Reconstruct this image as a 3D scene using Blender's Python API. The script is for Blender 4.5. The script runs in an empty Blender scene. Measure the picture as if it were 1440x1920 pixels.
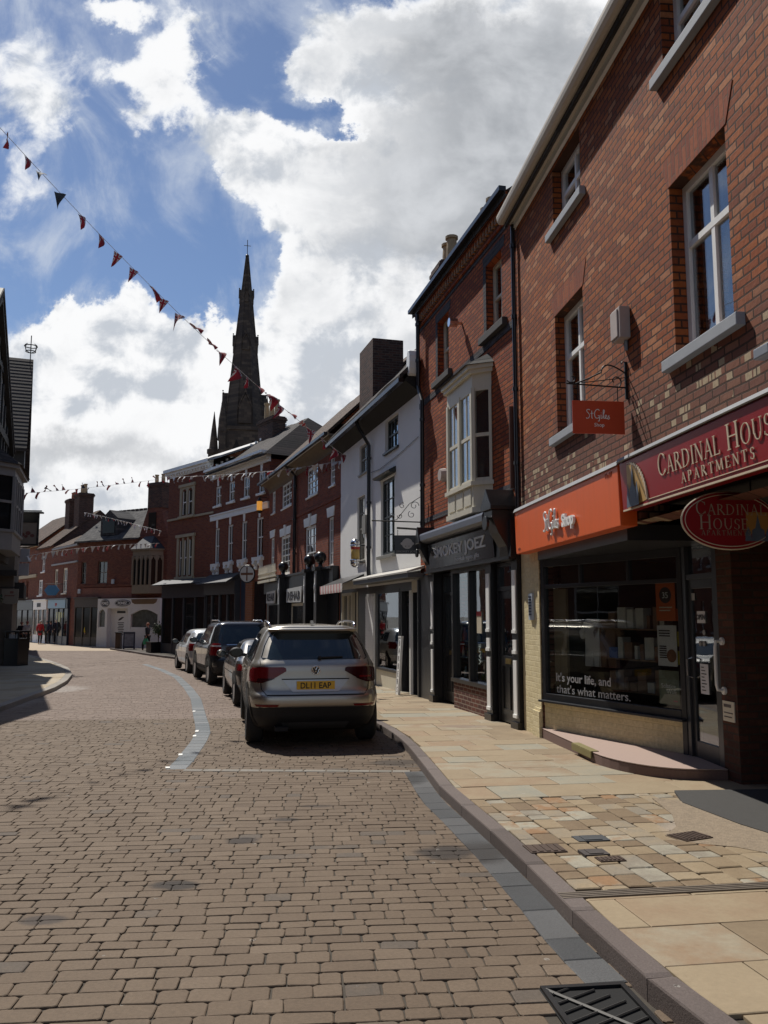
import bpy, bmesh, math, random
import numpy as np
from mathutils import Vector, Matrix, Euler
R = math.radians
rnd = random.Random(7)
S = bpy.context.scene
COL = S.collection

# ------------------------------------------------------------------ camera
CAM_H = 1.68
cam = bpy.data.objects.new('camera', bpy.data.cameras.new('camera'))
COL.objects.link(cam)
cam.location = (0, 0, CAM_H)
cam.rotation_euler = (R(90) + math.atan(195 / 1600), 0, 0)
cam.data.sensor_fit = 'VERTICAL'; cam.data.sensor_height = 36; cam.data.lens = 30.0
cam.data.clip_start = .05; cam.data.clip_end = 3000
S.camera = cam

# ------------------------------------------------------------------ sun, sky, exposure
SUN_AZ, SUN_EL = 33.5, 54.0            # degrees left of +Y, above the horizon
sun = bpy.data.objects.new('sun', bpy.data.lights.new('sun', 'SUN'))
COL.objects.link(sun)
sun.data.energy = 5.0; sun.data.angle = R(.5); sun.data.color = (1, .95, .87)
sv = Vector((-math.sin(R(SUN_AZ)) * math.cos(R(SUN_EL)), math.cos(R(SUN_AZ)) * math.cos(R(SUN_EL)), math.sin(R(SUN_EL))))
sun.rotation_euler = sv.to_track_quat('Z', 'Y').to_euler()
S.view_settings.view_transform = 'Standard'; S.view_settings.look = 'None'
S.view_settings.exposure = 0; S.view_settings.gamma = 1
S.cycles.max_bounces = 6; S.cycles.transparent_max_bounces = 10
S.cycles.use_denoising = True


class NT:
    """small helper to write node trees"""
    def __init__(s, tree): s.t = tree; s.n = tree.nodes; s.l = tree.links
    def node(s, kind, **kw):
        n = s.n.new(kind)
        for k, v in kw.items(): setattr(n, k, v)
        return n
    def put(s, sock, v):
        if v is None: return
        if isinstance(v, bpy.types.NodeSocket): s.l.new(v, sock)
        else:
            if isinstance(v, (tuple, list)) and len(v) == 3 and sock.type == 'RGBA': v = (*v, 1)
            sock.default_value = v
    def math(s, op, a, b=None, c=None, clamp=False):
        n = s.node('ShaderNodeMath', operation=op, use_clamp=clamp)
        for i, v in enumerate((a, b, c)): s.put(n.inputs[i], v)
        return n.outputs[0]
    def mix(s, f, a, b, mode='MIX'):
        n = s.node('ShaderNodeMix', data_type='RGBA', blend_type=mode)
        s.put(n.inputs[0], f); s.put(n.inputs[6], a); s.put(n.inputs[7], b)
        return n.outputs[2]
    def noise(s, vec, scale, detail=4, rough=.55, dist=0):
        n = s.node('ShaderNodeTexNoise')
        s.put(n.inputs['Vector'], vec); s.put(n.inputs['Scale'], scale); s.put(n.inputs['Detail'], detail)
        s.put(n.inputs['Roughness'], rough); s.put(n.inputs['Distortion'], dist)
        return n.outputs['Fac']
    def ramp(s, f, stops, interp='LINEAR'):
        n = s.node('ShaderNodeValToRGB'); r = n.color_ramp; r.interpolation = interp
        while len(r.elements) < len(stops): r.elements.new(.5)
        for e, (p, c) in zip(r.elements, stops):
            e.position = p; e.color = (*c, 1) if isinstance(c, (tuple, list)) else (c, c, c, 1)
        s.put(n.inputs[0], f); return n.outputs[0]
    def smooth(s, x, lo, hi):
        n = s.node('ShaderNodeMapRange', interpolation_type='SMOOTHSTEP')
        s.put(n.inputs[0], x); s.put(n.inputs[1], lo); s.put(n.inputs[2], hi); s.put(n.inputs[3], 0.); s.put(n.inputs[4], 1.)
        return n.outputs[0]
    def comb(s, x=0., y=0., z=0.):
        n = s.node('ShaderNodeCombineXYZ')
        for i, v in enumerate((x, y, z)): s.put(n.inputs[i], v)
        return n.outputs[0]
    def sep(s, v):
        n = s.node('ShaderNodeSeparateXYZ'); s.put(n.inputs[0], v); return n.outputs
    def bump(s, h, strength, dist=.01, normal=None):
        n = s.node('ShaderNodeBump'); s.put(n.inputs['Height'], h); n.inputs['Strength'].default_value = strength
        n.inputs['Distance'].default_value = dist; s.put(n.inputs['Normal'], normal); return n.outputs[0]


W = bpy.data.worlds.new('World'); S.world = W; W.use_nodes = True
BANKS = [(470, 255, 80, 60, .9), (590, 320, 130, 75, 1.0), (640, 420, 160, 110, 1.1), (720, 560, 180, 130, 1.1), (900, 300, 230, 230, 1.2), (650, 110, 110, 80, 1.0), (780, 170, 180, 150, 1.0),
         (1050, 560, 300, 300, 1.2), (310, 120, 80, 70, .9), (330, 205, 60, 60, .7), (245, 245, 40, 40, .45), (220, 125, 40, 30, .4), (230, 10, 80, 26, .7), (350, 60, 40, 60, .35),
         (150, 610, 90, 60, .9), (230, 660, 110, 80, .9), (100, 760, 150, 110, 1.1), (320, 640, 60, 60, .75), (270, 760, 150, 110, 1.1), (400, 690, 70, 70, .8),
         (560, 620, 130, 40, .6), (600, 700, 170, 60, .9), (450, 820, 300, 90, 1.1), (130, 900, 340, 100, 1.2), (200, 1010, 500, 60, 1.), (1250, 100, 300, 400, 1.2),
         (50, 330, 120, 200, .40), (50, 110, 140, 90, .44), (90, 230, 80, 60, .25), (400, 460, 80, 50, .15),
         (430, 430, 90, 110, -.7), (300, 500, 130, 70, -.6), (575, 195, 50, 45, -1.3), (640, 250, 50, 26, -1.3), (695, 290, 26, 16, -.8), (490, 110, 60, 70, -.9), (510, 500, 30, 60, -.6), (420, 330, 40, 30, -.4), (150, 300, 60, 60, -.3),
         (60, 530, 110, 50, -.7), (420, 590, 50, 30, -.4), (716, 320, 22, 16, -.9), (575, 650, 60, 18, -.5)]
GREYS = [(900, 330, 260, 260, 1.0), (950, 80, 260, 130, .9), (640, 430, 60, 50, .2), (720, 480, 110, 70, .2), (130, 850, 260, 45, .8), (480, 840, 120, 40, .4), (100, 690, 60, 40, .25), (330, 740, 80, 30, .25), (600, 270, 70, 30, .3), (1100, 500, 200, 300, .8), (800, 700, 200, 100, .3), (560, 560, 40, 60, .3)]
def build_world():
    t = NT(W.node_tree); t.n.clear()
    sky = t.node('ShaderNodeTexSky', sky_type='NISHITA', sun_disc=False)
    sky.sun_elevation = R(SUN_EL); sky.sun_rotation = R(-SUN_AZ); sky.altitude = 90; sky.air_density = 1.0; sky.dust_density = .3; sky.ozone_density = 1.6
    d = t.sep(t.node('ShaderNodeTexCoord').outputs['Generated'])
    ay = t.math('MAXIMUM', t.math('ABSOLUTE', d[1]), .12)
    a = t.math('DIVIDE', d[0], ay); b = t.math('DIVIDE', d[2], ay); sg = t.math('SIGN', d[1])
    # ragged edges: the banks are looked up through a turbulent offset
    q = t.comb(a, b, sg)
    w1 = t.math('SUBTRACT', t.noise(q, 7., 8, .62), .5); w2 = t.math('SUBTRACT', t.noise(t.comb(b, a, t.math('ADD', sg, 4.)), 7., 8, .62), .5)
    wa = t.math('ADD', a, t.math('MULTIPLY', w1, .20)); wb = t.math('ADD', b, t.math('MULTIPLY', w2, .20))
    puff = t.noise(q, 16, 8, .62, .3)
    # banks of cloud and gaps of blue, as tangents of the angles from due ahead (+Y): u, v, size, size, weight
    banks = BANKS
    p0 = math.atan(195 / 1600)
    def tang(u, v):
        x, y = (u - 720) / 1600, (960 - v) / 1600
        Y = math.cos(p0) - math.sin(p0) * y
        return x / Y, (math.sin(p0) + math.cos(p0) * y) / Y
    def field(lst, start):
        f = start
        for u, v, ru, rv, amp in lst:
            ca, cb = tang(u, v)
            x = t.math('MULTIPLY', t.math('SUBTRACT', wa, ca), 1600 / ru / 1.06); y = t.math('MULTIPLY', t.math('SUBTRACT', wb, cb), 1600 / rv / 1.08)
            r2 = t.math('MULTIPLY_ADD', x, x, t.math('MULTIPLY', y, y))
            f = t.math('ADD', f, t.math('MULTIPLY', amp, t.math('POWER', 2.718, t.math('MULTIPLY', r2, -1.))))
        return f
    dens = field(banks, t.math('MULTIPLY', t.math('SUBTRACT', puff, .5), .9))
    ahead = t.math('MULTIPLY_ADD', t.smooth(d[1], -.15, .1), .75, .25)  # cloud thinned out behind the view to lower the fill light
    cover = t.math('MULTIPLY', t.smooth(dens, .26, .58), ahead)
    wisp = t.noise(t.comb(t.math('MULTIPLY', t.math('ADD', a, t.math('MULTIPLY', b, .35)), 1.6), t.math('SUBTRACT', b, t.math('MULTIPLY', a, .2)), 3.), 5., 8, .62, .8)
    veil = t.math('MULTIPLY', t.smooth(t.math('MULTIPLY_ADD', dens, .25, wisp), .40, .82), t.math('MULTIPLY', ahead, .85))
    shade = t.noise(t.comb(a, t.math('MULTIPLY', b, 1.2), 5.), 7.0, 7, .58, .3)
    grey = field(GREYS, t.math('MULTIPLY', t.math('SUBTRACT', shade, .5), 2.4))
    deep = t.math('MULTIPLY', t.smooth(grey, .1, 1.), t.smooth(dens, .45, .95))
    k = 10.0                                       # the background strength is .1
    puff2 = t.noise(t.comb(t.math('SUBTRACT', a, .012), t.math('ADD', b, .018), sg), 16, 8, .62, .3)
    lump1, lump2 = t.noise(q, 6.5, 5, .5, .2), t.noise(t.comb(t.math('SUBTRACT', a, .03), t.math('ADD', b, .045), sg), 6.5, 5, .5, .2)
    lit = t.math('ADD', t.math('MULTIPLY', t.math('SUBTRACT', puff, puff2), 1.5), t.math('MULTIPLY', t.math('SUBTRACT', lump1, lump2), 2.5))
    light = t.mix(t.smooth(dens, .3, .75), (.66 * k, .72 * k, .82 * k), (.90 * k, .91 * k, .93 * k))
    light = t.mix(t.smooth(lit, -.42, .10), (.56 * k, .60 * k, .66 * k), t.mix(.55, light, (1.02 * k, 1.02 * k, 1.02 * k)))
    dull = t.mix(t.smooth(shade, .3, .7), (.37 * k, .39 * k, .42 * k), (.66 * k, .68 * k, .71 * k))
    cloud = t.mix(deep, light, dull)
    blue = t.mix(1., sky.outputs[0], (.70, .75, .84), 'MULTIPLY')
    base = t.mix(veil, blue, (.60 * k, .66 * k, .76 * k))
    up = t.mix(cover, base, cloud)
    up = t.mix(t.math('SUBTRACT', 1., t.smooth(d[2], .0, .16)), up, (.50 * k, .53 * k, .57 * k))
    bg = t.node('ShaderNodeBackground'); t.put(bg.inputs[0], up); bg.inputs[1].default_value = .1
    t.l.new(bg.outputs[0], t.node('ShaderNodeOutputWorld').inputs[0])
build_world()

# ------------------------------------------------------------------ scene book-keeping
def tag(o, label=None, cat=None, group=None, kind=None):
    if label: o['label'] = label
    if cat: o['category'] = cat
    if group: o['group'] = group
    if kind: o['kind'] = kind
    return o

def empty(name, loc=(0, 0, 0), rz=0., label=None, cat=None, group=None):
    o = bpy.data.objects.new(name, None); COL.objects.link(o)
    o.location = loc; o.rotation_euler = (0, 0, rz); o.empty_display_size = .2
    return tag(o, label, cat, group)

def copy_tree(o, parent=None):
    c = o.copy(); COL.objects.link(c)
    if parent is not None: c.parent = parent
    for ch in list(o.children): copy_tree(ch, c)
    return c

class MB:
    """collects pieces of geometry and links them as ONE mesh object"""
    def __init__(s): s.v = []; s.f = []; s.m = []; s.x = None
    def add(s, vs, fs, mi=0):
        n = len(s.v)
        if s.x is not None: vs = [s.x @ Vector(p) for p in vs]
        s.v += [tuple(p) for p in vs]; s.f += [tuple(i + n for i in f) for f in fs]; s.m += [mi] * len(fs)
        return s
    def box(s, x0, x1, y0, y1, z0, z1, mi=0):
        return s.add([(x0, y0, z0), (x1, y0, z0), (x1, y1, z0), (x0, y1, z0), (x0, y0, z1), (x1, y0, z1), (x1, y1, z1), (x0, y1, z1)],
                     [(0, 3, 2, 1), (4, 5, 6, 7), (0, 1, 5, 4), (1, 2, 6, 5), (2, 3, 7, 6), (3, 0, 4, 7)], mi)
    def quad(s, a, b, c, d, mi=0): return s.add([a, b, c, d], [(0, 1, 2, 3)], mi)
    def prism(s, poly, y0, y1, mi=0):
        """polygon in x,z pushed from y0 to y1"""
        n = len(poly)
        return s.add([(x, y0, z) for x, z in poly] + [(x, y1, z) for x, z in poly],
                     [tuple(range(n)), tuple(range(2 * n - 1, n - 1, -1))] + [(i, (i + 1) % n, n + (i + 1) % n, n + i) for i in range(n)], mi)
    def prism_x(s, poly, x0, x1, mi=0):
        """polygon in y,z pushed from x0 to x1"""
        n = len(poly)
        return s.add([(x0, y, z) for y, z in poly] + [(x1, y, z) for y, z in poly],
                     [tuple(range(n)), tuple(range(2 * n - 1, n - 1, -1))] + [(i, (i + 1) % n, n + (i + 1) % n, n + i) for i in range(n)], mi)
    def prism_z(s, poly, z0, z1, mi=0):
        n = len(poly)
        return s.add([(x, y, z0) for x, y in poly] + [(x, y, z1) for x, y in poly],
                     [tuple(range(n)), tuple(range(2 * n - 1, n - 1, -1))] + [(i, (i + 1) % n, n + (i + 1) % n, n + i) for i in range(n)], mi)
    def tube(s, pts, r, n=8, mi=0, cap=True):
        pts = [Vector(p) for p in pts]; rs = r if isinstance(r, (list, tuple)) else [r] * len(pts)
        vs = []; fs = []; up = None
        for i, p in enumerate(pts):
            d = (pts[min(i + 1, len(pts) - 1)] - pts[max(i - 1, 0)]).normalized()
            if up is None: up = d.orthogonal().normalized()
            up = (up - d * up.dot(d)); up = up.normalized() if up.length > 1e-6 else d.orthogonal().normalized()
            w = d.cross(up)
            for k in range(n):
                a = 2 * math.pi * k / n
                vs.append(p + (up * math.cos(a) + w * math.sin(a)) * rs[i])
        for i in range(len(pts) - 1):
            for k in range(n):
                fs.append((i * n + k, i * n + (k + 1) % n, (i + 1) * n + (k + 1) % n, (i + 1) * n + k))
        if cap: fs += [tuple(range(n)), tuple(range((len(pts) - 1) * n, len(pts) * n))]
        return s.add(vs, fs, mi)
    def lathe(s, prof, c=(0, 0, 0), n=16, axis='z', mi=0):
        vs = []; fs = []
        for r, h in prof:
            for k in range(n):
                a = 2 * math.pi * k / n; x, y = r * math.cos(a), r * math.sin(a)
                q = {'z': (x, y, h), 'x': (h, x, y), 'y': (x, h, y)}[axis]
                vs.append((c[0] + q[0], c[1] + q[1], c[2] + q[2]))
        for i in range(len(prof) - 1):
            for k in range(n): fs.append((i * n + k, i * n + (k + 1) % n, (i + 1) * n + (k + 1) % n, (i + 1) * n + k))
        fs += [tuple(range(n)), tuple(range((len(prof) - 1) * n, len(prof) * n))]
        return s.add(vs, fs, mi)
    def ball(s, c, r, n=12, mi=0):
        rr = r if isinstance(r, (tuple, list)) else (r, r, r)
        vs = []; fs = []
        for i in range(1, n // 2):
            th = math.pi * i / (n // 2)
            for k in range(n):
                a = 2 * math.pi * k / n
                vs.append((c[0] + rr[0] * math.sin(th) * math.cos(a), c[1] + rr[1] * math.sin(th) * math.sin(a), c[2] + rr[2] * math.cos(th)))
        m = n // 2 - 1
        for i in range(m - 1):
            for k in range(n): fs.append((i * n + k, i * n + (k + 1) % n, (i + 1) * n + (k + 1) % n, (i + 1) * n + k))
        vs += [(c[0], c[1], c[2] + rr[2]), (c[0], c[1], c[2] - rr[2])]
        for k in range(n):
            fs += [(k, (k + 1) % n, m * n), ((m - 1) * n + (k + 1) % n, (m - 1) * n + k, m * n + 1)]
        return s.add(vs, fs, mi)
    def build(s, name, mats, parent=None, bevel=0., smooth=False, label=None, recalc=True, seg=2):
        me = bpy.data.meshes.new(name); me.from_pydata(s.v, [], s.f)
        mats = mats if isinstance(mats, (list, tuple)) else [mats]
        for m in mats: me.materials.append(m)
        if len(mats) > 1: me.polygons.foreach_set('material_index', s.m)
        if recalc:
            bm = bmesh.new(); bm.from_mesh(me); bmesh.ops.recalc_face_normals(bm, faces=bm.faces); bm.to_mesh(me); bm.free()
        if smooth: me.polygons.foreach_set('use_smooth', [True] * len(me.polygons))
        me.update()
        o = bpy.data.objects.new(name, me); COL.objects.link(o)
        if parent is not None: o.parent = parent
        if bevel:
            b = o.modifiers.new('b', 'BEVEL'); b.width = bevel; b.segments = seg; b.limit_method = 'ANGLE'; b.angle_limit = R(40)
        if label: o['label'] = label
        return o

def text_geo(txt, size, depth=.0, shear=0., bold=0., spacing=1.0):
    """letters as plain mesh data in the x,z plane facing -y, origin at the left of the baseline"""
    c = bpy.data.curves.new('t', 'FONT'); c.body = txt; c.size = size; c.extrude = depth / 2; c.shear = shear; c.offset = bold
    c.space_character = spacing; c.resolution_u = 3
    o = bpy.data.objects.new('t', c); COL.objects.link(o)
    me = o.to_mesh()
    vs = [(v.co.x, -v.co.z, v.co.y) for v in me.vertices]; fs = [tuple(p.vertices) for p in me.polygons]
    o.to_mesh_clear(); bpy.data.objects.remove(o); bpy.data.curves.remove(c)
    return vs, fs

def put_text(mb, txt, size, x, y, z, mi=0, depth=.01, align='l', width=None, xf=None, **kw):
    vs, fs = text_geo(txt, size, depth, **kw)
    if not vs: return
    xs = [v[0] for v in vs]; w0 = max(xs) - min(xs); k = 1.
    if width: k = width / w0
    off = {'l': 0, 'c': -w0 * k / 2, 'r': -w0 * k}[align] - min(xs) * k
    vs = [(v[0] * k + off + x, v[1] + y, v[2] + z) for v in vs]
    if xf is not None: vs = [xf @ Vector(v) for v in vs]
    mb.add(vs, fs, mi)

# ------------------------------------------------------------------ materials
MATS = {}
def principled(name):
    m = bpy.data.materials.new(name); m.use_nodes = True
    t = NT(m.node_tree); t.n.clear()
    p = t.node('ShaderNodeBsdfPrincipled'); o = t.node('ShaderNodeOutputMaterial'); t.l.new(p.outputs[0], o.inputs[0])
    return m, t, p

def mat(name, col=(.5, .5, .5), rough=.6, metal=0., var=.18, scale=5., bump=.0, bscale=60., coat=0., spec=.5, emit=0., streak=0.):
    if name in MATS: return MATS[name]
    m, t, p = principled(name)
    co = t.node('ShaderNodeTexCoord').outputs['Object']
    n = t.noise(co, scale, 6, .6)
    c = t.mix(n, tuple(x * (1 - var) for x in col), tuple(min(1, x * (1 + var)) for x in col))
    if streak:
        s3 = t.sep(co); st = t.noise(t.comb(t.math('MULTIPLY', t.math('ADD', s3[0], s3[1]), 9.), t.math('MULTIPLY', s3[2], .7), 0.), 1., 5, .6)
        c = t.mix(t.math('MULTIPLY', t.smooth(st, .45, .75), streak), c, tuple(x * .45 for x in col))
    t.put(p.inputs['Base Color'], c)
    t.put(p.inputs['Roughness'], t.math('ADD', rough - .06, t.math('MULTIPLY', n, .12), clamp=True))
    p.inputs['Metallic'].default_value = metal; p.inputs['Coat Weight'].default_value = coat; p.inputs['Coat Roughness'].default_value = .06
    p.inputs['Specular IOR Level'].default_value = spec
    if bump: t.put(p.inputs['Normal'], t.bump(t.noise(co, bscale, 5, .6), bump, .01))
    if emit:
        p.inputs['Emission Color'].default_value = (*col, 1); p.inputs['Emission Strength'].default_value = emit
    MATS[name] = m; return m

def brick(name, palette, mortar=(.22, .19, .16), w=.225, h=.075, joint=.011, weather=.35, splash=None, bump=.7, rough=.85, vertical=False, roof=False, lo=.2, patch=0.):
    if name in MATS: return MATS[name]
    m, t, p = principled(name)
    co = t.node('ShaderNodeTexCoord').outputs['Object']; s3 = t.sep(co)
    x = s3[0] if roof else t.math('ADD', s3[0], s3[1]); z = s3[2]
    wob = t.noise(co, 2.5, 3); wob2 = t.noise(co, 14., 3)
    z2 = t.math('ADD', z, t.math('ADD', t.math('MULTIPLY', wob, .02), t.math('MULTIPLY', wob2, .006)))
    x2 = t.math('ADD', x, t.math('MULTIPLY', wob2, .012))
    v = t.comb(z2, x2, 0.) if vertical else t.comb(x2, z2, 0.)
    b = t.node('ShaderNodeTexBrick'); b.offset = .5; b.squash = 1.0
    t.put(b.inputs['Vector'], v); b.inputs['Color1'].default_value = (0, 0, 0, 1); b.inputs['Color2'].default_value = (1, 1, 1, 1)
    b.inputs['Mortar'].default_value = (.5, .5, .5, 1); b.inputs['Scale'].default_value = 1; b.inputs['Mortar Size'].default_value = joint
    b.inputs['Mortar Smooth'].default_value = .25; b.inputs['Bias'].default_value = 0; b.inputs['Brick Width'].default_value = w; b.inputs['Row Height'].default_value = h
    n = len(palette)
    c = t.ramp(b.outputs['Color'], [(i / n, q) for i, q in enumerate(palette)], 'CONSTANT')
    big = t.noise(co, .9, 6, .6); mid = t.noise(co, 22., 4, .6)
    c = t.mix(t.math('MULTIPLY', t.math('SUBTRACT', 1., t.smooth(big, .3, .7)), weather), c, t.mix(.5, c, (.06, .045, .04)))
    c = t.mix(.55, c, t.ramp(mid, [(.3, .5), (.7, 1.05)]), 'MULTIPLY')
    run = t.noise(t.comb(t.math('MULTIPLY', x, 5.), t.math('MULTIPLY', z, .45), 0.), 1., 6, .65)
    c = t.mix(t.math('MULTIPLY', t.smooth(run, .50, .74), .32), c, t.mix(.6, c, (.045, .035, .032)))
    if patch: c = t.mix(t.math('MULTIPLY', t.smooth(t.noise(co, .55, 5, .65), .52, .66), patch), c, (.13, .05, .045))
    if splash:            # some bricks low on the wall keep old pale paint
        z0, z1, colr, dull = splash
        b2 = t.node('ShaderNodeTexBrick'); b2.offset = .5
        t.put(b2.inputs['Vector'], t.comb(x2, z2, 0.)); b2.inputs['Color1'].default_value = (0, 0, 0, 1); b2.inputs['Color2'].default_value = (1, 1, 1, 1)
        b2.inputs['Scale'].default_value = 1; b2.inputs['Mortar Size'].default_value = joint; b2.inputs['Brick Width'].default_value = w / 2; b2.inputs['Row Height'].default_value = h; b2.inputs['Mortar Smooth'].default_value = .25
        low = t.math('SUBTRACT', 1., t.smooth(t.math('ADD', z, t.math('MULTIPLY', t.math('SUBTRACT', big, .5), .9)), z0, z1))
        c = t.mix(t.math('MULTIPLY', low, .75), c, dull)
        hit = t.math('GREATER_THAN', t.math('MULTIPLY', t.math('MULTIPLY', b2.outputs['Color'], t.math('ADD', .75, t.math('MULTIPLY', wob, .5))), low), .80)
        c = t.mix(t.math('MULTIPLY', hit, .85), c, t.mix(mid, tuple(q * .6 for q in colr), colr))
    mm = t.math('MULTIPLY', b.outputs['Fac'], .9)
    c = t.mix(mm, c, mortar)
    t.put(p.inputs['Base Color'], c); p.inputs['Roughness'].default_value = rough; p.inputs['Specular IOR Level'].default_value = lo
    ht = t.math('ADD', t.math('SUBTRACT', 1., b.outputs['Fac']), t.math('ADD', t.math('MULTIPLY', mid, .35), t.math('MULTIPLY', b.outputs['Color'], .3)))
    t.put(p.inputs['Normal'], t.bump(ht, bump, .012))
    MATS[name] = m; return m

def glass(name, tint=(.75, .78, .78), extra=.0, wave=.02):
    if name in MATS: return MATS[name]
    m = bpy.data.materials.new(name); m.use_nodes = True; t = NT(m.node_tree); t.n.clear()
    tr = t.node('ShaderNodeBsdfTransparent'); tr.inputs[0].default_value = (*tint, 1)
    gl = t.node('ShaderNodeBsdfGlossy'); gl.inputs['Roughness'].default_value = .012; gl.inputs[0].default_value = (.95, .97, 1, 1)
    nb = t.bump(t.noise(t.node('ShaderNodeTexCoord').outputs['Object'], 2.2, 2), wave, .05)
    t.put(gl.inputs['Normal'], nb)
    lw = t.node('ShaderNodeLayerWeight'); lw.inputs['Blend'].default_value = .5
    f = t.math('MULTIPLY_ADD', t.math('POWER', lw.outputs['Facing'], 4.), .9, .06 + extra, clamp=True)
    mx = t.node('ShaderNodeMixShader'); t.put(mx.inputs[0], f); t.l.new(tr.outputs[0], mx.inputs[1]); t.l.new(gl.outputs[0], mx.inputs[2])
    t.l.new(mx.outputs[0], t.node('ShaderNodeOutputMaterial').inputs[0])
    MATS[name] = m; return m

def tinted(name, stops, rough=.8, bump=.3, bscale=40., speck=.25, stain=None, spec=.3):
    """stone laid in pieces: each piece takes its own colour from the face attribute 'tint'"""
    if name in MATS: return MATS[name]
    m, t, p = principled(name)
    at = t.node('ShaderNodeAttribute', attribute_name='tint')
    co = t.node('ShaderNodeTexCoord').outputs['Object']
    n1 = t.noise(co, bscale, 6, .7); n2 = t.noise(co, 3.2, 6, .65); n3 = t.noise(co, .45, 5, .6)
    f = t.math('ADD', at.outputs['Fac'], t.math('MULTIPLY', t.math('SUBTRACT', n2, .5), .55), clamp=True)
    c = t.ramp(f, stops)
    c = t.mix(speck, c, t.ramp(n1, [(.25, .35), (.75, 1.3)]), 'MULTIPLY')
    c = t.mix(t.math('MULTIPLY', t.smooth(n3, .35, .7), .35), c, t.mix(1., c, (.72, .68, .64), 'MULTIPLY'))
    if stain:
        for (sx, sy, r0, r1, col, amt) in stain:
            s3 = t.sep(co); dx = t.math('DIVIDE', t.math('SUBTRACT', s3[0], sx), r0); dy = t.math('DIVIDE', t.math('SUBTRACT', s3[1], sy), r1)
            rr = t.math('ADD', t.math('ADD', t.math('MULTIPLY', dx, dx), t.math('MULTIPLY', dy, dy)), t.math('MULTIPLY', t.math('SUBTRACT', n2, .5), 1.6))
            c = t.mix(t.math('MULTIPLY', t.math('SUBTRACT', 1., t.smooth(rr, .2, 1.)), amt), c, col)
    vo = t.node('ShaderNodeTexVoronoi'); t.put(vo.inputs['Vector'], co); vo.inputs['Scale'].default_value = 3.1
    sp = t.math('MULTIPLY', t.math('LESS_THAN', vo.outputs['Distance'], t.math('MULTIPLY', n2, .10)), .45); c = t.mix(sp, c, t.mix(t.math('GREATER_THAN', n1, .5), (.05, .045, .04), (.42, .40, .36)))
    t.put(p.inputs['Base Color'], c); p.inputs['Roughness'].default_value = rough; p.inputs['Specular IOR Level'].default_value = spec
    t.put(p.inputs['Normal'], t.bump(t.math('ADD', n1, t.math('MULTIPLY', n2, .6)), bump, .012))
    MATS[name] = m; return m

RED_A = [(.31, .078, .022), (.42, .112, .028), (.36, .093, .025), (.44, .128, .032), (.27, .070, .026), (.40, .112, .028), (.50, .20, .088), (.33, .084, .024)]
M_brickA = brick('weathered_red_brick', RED_A, w=.228, h=.076, mortar=(.055, .034, .024), splash=(3.75, 4.6, (.55, .44, .29), (.14, .075, .062)), weather=.4, joint=.010, patch=.22, bump=1.0)
M_brickA2 = brick('plain_red_brick', RED_A[:6], mortar=(.10, .065, .045), weather=.4)
M_brickB = brick('bright_red_brick', [(.33, .070, .024), (.42, .098, .030), (.37, .082, .027), (.46, .118, .036), (.29, .060, .024)], mortar=(.065, .038, .026), weather=.4, bump=1.0, w=.228, h=.076)
M_soldier = brick('rubbed_brick_arch', [(.30, .075, .032), (.36, .095, .036), (.27, .066, .03)], mortar=(.12, .08, .055), w=.32, h=.075, vertical=True, joint=.006)
M_blue = brick('blue_engineering_brick', [(.055, .055, .07), (.075, .07, .085), (.045, .045, .055)], mortar=(.09, .08, .075))
M_brickD = brick('dark_red_brick', [(.28, .066, .034), (.34, .085, .042), (.24, .056, .032), (.31, .075, .038)], mortar=(.16, .10, .075), weather=.35)
M_brickE = brick('deep_red_brick', [(.25, .072, .036), (.29, .088, .042), (.21, .060, .034), (.27, .078, .04)], mortar=(.15, .09, .075), weather=.3)
M_brickG = brick('brown_brick', [(.20, .055, .036), (.24, .07, .042), (.17, .05, .036), (.27, .085, .05)], mortar=(.12, .09, .07), weather=.45)
M_brickK = brick('sooty_chimney_brick', [(.085, .042, .032), (.11, .052, .038), (.065, .036, .03), (.135, .07, .05)], mortar=(.11, .09, .075), weather=.6)
M_stallbrick = brick('brown_stall_brick', [(.13, .05, .036), (.17, .06, .04), (.11, .045, .036)], mortar=(.26, .20, .16))
M_creambrick = brick('cream_painted_brick', [(.72, .62, .38), (.75, .65, .41), (.69, .59, .36)], mortar=(.60, .51, .31), weather=.25, joint=.008, bump=.6, rough=.6)
M_slate = brick('grey_slate', [(.07, .068, .068), (.09, .086, .084), (.055, .054, .055), (.11, .105, .10)], mortar=(.04, .04, .04), w=.3, h=.16, joint=.012, roof=True)
M_clay = brick('brown_clay_tile', [(.105, .066, .045), (.13, .082, .055), (.085, .055, .04), (.155, .10, .07)], mortar=(.05, .04, .03), w=.2, h=.085, joint=.012, roof=True)
M_darktile = brick('dark_tile', [(.055, .045, .042), (.075, .06, .055), (.045, .04, .038)], mortar=(.02, .02, .02), w=.2, h=.13, joint=.014, roof=True)
M_white = mat('white_paint', (.84, .84, .81), .45, var=.06, streak=.12)
M_cream = mat('cream_paint', (.66, .61, .48), .45, var=.07, streak=.15)
M_render = mat('white_render', (.83, .82, .79), .85, var=.09, scale=1.3, bump=.5, bscale=24, streak=.0)
M_black = mat('black_paint', (.012, .012, .014), .3, var=.3)
M_dkgrey = mat('charcoal_paint', (.028, .03, .035), .35, var=.25)
M_steel = mat('grey_painted_metal', (.22, .24, .27), .4, var=.1)
M_sill = mat('grey_sill_stone', (.30, .32, .35), .75, var=.15, bump=.15)
M_darksill = mat('dark_sill_stone', (.055, .05, .048), .8, var=.2, bump=.2)
M_stone = mat('buff_stone', (.42, .36, .25), .8, var=.18, bump=.25, streak=.25)
M_iron = mat('black_iron', (.012, .012, .013), .5, metal=.3, var=.3)
M_lead = mat('weathered_lead', (.26, .27, .28), .6, var=.2, bump=.15)
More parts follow.
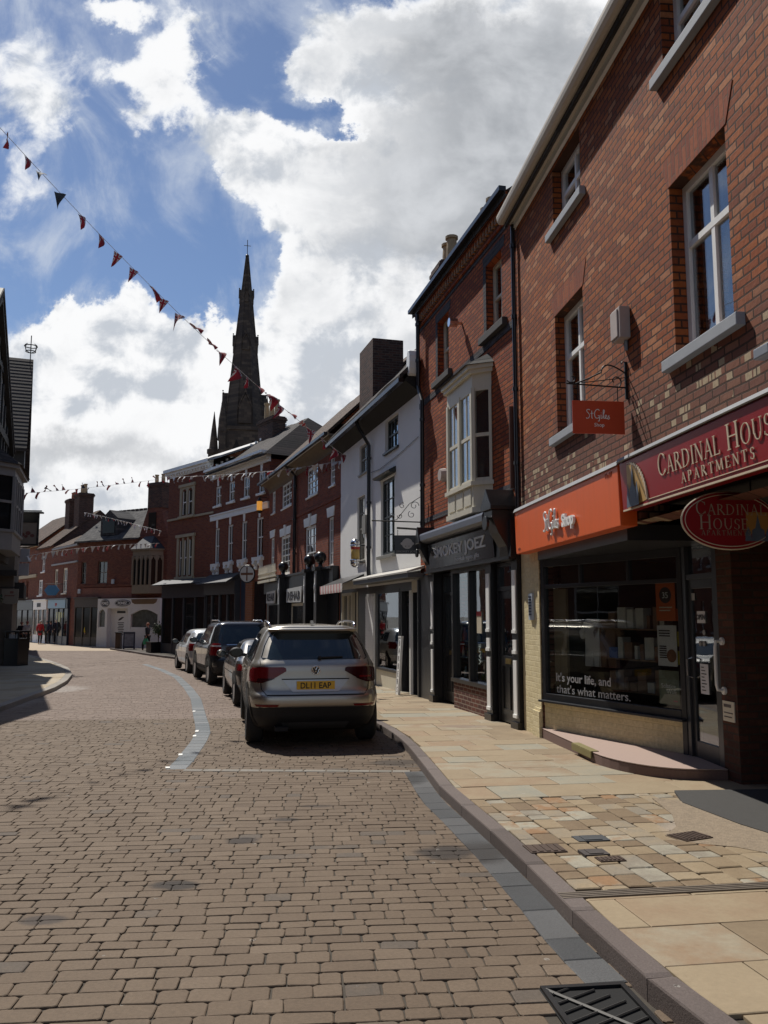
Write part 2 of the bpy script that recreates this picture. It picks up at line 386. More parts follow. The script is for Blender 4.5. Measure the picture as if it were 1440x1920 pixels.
M_orange = mat('orange_sign_panel', (.74, .125, .022), .38, var=.05, streak=.14)
M_orange2 = mat('orange_red_plate', (.50, .055, .012), .45, var=.05)
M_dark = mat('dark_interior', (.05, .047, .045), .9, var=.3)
M_glass = glass('window_glass', (.72, .75, .76), .07); M_shop = glass('shop_window_glass', (.80, .83, .82), .0, .012); M_dull = glass('far_window_glass', (.35, .37, .38), .05, .03)
M_curtain = mat('pale_curtain', (.5, .5, .5), .9, var=.12, scale=3)
M_pot = mat('buff_chimney_pot', (.42, .30, .17), .8, var=.2); M_pot2 = mat('red_chimney_pot', (.30, .10, .05), .8, var=.2)
M_chrome = mat('bright_metal', (.75, .75, .76), .18, metal=1., var=.05)
M_letter = mat('white_lettering', (.80, .80, .78), .5, var=.03)
# ------------------------------------------------------------------ ground, road, pavements
def gz(y): return -.0075 * min(max(y, -10.), 45.)
KH = .1
KERB = [(2.1, -6), (1.85, -1), (1.6, 1.2), (1.37, 3.27), (1.22, 3.84), (1.07, 4.74), (1.0, 5.43), (.86, 6.52), (.72, 7.44), (.56, 8.42), (.43, 10.04), (.28, 11.7),
        (.12, 12.75), (-.04, 13.55), (-.45, 15.3), (-1.1, 18.1), (-2.0, 21.8), (-3.2, 25.9), (-4.8, 31.2), (-6.4, 35.4), (-9.3, 39.3), (-11.2, 42.6), (-13.9, 47.6), (-16.5, 52)]
LKERB = [(-5.2, -6), (-5.6, 4), (-6.2, 10), (-6.85, 14.4), (-7.27, 16.5), (-7.72, 19.1), (-8.09, 21.3), (-8.7, 23.8), (-9.64, 26.8), (-11.01, 30.3), (-12.79, 34.0), (-16.24, 40.5), (-20, 47), (-25, 56)]

def interp_x(line, y):
    for (x0, y0), (x1, y1) in zip(line, line[1:]):
        if y0 <= y <= y1: return x0 + (x1 - x0) * (y - y0) / (y1 - y0)
    return line[0][0] if y < line[0][1] else line[-1][0]

def clip(poly, ax, ay, nx, ny):
    """keep the side of the line through (ax,ay) where (p-a).n >= 0"""
    out = []
    for i, p in enumerate(poly):
        q = poly[(i + 1) % len(poly)]
        dp = (p[0] - ax) * nx + (p[1] - ay) * ny; dq = (q[0] - ax) * nx + (q[1] - ay) * ny
        if dp >= 0: out.append(p)
        if dp * dq < 0:
            k = dp / (dp - dq); out.append((p[0] + (q[0] - p[0]) * k, p[1] + (q[1] - p[1]) * k))
    return out

def clip_line(poly, line, side, off=0.):
    ys = [p[1] for p in poly]; y0, y1 = min(ys) - .02, max(ys) + .02
    for (ax, ay), (bx, by) in zip(line, line[1:]):
        if by < y0 or ay > y1 or len(poly) < 3: continue
        dx, dy = bx - ax, by - ay; L = math.hypot(dx, dy); nx, ny = dy / L * side, -dx / L * side
        poly = clip(poly, ax + nx * off, ay + ny * off, nx, ny)
    return poly

class Paving:
    """many separate stones laid in one sheet; every stone keeps its own tint, tilt and worn edge"""
    def __init__(s, seed): s.v = []; s.f = []; s.t = []; s.r = random.Random(seed)
    def stone(s, poly, top, e=.006, depth=.03, tint=None, jit=0., tilt=.0):
        a = sum(p[0] * q[1] - q[0] * p[1] for p, q in zip(poly, poly[1:] + poly[:1])) / 2
        if abs(a) < .0015: return
        if a < 0: poly = poly[::-1]
        r = s.r; n = len(poly)
        cx = sum(p[0] for p in poly) / n; cy = sum(p[1] for p in poly) / n
        tx, ty = r.uniform(-tilt, tilt), r.uniform(-tilt, tilt); b = len(s.v)
        if jit: poly = [(p[0] + r.uniform(-jit, jit), p[1] + r.uniform(-jit, jit)) for p in poly]
        size = math.sqrt(abs(a)); k = max(.5, 1 - 2 * e / size)
        z = lambda x, y: top + gz(y) + (x - cx) * tx + (y - cy) * ty
        for p in poly:
            x, y = cx + (p[0] - cx) * k, cy + (p[1] - cy) * k; s.v.append((x, y, z(x, y)))
        for p in poly: s.v.append((p[0], p[1], z(*p) - e * .8))
        for p in poly: s.v.append((p[0], p[1], z(*p) - depth))
        s.f.append(tuple(range(b, b + n)))
        for i in range(n):
            j = (i + 1) % n
            s.f.append((b + n + i, b + n + j, b + j, b + i)); s.f.append((b + 2 * n + i, b + 2 * n + j, b + n + j, b + n + i))
        s.t += [r.random() if tint is None else tint] * (2 * n + 1)
    def build(s, name, m, kind='structure', parent=None, smooth=False):
        me = bpy.data.meshes.new(name); me.from_pydata(s.v, [], s.f); me.materials.append(m)
        at = me.attributes.new('tint', 'FLOAT', 'FACE'); at.data.foreach_set('value', s.t)
        me.update(); o = bpy.data.objects.new(name, me); COL.objects.link(o); o['kind'] = kind
        return o

def rect(x0, x1, y0, y1, ang, ox, oy, corner=0.):
    c, s_ = math.cos(ang), math.sin(ang)
    if corner: pts = [(x0 + corner, y0), (x1 - corner, y0), (x1, y0 + corner), (x1, y1 - corner), (x1 - corner, y1), (x0 + corner, y1), (x0, y1 - corner), (x0, y0 + corner)]
    else: pts = [(x0, y0), (x1, y0), (x1, y1), (x0, y1)]
    return [(ox + x * c - y * s_, oy + x * s_ + y * c) for x, y in pts]

M_soil = mat('ground_base', (.10, .09, .075), .95, var=.25, scale=1.5, bump=.3)
M_sand = mat('joint_sand', (.058, .048, .036), .95, var=.4, scale=9, bump=.4)
def sheet(name, line_l, line_r, z, m):
    """a strip of ground following the fall of the street"""
    ys = sorted(set([-6, 0, 10, 20, 30, 40, 45, 52] + [round(p[1], 2) for p in LKERB + KERB if p[1] <= 52]))
    mb = MB()
    for a, b in zip(ys, ys[1:]):
        mb.quad((line_l(a), a, z + gz(a)), (line_r(a), a, z + gz(a)), (line_r(b), b, z + gz(b)), (line_l(b), b, z + gz(b)))
    return tag(mb.build(name, m, recalc=False), kind='structure')
mb = MB(); g = [-900, -10, 0, 10, 20, 30, 45, 120, 1500]
for a, b in zip(g, g[1:]): mb.quad((-1200, a, gz(a) - .1), (1200, a, gz(a) - .1), (1200, b, gz(b) - .1), (-1200, b, gz(b) - .1))
tag(mb.build('ground', M_soil, recalc=False), kind='structure')
sheet('road_bed', lambda y: interp_x(LKERB, y) - .2, lambda y: interp_x(KERB, y) + .1, -.010, M_sand)

SETT = [(0., (.116, .082, .055)), (.3, (.138, .099, .067)), (.6, (.154, .112, .076)), (.85, (.178, .132, .092)), (1., (.115, .092, .072))]
oil = [(-1.35, 5.75, .2, .12, (.02, .017, .016), .85), (-1.1, 6.9, .16, .14, (.022, .018, .018), .8), (-.83, 7.6, .16, .09, (.02, .017, .016), .75), (-.62, 8.15, .2, .08, (.025, .02, .02), .6),
       (-1.95, 5.1, .15, .1, (.03, .025, .025), .7), (.45, 6.55, .28, .25, (.025, .02, .018), .85), (-.3, 9.6, .3, .08, (.03, .025, .025), .5), (.15, 10.6, .4, .3, (.02, .018, .018), .6)]
M_sett = tinted('street_setts', SETT, .8, .35, 55., .4, stain=oil)
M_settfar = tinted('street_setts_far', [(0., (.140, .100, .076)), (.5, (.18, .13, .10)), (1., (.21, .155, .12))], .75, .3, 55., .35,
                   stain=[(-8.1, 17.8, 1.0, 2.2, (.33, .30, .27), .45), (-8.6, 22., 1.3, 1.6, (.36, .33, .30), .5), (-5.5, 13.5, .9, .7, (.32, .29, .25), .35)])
ANG = R(5)
def lay_setts():
    near, far = Paving(3), Paving(4)
    rr = random.Random(11); c, s_ = math.cos(ANG), math.sin(ANG)
    y = 2.2
    while y < 58:
        dy = rr.choice((.10, .115, .115, .128, .14, .155)); isn = y < 15.5
        if y > 30: dy *= 1.3
        x = -30 - rr.random() * .3 if y > 12 else -9 - rr.random() * .3
        while x < 4:
            dx = rr.choice((.11, .14, .155, .175, .195, .22, .27)) if y < 30 else rr.choice((.2, .26, .32))
            mx, my = (x + dx / 2) * c - (y + dy / 2) * s_, (x + dx / 2) * s_ + (y + dy / 2) * c
            if interp_x(LKERB, my) - .08 < mx < interp_x(KERB, my) + .08 and abs(mx) < .5 * my + 1.8 and my < 52.5:
                if .70 < mx < 1.2 and 3.58 < my < 4.22 and abs(mx - .955 + (my - 3.9) * .12) < .20: x += dx; continue
                g = (.0025 + .002 * rr.random()) if isn else .0022
                po = rect(x + g, x + dx - g, y + g, y + dy - g, ANG, 0, 0, .013 if isn else 0.)
                (near if isn else far).stone(po, rr.uniform(-.002, .002), .0040 if isn else .003, .03, min(1., max(0., rr.gauss(.5, .13))) if rr.random() > .025 else 1., .0045 if isn else .001, .012 if isn else .004)
            x += dx
        y += dy
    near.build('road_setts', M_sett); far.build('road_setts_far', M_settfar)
lay_setts()

def kerb(name, line, w, m, side, seed, ymax=60, z=KH, length=.92):
    """kerb stones laid end to end along a line"""
    pv = Paving(seed); pts = [Vector((x, y)) for x, y in line]
    d = [0.]
    for a, b in zip(pts, pts[1:]): d.append(d[-1] + (b - a).length)
    def at(t):
        for i in range(len(pts) - 1):
            if t <= d[i + 1]: return pts[i].lerp(pts[i + 1], (t - d[i]) / (d[i + 1] - d[i]))
        return pts[-1]
    t = 0.
    while t < d[-1] - .2:
        a, b = at(t + .004), at(min(t + length - .004, d[-1])); n = (b - a).normalized(); q = Vector((n.y, -n.x)) * side * w
        pv.stone([tuple(a), tuple(b), tuple(b + q), tuple(a + q)], z, .012, z + .08)
        t += length
    return pv.build(name, m)
M_kerb = tinted('granite_kerb', [(0., (.105, .085, .078)), (.5, (.14, .113, .103)), (1., (.17, .14, .127))], .75, .3, 90., .55)
kerb('kerb', KERB, .13, M_kerb, 1, 21)
kerb('kerb_far_side', LKERB, .2, tinted('pale_kerb', [(0., (.24, .22, .19)), (1., (.34, .31, .27))], .8, .3, 60.), -1, 22)
# gutter channel of blue-grey stones along the kerb
pv = Paving(5)
yy = 1.2
while yy < 9.9:
    L = rnd.choice((.28, .34, .4, .46)); a, b = interp_x(KERB, yy), interp_x(KERB, yy + L)
    if not (3.3 < yy < 4.17): pv.stone([(a - .205, yy - .035), (a - .003, yy), (b - .003, yy + L - .006), (b - .205, yy + L - .041)], .006, .006, .04, jit=.002)
    yy += L
pv.build('road_channel', tinted('channel_stone', [(0., (.052, .055, .058)), (.5, (.076, .079, .082)), (1., (.105, .106, .107))], .6, .3, 70., .4,
         stain=[(.70, 6.5, .3, .4, (.025, .022, .02), .9), (.2, 9.5, .3, .5, (.02, .02, .02), .8)]))
# border of the parking bay
BAY = [(-2.52, 10.11), (-2.56, 10.7), (-2.65, 11.5), (-2.75, 12.4), (-2.9, 13.4), (-3.12, 14.4), (-3.41, 15.57), (-3.82, 17.3), (-4.31, 19.34), (-5.2, 22.5), (-6.51, 26.8), (-8.1, 31), (-9.8, 35)]
kerb('road_bay_border', BAY, .24, tinted('bay_border_stone', [(0., (.095, .112, .122)), (.5, (.14, .155, .165)), (1., (.19, .20, .205))], .6, .25, 60., .4), 1, 23, z=.005, length=.3)
pv = Paving(6); xx = -2.3
while xx < .2:
    L = rnd.uniform(.2, .3); y0 = 10.0 - (xx + 2.3) * .03
    pv.stone([(xx, y0), (xx + L - .008, y0 - .01), (xx + L - .008, y0 + .12), (xx, y0 + .13)], .005, .006, .04); xx += L
pv.build('road_bay_end', tinted('bay_end_stone', [(0., (.17, .155, .13)), (1., (.24, .22, .19))], .75, .3, 60.))
mb = MB()
for (px, py), (qx, qy) in zip(BAY[:9], BAY[1:10]):
    for k in (.05, .5):
        x, y = px + (qx - px) * k, py + (qy - py) * k; L = rnd.uniform(.10, .2); w = .05
        if rnd.random() < .42: mb.quad((x + .0, y, gz(y) + .012), (x + w, y + .01, gz(y) + .012), (x + w - .03, y + L, gz(y) + .012), (x - .03, y + L, gz(y) + .012))
tag(mb.build('road_marking', mat('worn_white_line', (.75, .74, .70), .8, var=.3, scale=30), recalc=False), kind='structure')

SLAB = [(0., (.225, .170, .108)), (.25, (.285, .222, .143)), (.5, (.325, .258, .168)), (.7, (.28, .198, .125)), (.85, (.325, .283, .205)), (1., (.27, .258, .205))]
M_slab = tinted('sandstone_slab', SLAB, .8, .18, 30., .18, stain=[(2.35, 6.9, .45, .55, (.33, .27, .22), .8), (1.2, 13.4, .5, .25, (.17, .12, .10), .5)])
M_slabL = tinted('pale_slab', [(0., (.35, .29, .20)), (.5, (.43, .36, .26)), (1., (.38, .34, .27))], .85, .2, 30., .2)
sheet('pavement_bed', lambda y: interp_x(KERB, y) + .05, lambda y: interp_x(KERB, y) + 7.5, KH - .02, M_sand)
sheet('pavement_bed_far_side', lambda y: interp_x(LKERB, y) - 8, lambda y: interp_x(LKERB, y) - .05, KH - .02, mat('pale_joint', (.16, .13, .10), .95))

SA = R(9)                                              # the slabs lie square to the near kerb
def lay_slabs():
    c, s_ = math.cos(SA), math.sin(SA); rr = random.Random(17)
    big, small = Paving(8), Paving(9)
    def loc(x, y): return x * c - y * s_, x * s_ + y * c
    y0 = 5.02                                          # near edge of the small stones, in slab coordinates
    inv = lambda X, Y: (X * c + Y * s_, -X * s_ + Y * c)
    za, zb = inv(.95, 5.16)[1] + .10, inv(.58, 7.92)[1]
    def run(y, y_end, rows, lens, pv, tilt, jit=0., e=.004, x0=-3., x1=7., g=.004, corner=0.):
        while y < y_end - .02:
            dy = min(rr.choice(rows), y_end - y); x = x0 - rr.random() * .5
            while x < x1:
                dx = rr.choice(lens); po = rect(x + g, x + dx - g, y + g, y + dy - g, SA, 0, 0, corner)
                my = sum(p[1] for p in po) / len(po); mx = sum(p[0] for p in po) / len(po)
                kx = interp_x(KERB, my)
                if kx - .5 < mx < kx + 4.2 + (0 if my < 30 else 2):
                    po = clip_line(po, KERB, 1, .135)
                    if len(po) > 2: pv.stone(po, KH + rr.uniform(-.002, .002), e, .04, None, jit, tilt)
                x += dx
            y += dy
    run(1.0, za - .13, (.46, .46, .5), (.6, .75, .95), big, .002)
    x = -1.2
    while x < 4.5:                                     # small stones in courses running along the kerb
        dx = rr.choice((.15, .17, .19)); y = za - rr.random() * .2
        while y < zb:
            dy = rr.choice((.16, .2, .24, .3)); ya_, yb_ = max(y, za), min(y + dy, zb)
            if yb_ - ya_ > .05:
                po = rect(x + .005, x + dx - .005, ya_ + .004, yb_ - .004, SA, 0, 0, .012); my = sum(p[1] for p in po) / 8; mx = sum(p[0] for p in po) / 8; kx = interp_x(KERB, my)
                if kx - .3 < mx < kx + 4.2:
                    po = clip_line(po, KERB, 1, .135)
                    if len(po) > 2: small.stone(po, KH + rr.uniform(-.003, .003), .007, .04, None, .005, .012)
            y += dy
        x += dx
    run(zb, 62., (.42, .45, .56), (.45, .6, .8, 1.0), big, .004, 0., .005)
    big.build('pavement', M_slab); small.build('pavement_crossing', tinted('crossing_sett', [(0., (.19, .135, .083)), (.3, (.26, .195, .12)), (.55, (.32, .25, .16)), (.75, (.24, .21, .165)), (.9, (.36, .335, .26)), (1., (.28, .165, .085))], .8, .3, 45., .3, stain=[(2.45, 6.75, .4, .5, (.34, .28, .22), .8)]))
    # slotted drain across the pavement
    mb = MB(); ya = za - .115
    for i in range(4):
        yb = ya + i * .029
        p = [loc(-.2 + 1.9, yb), loc(6, yb), loc(6, yb + .016), loc(-.2 + 1.9, yb + .016)]
        p = clip_line(p, KERB, 1, -.0)
        n = len(p); mb.add([(x, y, KH + .003 + gz(y)) for x, y in p] + [(x, y, KH - .03 + gz(y)) for x, y in p], [tuple(range(n))] + [(j, (j + 1) % n, n + (j + 1) % n, n + j) for j in range(n)])
    tag(mb.build('pavement_drain', mat('drain_metal', (.17, .14, .11), .6, metal=.3, var=.3, scale=20)), kind='structure')
    pl = Paving(10); y = 8.
    while y < 60:
        dy = rr.choice((.5, .6)); x = -34.
        while x < 0:
            dx = rr.choice((.6, .8, 1.)); po = rect(x + .005, x + dx - .005, y + .005, y + dy - .005, R(8), 0, 0)
            mx = sum(p[0] for p in po) / 4; my = sum(p[1] for p in po) / 4; kx = interp_x(LKERB, my)
            if kx - 6.5 < mx < kx + .4 and my < 56 and abs(mx) < .5 * my + 2:
                po = clip_line(po, LKERB, -1, .2)
                if len(po) > 2: pl.stone(po, KH, .004, .03, None, 0, .003)
            x += dx
        y += dy
    pl.build('pavement_far_side', M_slabL)
lay_slabs()
# broad pedestrian square at the far bend
mb = MB(); mb.add([(-70, 52.3, gz(52) + .004), (-9, 50, gz(52) + .004), (-9, 110, gz(52) + .004), (-70, 110, gz(52) + .004)], [(0, 1, 2, 3)])
tag(mb.build('square', mat('sandy_paving', (.36, .285, .20), .85, var=.2, scale=2, bump=.3), recalc=False), kind='structure')
mb = MB(); mb.add([(-40, 46, gz(52) - .03), (-9, 46, gz(52) - .03), (-9, 52.5, gz(52) - .03), (-40, 52.5, gz(52) - .03)], [(0, 1, 2, 3)])
tag(mb.build('square_bed', M_sand, recalc=False), kind='structure')
# tarmac apron before the passage, on the pavement
mb = MB(); mb.prism_z([(2.72, 8.25), (2.62, 7.75), (2.80, 6.95), (2.95, 6.55), (3.2, 5.4), (3.4, 3.0), (8, 3.0), (8, 8.6)], KH + gz(7) - .02, KH + gz(7) + .012)
tag(mb.build('path_tarmac', mat('tarmac', (.048, .046, .043), .85, var=.3, scale=14, bump=.5, bscale=160)), kind='structure')

mb = MB(); mb.prism_z([(2.42, 7.95), (2.66, 7.8), (2.84, 6.95), (3.0, 6.5), (3.05, 6.0), (2.78, 6.02), (2.5, 6.3), (2.2, 6.42), (2.1, 6.62), (2.28, 6.9), (2.38, 7.3)], KH + gz(7) - .03, KH + gz(7) + .006)
tag(mb.build('path_concrete_patch', mat('rough_concrete', (.25, .195, .135), .9, var=.5, scale=26, bump=1., bscale=60)), kind='structure')
# iron covers let into the ground
def cover(name, cx, cy, w, l, ang, label, m, z, ribs=5, cat='drain cover'):
    o = empty(name, (cx, cy, gz(cy) + z), ang, label, cat)
    b = MB(); b.box(-w / 2, w / 2, -l / 2, l / 2, -.02, .004); b.build('plate', m, o)
    b = MB()
    for i in range(ribs):
        x = -w / 2 + (i + .5) * w / ribs; b.box(x - w / ribs * .28, x + w / ribs * .28, -l / 2 + .015, l / 2 - .015, .004, .009)
    b.build('rib', m, o); return o
M_rust = mat('rusty_iron', (.075, .05, .038), .7, metal=.4, var=.4, scale=30)
cover('drain_cover', 1.13, 6.24, .26, .2, R(9), 'rusty slotted drain cover just inside the kerb', M_rust, KH + .004)
cover('access_cover', 1.52, 6.52, .24, .15, R(9), 'dark slate-grey access cover set among small sandstone setts', mat('slate_plate', (.05, .055, .06), .6, var=.3), KH + .005, 1)
cover('access_cover', 1.45, 6.14, .18, .14, R(9), 'brown-black access cover between the slate-grey one and the ribbed one', mat('brown_plate', (.055, .045, .042), .6, var=.3), KH + .005, 1)
cover('access_cover', 1.52, 5.97, .18, .11, R(9), 'ribbed rust-brown access cover nearest the slotted drain', M_rust, KH + .005, 6)
cover('stopcock_cover', 2.27, 6.58, .26, .2, R(25), 'rusty oval-worn cover in the concrete patch by the tarmac', M_rust, KH + .006, 7)
def gully():
    o = empty('gully_grate', (.955, 3.90, gz(3.9) + .010), R(7), 'black iron gully grate with diagonal bars beside the kerb', 'gully grate')
    b = MB(); b.box(-.205, .205, -.305, .305, -.012, -.008); b.build('pit', mat('pit_black', (.006, .006, .006), .9), o)
    b = MB(); w, l = .20, .30
    b.box(-w, w, -l, -l + .03, -.01, .006); b.box(-w, w, l - .03, l, -.01, .006); b.box(-w, -w + .025, -l + .03, l - .03, -.01, .006); b.box(w - .025, w, -l + .03, l - .03, -.01, .006)
    b.build('frame', M_iron, o)
    b = MB(); b.tube([(-w + .02, l - .03, -.002), (w - .02, -l + .03, -.002)], .010, 6)
    for i in range(8):
        k = i / 7 * 2 - 1; cx, cy = k * .17, -k * .22
        b.tube([(max(-w + .03, cx - .16), cy - (.16 if cx - .16 > -w + .03 else cx + w - .03) * .55, -.003), (cx, cy, -.003)], .007, 6)
        b.tube([(cx, cy, -.003), (min(w - .03, cx + .16), cy + (.16 if cx + .16 < w - .03 else w - .03 - cx) * .55, -.003)], .007, 6)
    b.build('bar', mat('worn_grate_iron', (.06, .058, .055), .5, metal=.5, var=.4, scale=30), o)
gully()
# ------------------------------------------------------------------ building kit
# each building stands on an Empty at its ground-floor corner: local x runs along the front, y into the building, z up
def building(name, label, X, Y, m, left=False, z=None):
    rz = math.atan2(-1, -m) if not left else math.atan2(1, m)
    return empty(name, (X, Y, KH + gz(Y) if z is None else z), rz, label, 'building')

def wall(b, m, x0, x1, z0, z1, holes=(), rec=.12, depth=6., name='wall', sides=True, y=0., back=True):
    mb = MB(); xs = sorted(set([x0, x1] + [v for h in holes for v in h[:2] if x0 < v < x1])); zs = sorted(set([z0, z1] + [v for h in holes for v in h[2:4] if z0 < v < z1]))
    for xa, xb in zip(xs, xs[1:]):
        for za, zb in zip(zs, zs[1:]):
            cx, cz = (xa + xb) / 2, (za + zb) / 2
            if not any(h[0] < cx < h[1] and h[2] < cz < h[3] for h in holes): mb.quad((xa, y, za), (xb, y, za), (xb, y, zb), (xa, y, zb))
    for h in holes:
        a, c, d, e = h[:4]; r = y + (h[4] if len(h) > 4 else rec)
        mb.quad((a, y, d), (a, r, d), (a, r, e), (a, y, e)); mb.quad((c, r, d), (c, y, d), (c, y, e), (c, r, e))
        mb.quad((a, y, e), (a, r, e), (c, r, e), (c, y, e)); mb.quad((a, r, d), (a, y, d), (c, y, d), (c, r, d))
    if sides:
        mb.quad((x0, depth, z0), (x0, y, z0), (x0, y, z1), (x0, depth, z1)); mb.quad((x1, y, z0), (x1, depth, z0), (x1, depth, z1), (x1, y, z1))
        if back: mb.quad((x1, depth, z0), (x0, depth, z0), (x0, depth, z1), (x1, depth, z1))
        mb.quad((x0, y, z1 - .01), (x1, y, z1 - .01), (x1, depth, z1 - .01), (x0, depth, z1 - .01))
        if z0 <= .0: mb.quad((x0, y, z0), (x0, depth, z0), (x1, depth, z0), (x1, y, z0))
    return mb.build(name, m, b, recalc=False)

def window(b, x0, x1, z0, z1, v=(.5,), h=(.5,), fm=None, gm=None, rec=.1, fw=.055, bar=.022, rail=.045, sill=None, curtain=None, lintel=None, label=None, y=0., room=True, rows=0):
    """frame with panes; v, h are the bars as fractions of the opening; sill=(material, height, overhang, projection)"""
    fm = fm or M_white; gm = gm or M_glass; f = MB(); a, d = y + rec, y + rec + .06
    f.box(x0, x0 + fw, a, d, z0, z1); f.box(x1 - fw, x1, a, d, z0, z1); f.box(x0 + fw, x1 - fw, a, d, z0, z0 + fw); f.box(x0 + fw, x1 - fw, a, d, z1 - fw, z1)
    W_, H_ = x1 - x0, z1 - z0; hz = []
    for k in h:
        w = rail / 2; zc = z0 + H_ * k; f.box(x0 + fw, x1 - fw, a + .004, d - .004, zc - w, zc + w); hz.append(zc)
    edges = [z0 + fw] + [q for zc in sorted(hz) for q in (zc - rail / 2, zc + rail / 2)] + [z1 - fw]
    for lo, hi in zip(edges[::2], edges[1::2]):
        for k in v:
            wb = rail if len(v) == 1 and bar > .03 else bar
            f.box(x0 + W_ * k - wb / 2, x0 + W_ * k + wb / 2, a + .008, d - .008, lo, hi)
        for i in range(1, rows):
            zc = lo + (hi - lo) * i / rows; f.box(x0 + fw, x1 - fw, a + .012, d - .012, zc - bar / 2, zc + bar / 2)
    o = f.build('window', fm, b, label=label)
    p = MB(); p.box(x0 + fw - .01, x1 - fw + .01, a + .034, a + .040, z0 + fw - .01, z1 - fw + .01); p.build('pane', gm, o)
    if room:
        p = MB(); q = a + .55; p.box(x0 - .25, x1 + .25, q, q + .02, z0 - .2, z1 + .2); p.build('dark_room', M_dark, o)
    if curtain:
        p = MB(); n = 14
        for side, wd in curtain:
            c0, c1 = (x0 + .03, x0 + .03 + W_ * wd) if side == 'l' else ((x1 - .03 - W_ * wd, x1 - .03) if side == 'r' else (x0 + .03, x1 - .03))
            za = z0 + .02 if side != 't' else z1 - H_ * wd
            vs = [(c0 + (c1 - c0) * i / n, a + .16 + .02 * math.sin(i * 2.4), z) for i in range(n + 1) for z in (za, z1 - .02)]
            p.add(vs, [(2 * i, 2 * i + 2, 2 * i + 3, 2 * i + 1) for i in range(n)])
        p.build('curtain', M_curtain, o, smooth=True)
    if sill:
        m, sh, ov, pr = sill; p = MB(); p.box(x0 - ov, x1 + ov, y - pr, y + rec + .01, z0 - sh, z0 - .002); p.build('sill', m, o, bevel=.008)
    if lintel:
        m, lh, ov = lintel; p = MB(); p.prism([(x0 - .02, z1 + .004), (x1 + .02, z1 + .004), (x1 + ov, z1 + lh), (x0 - ov, z1 + lh)], y - .006, y + .02); p.build('lintel', m, o)
    return o

def pitched_roof(b, m, x0, x1, eave, over, ridge, ridge_y, depth, z_eave_drop=0., name='roof', th=.1, wallmat=None, hip0=0., hip1=0., tilt=0.):
    """front and back slope with thickness; gable triangles close the ends"""
    mb = MB(); k = (ridge - eave) / ridge_y; ze = eave - over * k
    P = [(x0, -over, ze), (x1, -over, ze), (x1 - hip1, ridge_y, ridge), (x0 + hip0, ridge_y, ridge)]
    Q = [(x0, depth + over, eave - over * k), (x1, depth + over, eave - over * k)]
    up = lambda p: (p[0], p[1], p[2] + th)
    n = 24
    def slope(A, B, C, D):
        vs = []; fs = []
        for i in range(n + 1):
            t = i / n; s_ = .02 * math.sin(t * 9.) + .012 * math.sin(t * 23 + 1)
            for P0, P1 in ((A, B), (D, C)):
                q = Vector(up(P0)).lerp(Vector(up(P1)), t); q.z += s_; vs.append(q)
        mb.add(vs, [(2 * i, 2 * i + 2, 2 * i + 3, 2 * i + 1) for i in range(n)])
    slope(P[0], P[1], P[2], P[3]); slope(Q[1], Q[0], P[3], P[2])
    mb.quad(P[0], P[3], P[2], P[1])
    mb.quad(P[0], P[1], up(P[1]), up(P[0]))
    for i, hp in ((0, hip0), (1, hip1)):
        e, r, q = P[i], P[3 - i], Q[i]
        if hp: mb.add([up(e), up(q), up(r)], [(0, 1, 2)])
        else: mb.add([e, up(e), up(r), r, up(q), q], [(0, 1, 2, 3), (3, 2, 4, 5)])
    o = mb.build(name, m, b, recalc=False)
    g = MB()
    for x, hp in ((x0 + .06, hip0), (x1 - .06, hip1)):
        if not hp: g.add([(x, 0, eave - .05), (x, depth, eave - .05), (x, ridge_y, ridge - .03)], [(0, 1, 2)])
    if g.v: g.build('gable', wallmat or M_brickA2, b, recalc=False)
    return o

def chimney(b, x0, x1, y0, y1, z0, z1, pots=(), m=None, potm=None, cap=True, label=None):
    mb = MB(); mb.box(x0, x1, y0, y1, z0, z1 - .02)
    if cap:
        for i, e in enumerate((.04, .08, .05)): mb.box(x0 - e, x1 + e, y0 - e, y1 + e, z1 - .32 + i * .085, z1 - .32 + i * .085 + .078)
    o = mb.build('chimney', m or M_brickK, b, label=label)
    for px, py, hh in pots:
        p = MB(); p.lathe([(.13, z1 - .04), (.125, z1 + hh * .5), (.11, z1 + hh * .88), (.145, z1 + hh * .9), (.145, z1 + hh), (.1, z1 + hh), (.09, z1 + hh * .8)], (px, py, 0), 12); p.build('chimney_pot', potm or M_pot, o, smooth=False)
    return o

def pipe(b, pts, r=.04, m=None, name='downpipe', brackets=True):
    mb = MB(); mb.tube(pts, r, 10)
    if brackets:
        for p, q in zip(pts, pts[1:]):
            if abs(p[2] - q[2]) > 1.2:
                k = int(abs(p[2] - q[2]) / 1.5) + 1
                for i in range(k):
                    z = p[2] + (q[2] - p[2]) * (i + .3) / k; mb.lathe([(r * 1.35, z - .03), (r * 1.35, z + .03)], (p[0] + (q[0] - p[0]) * (i + .3) / k, p[1] + (q[1] - p[1]) * (i + .3) / k, 0), 10)
    return mb.build(name, m or M_black, b, smooth=False)

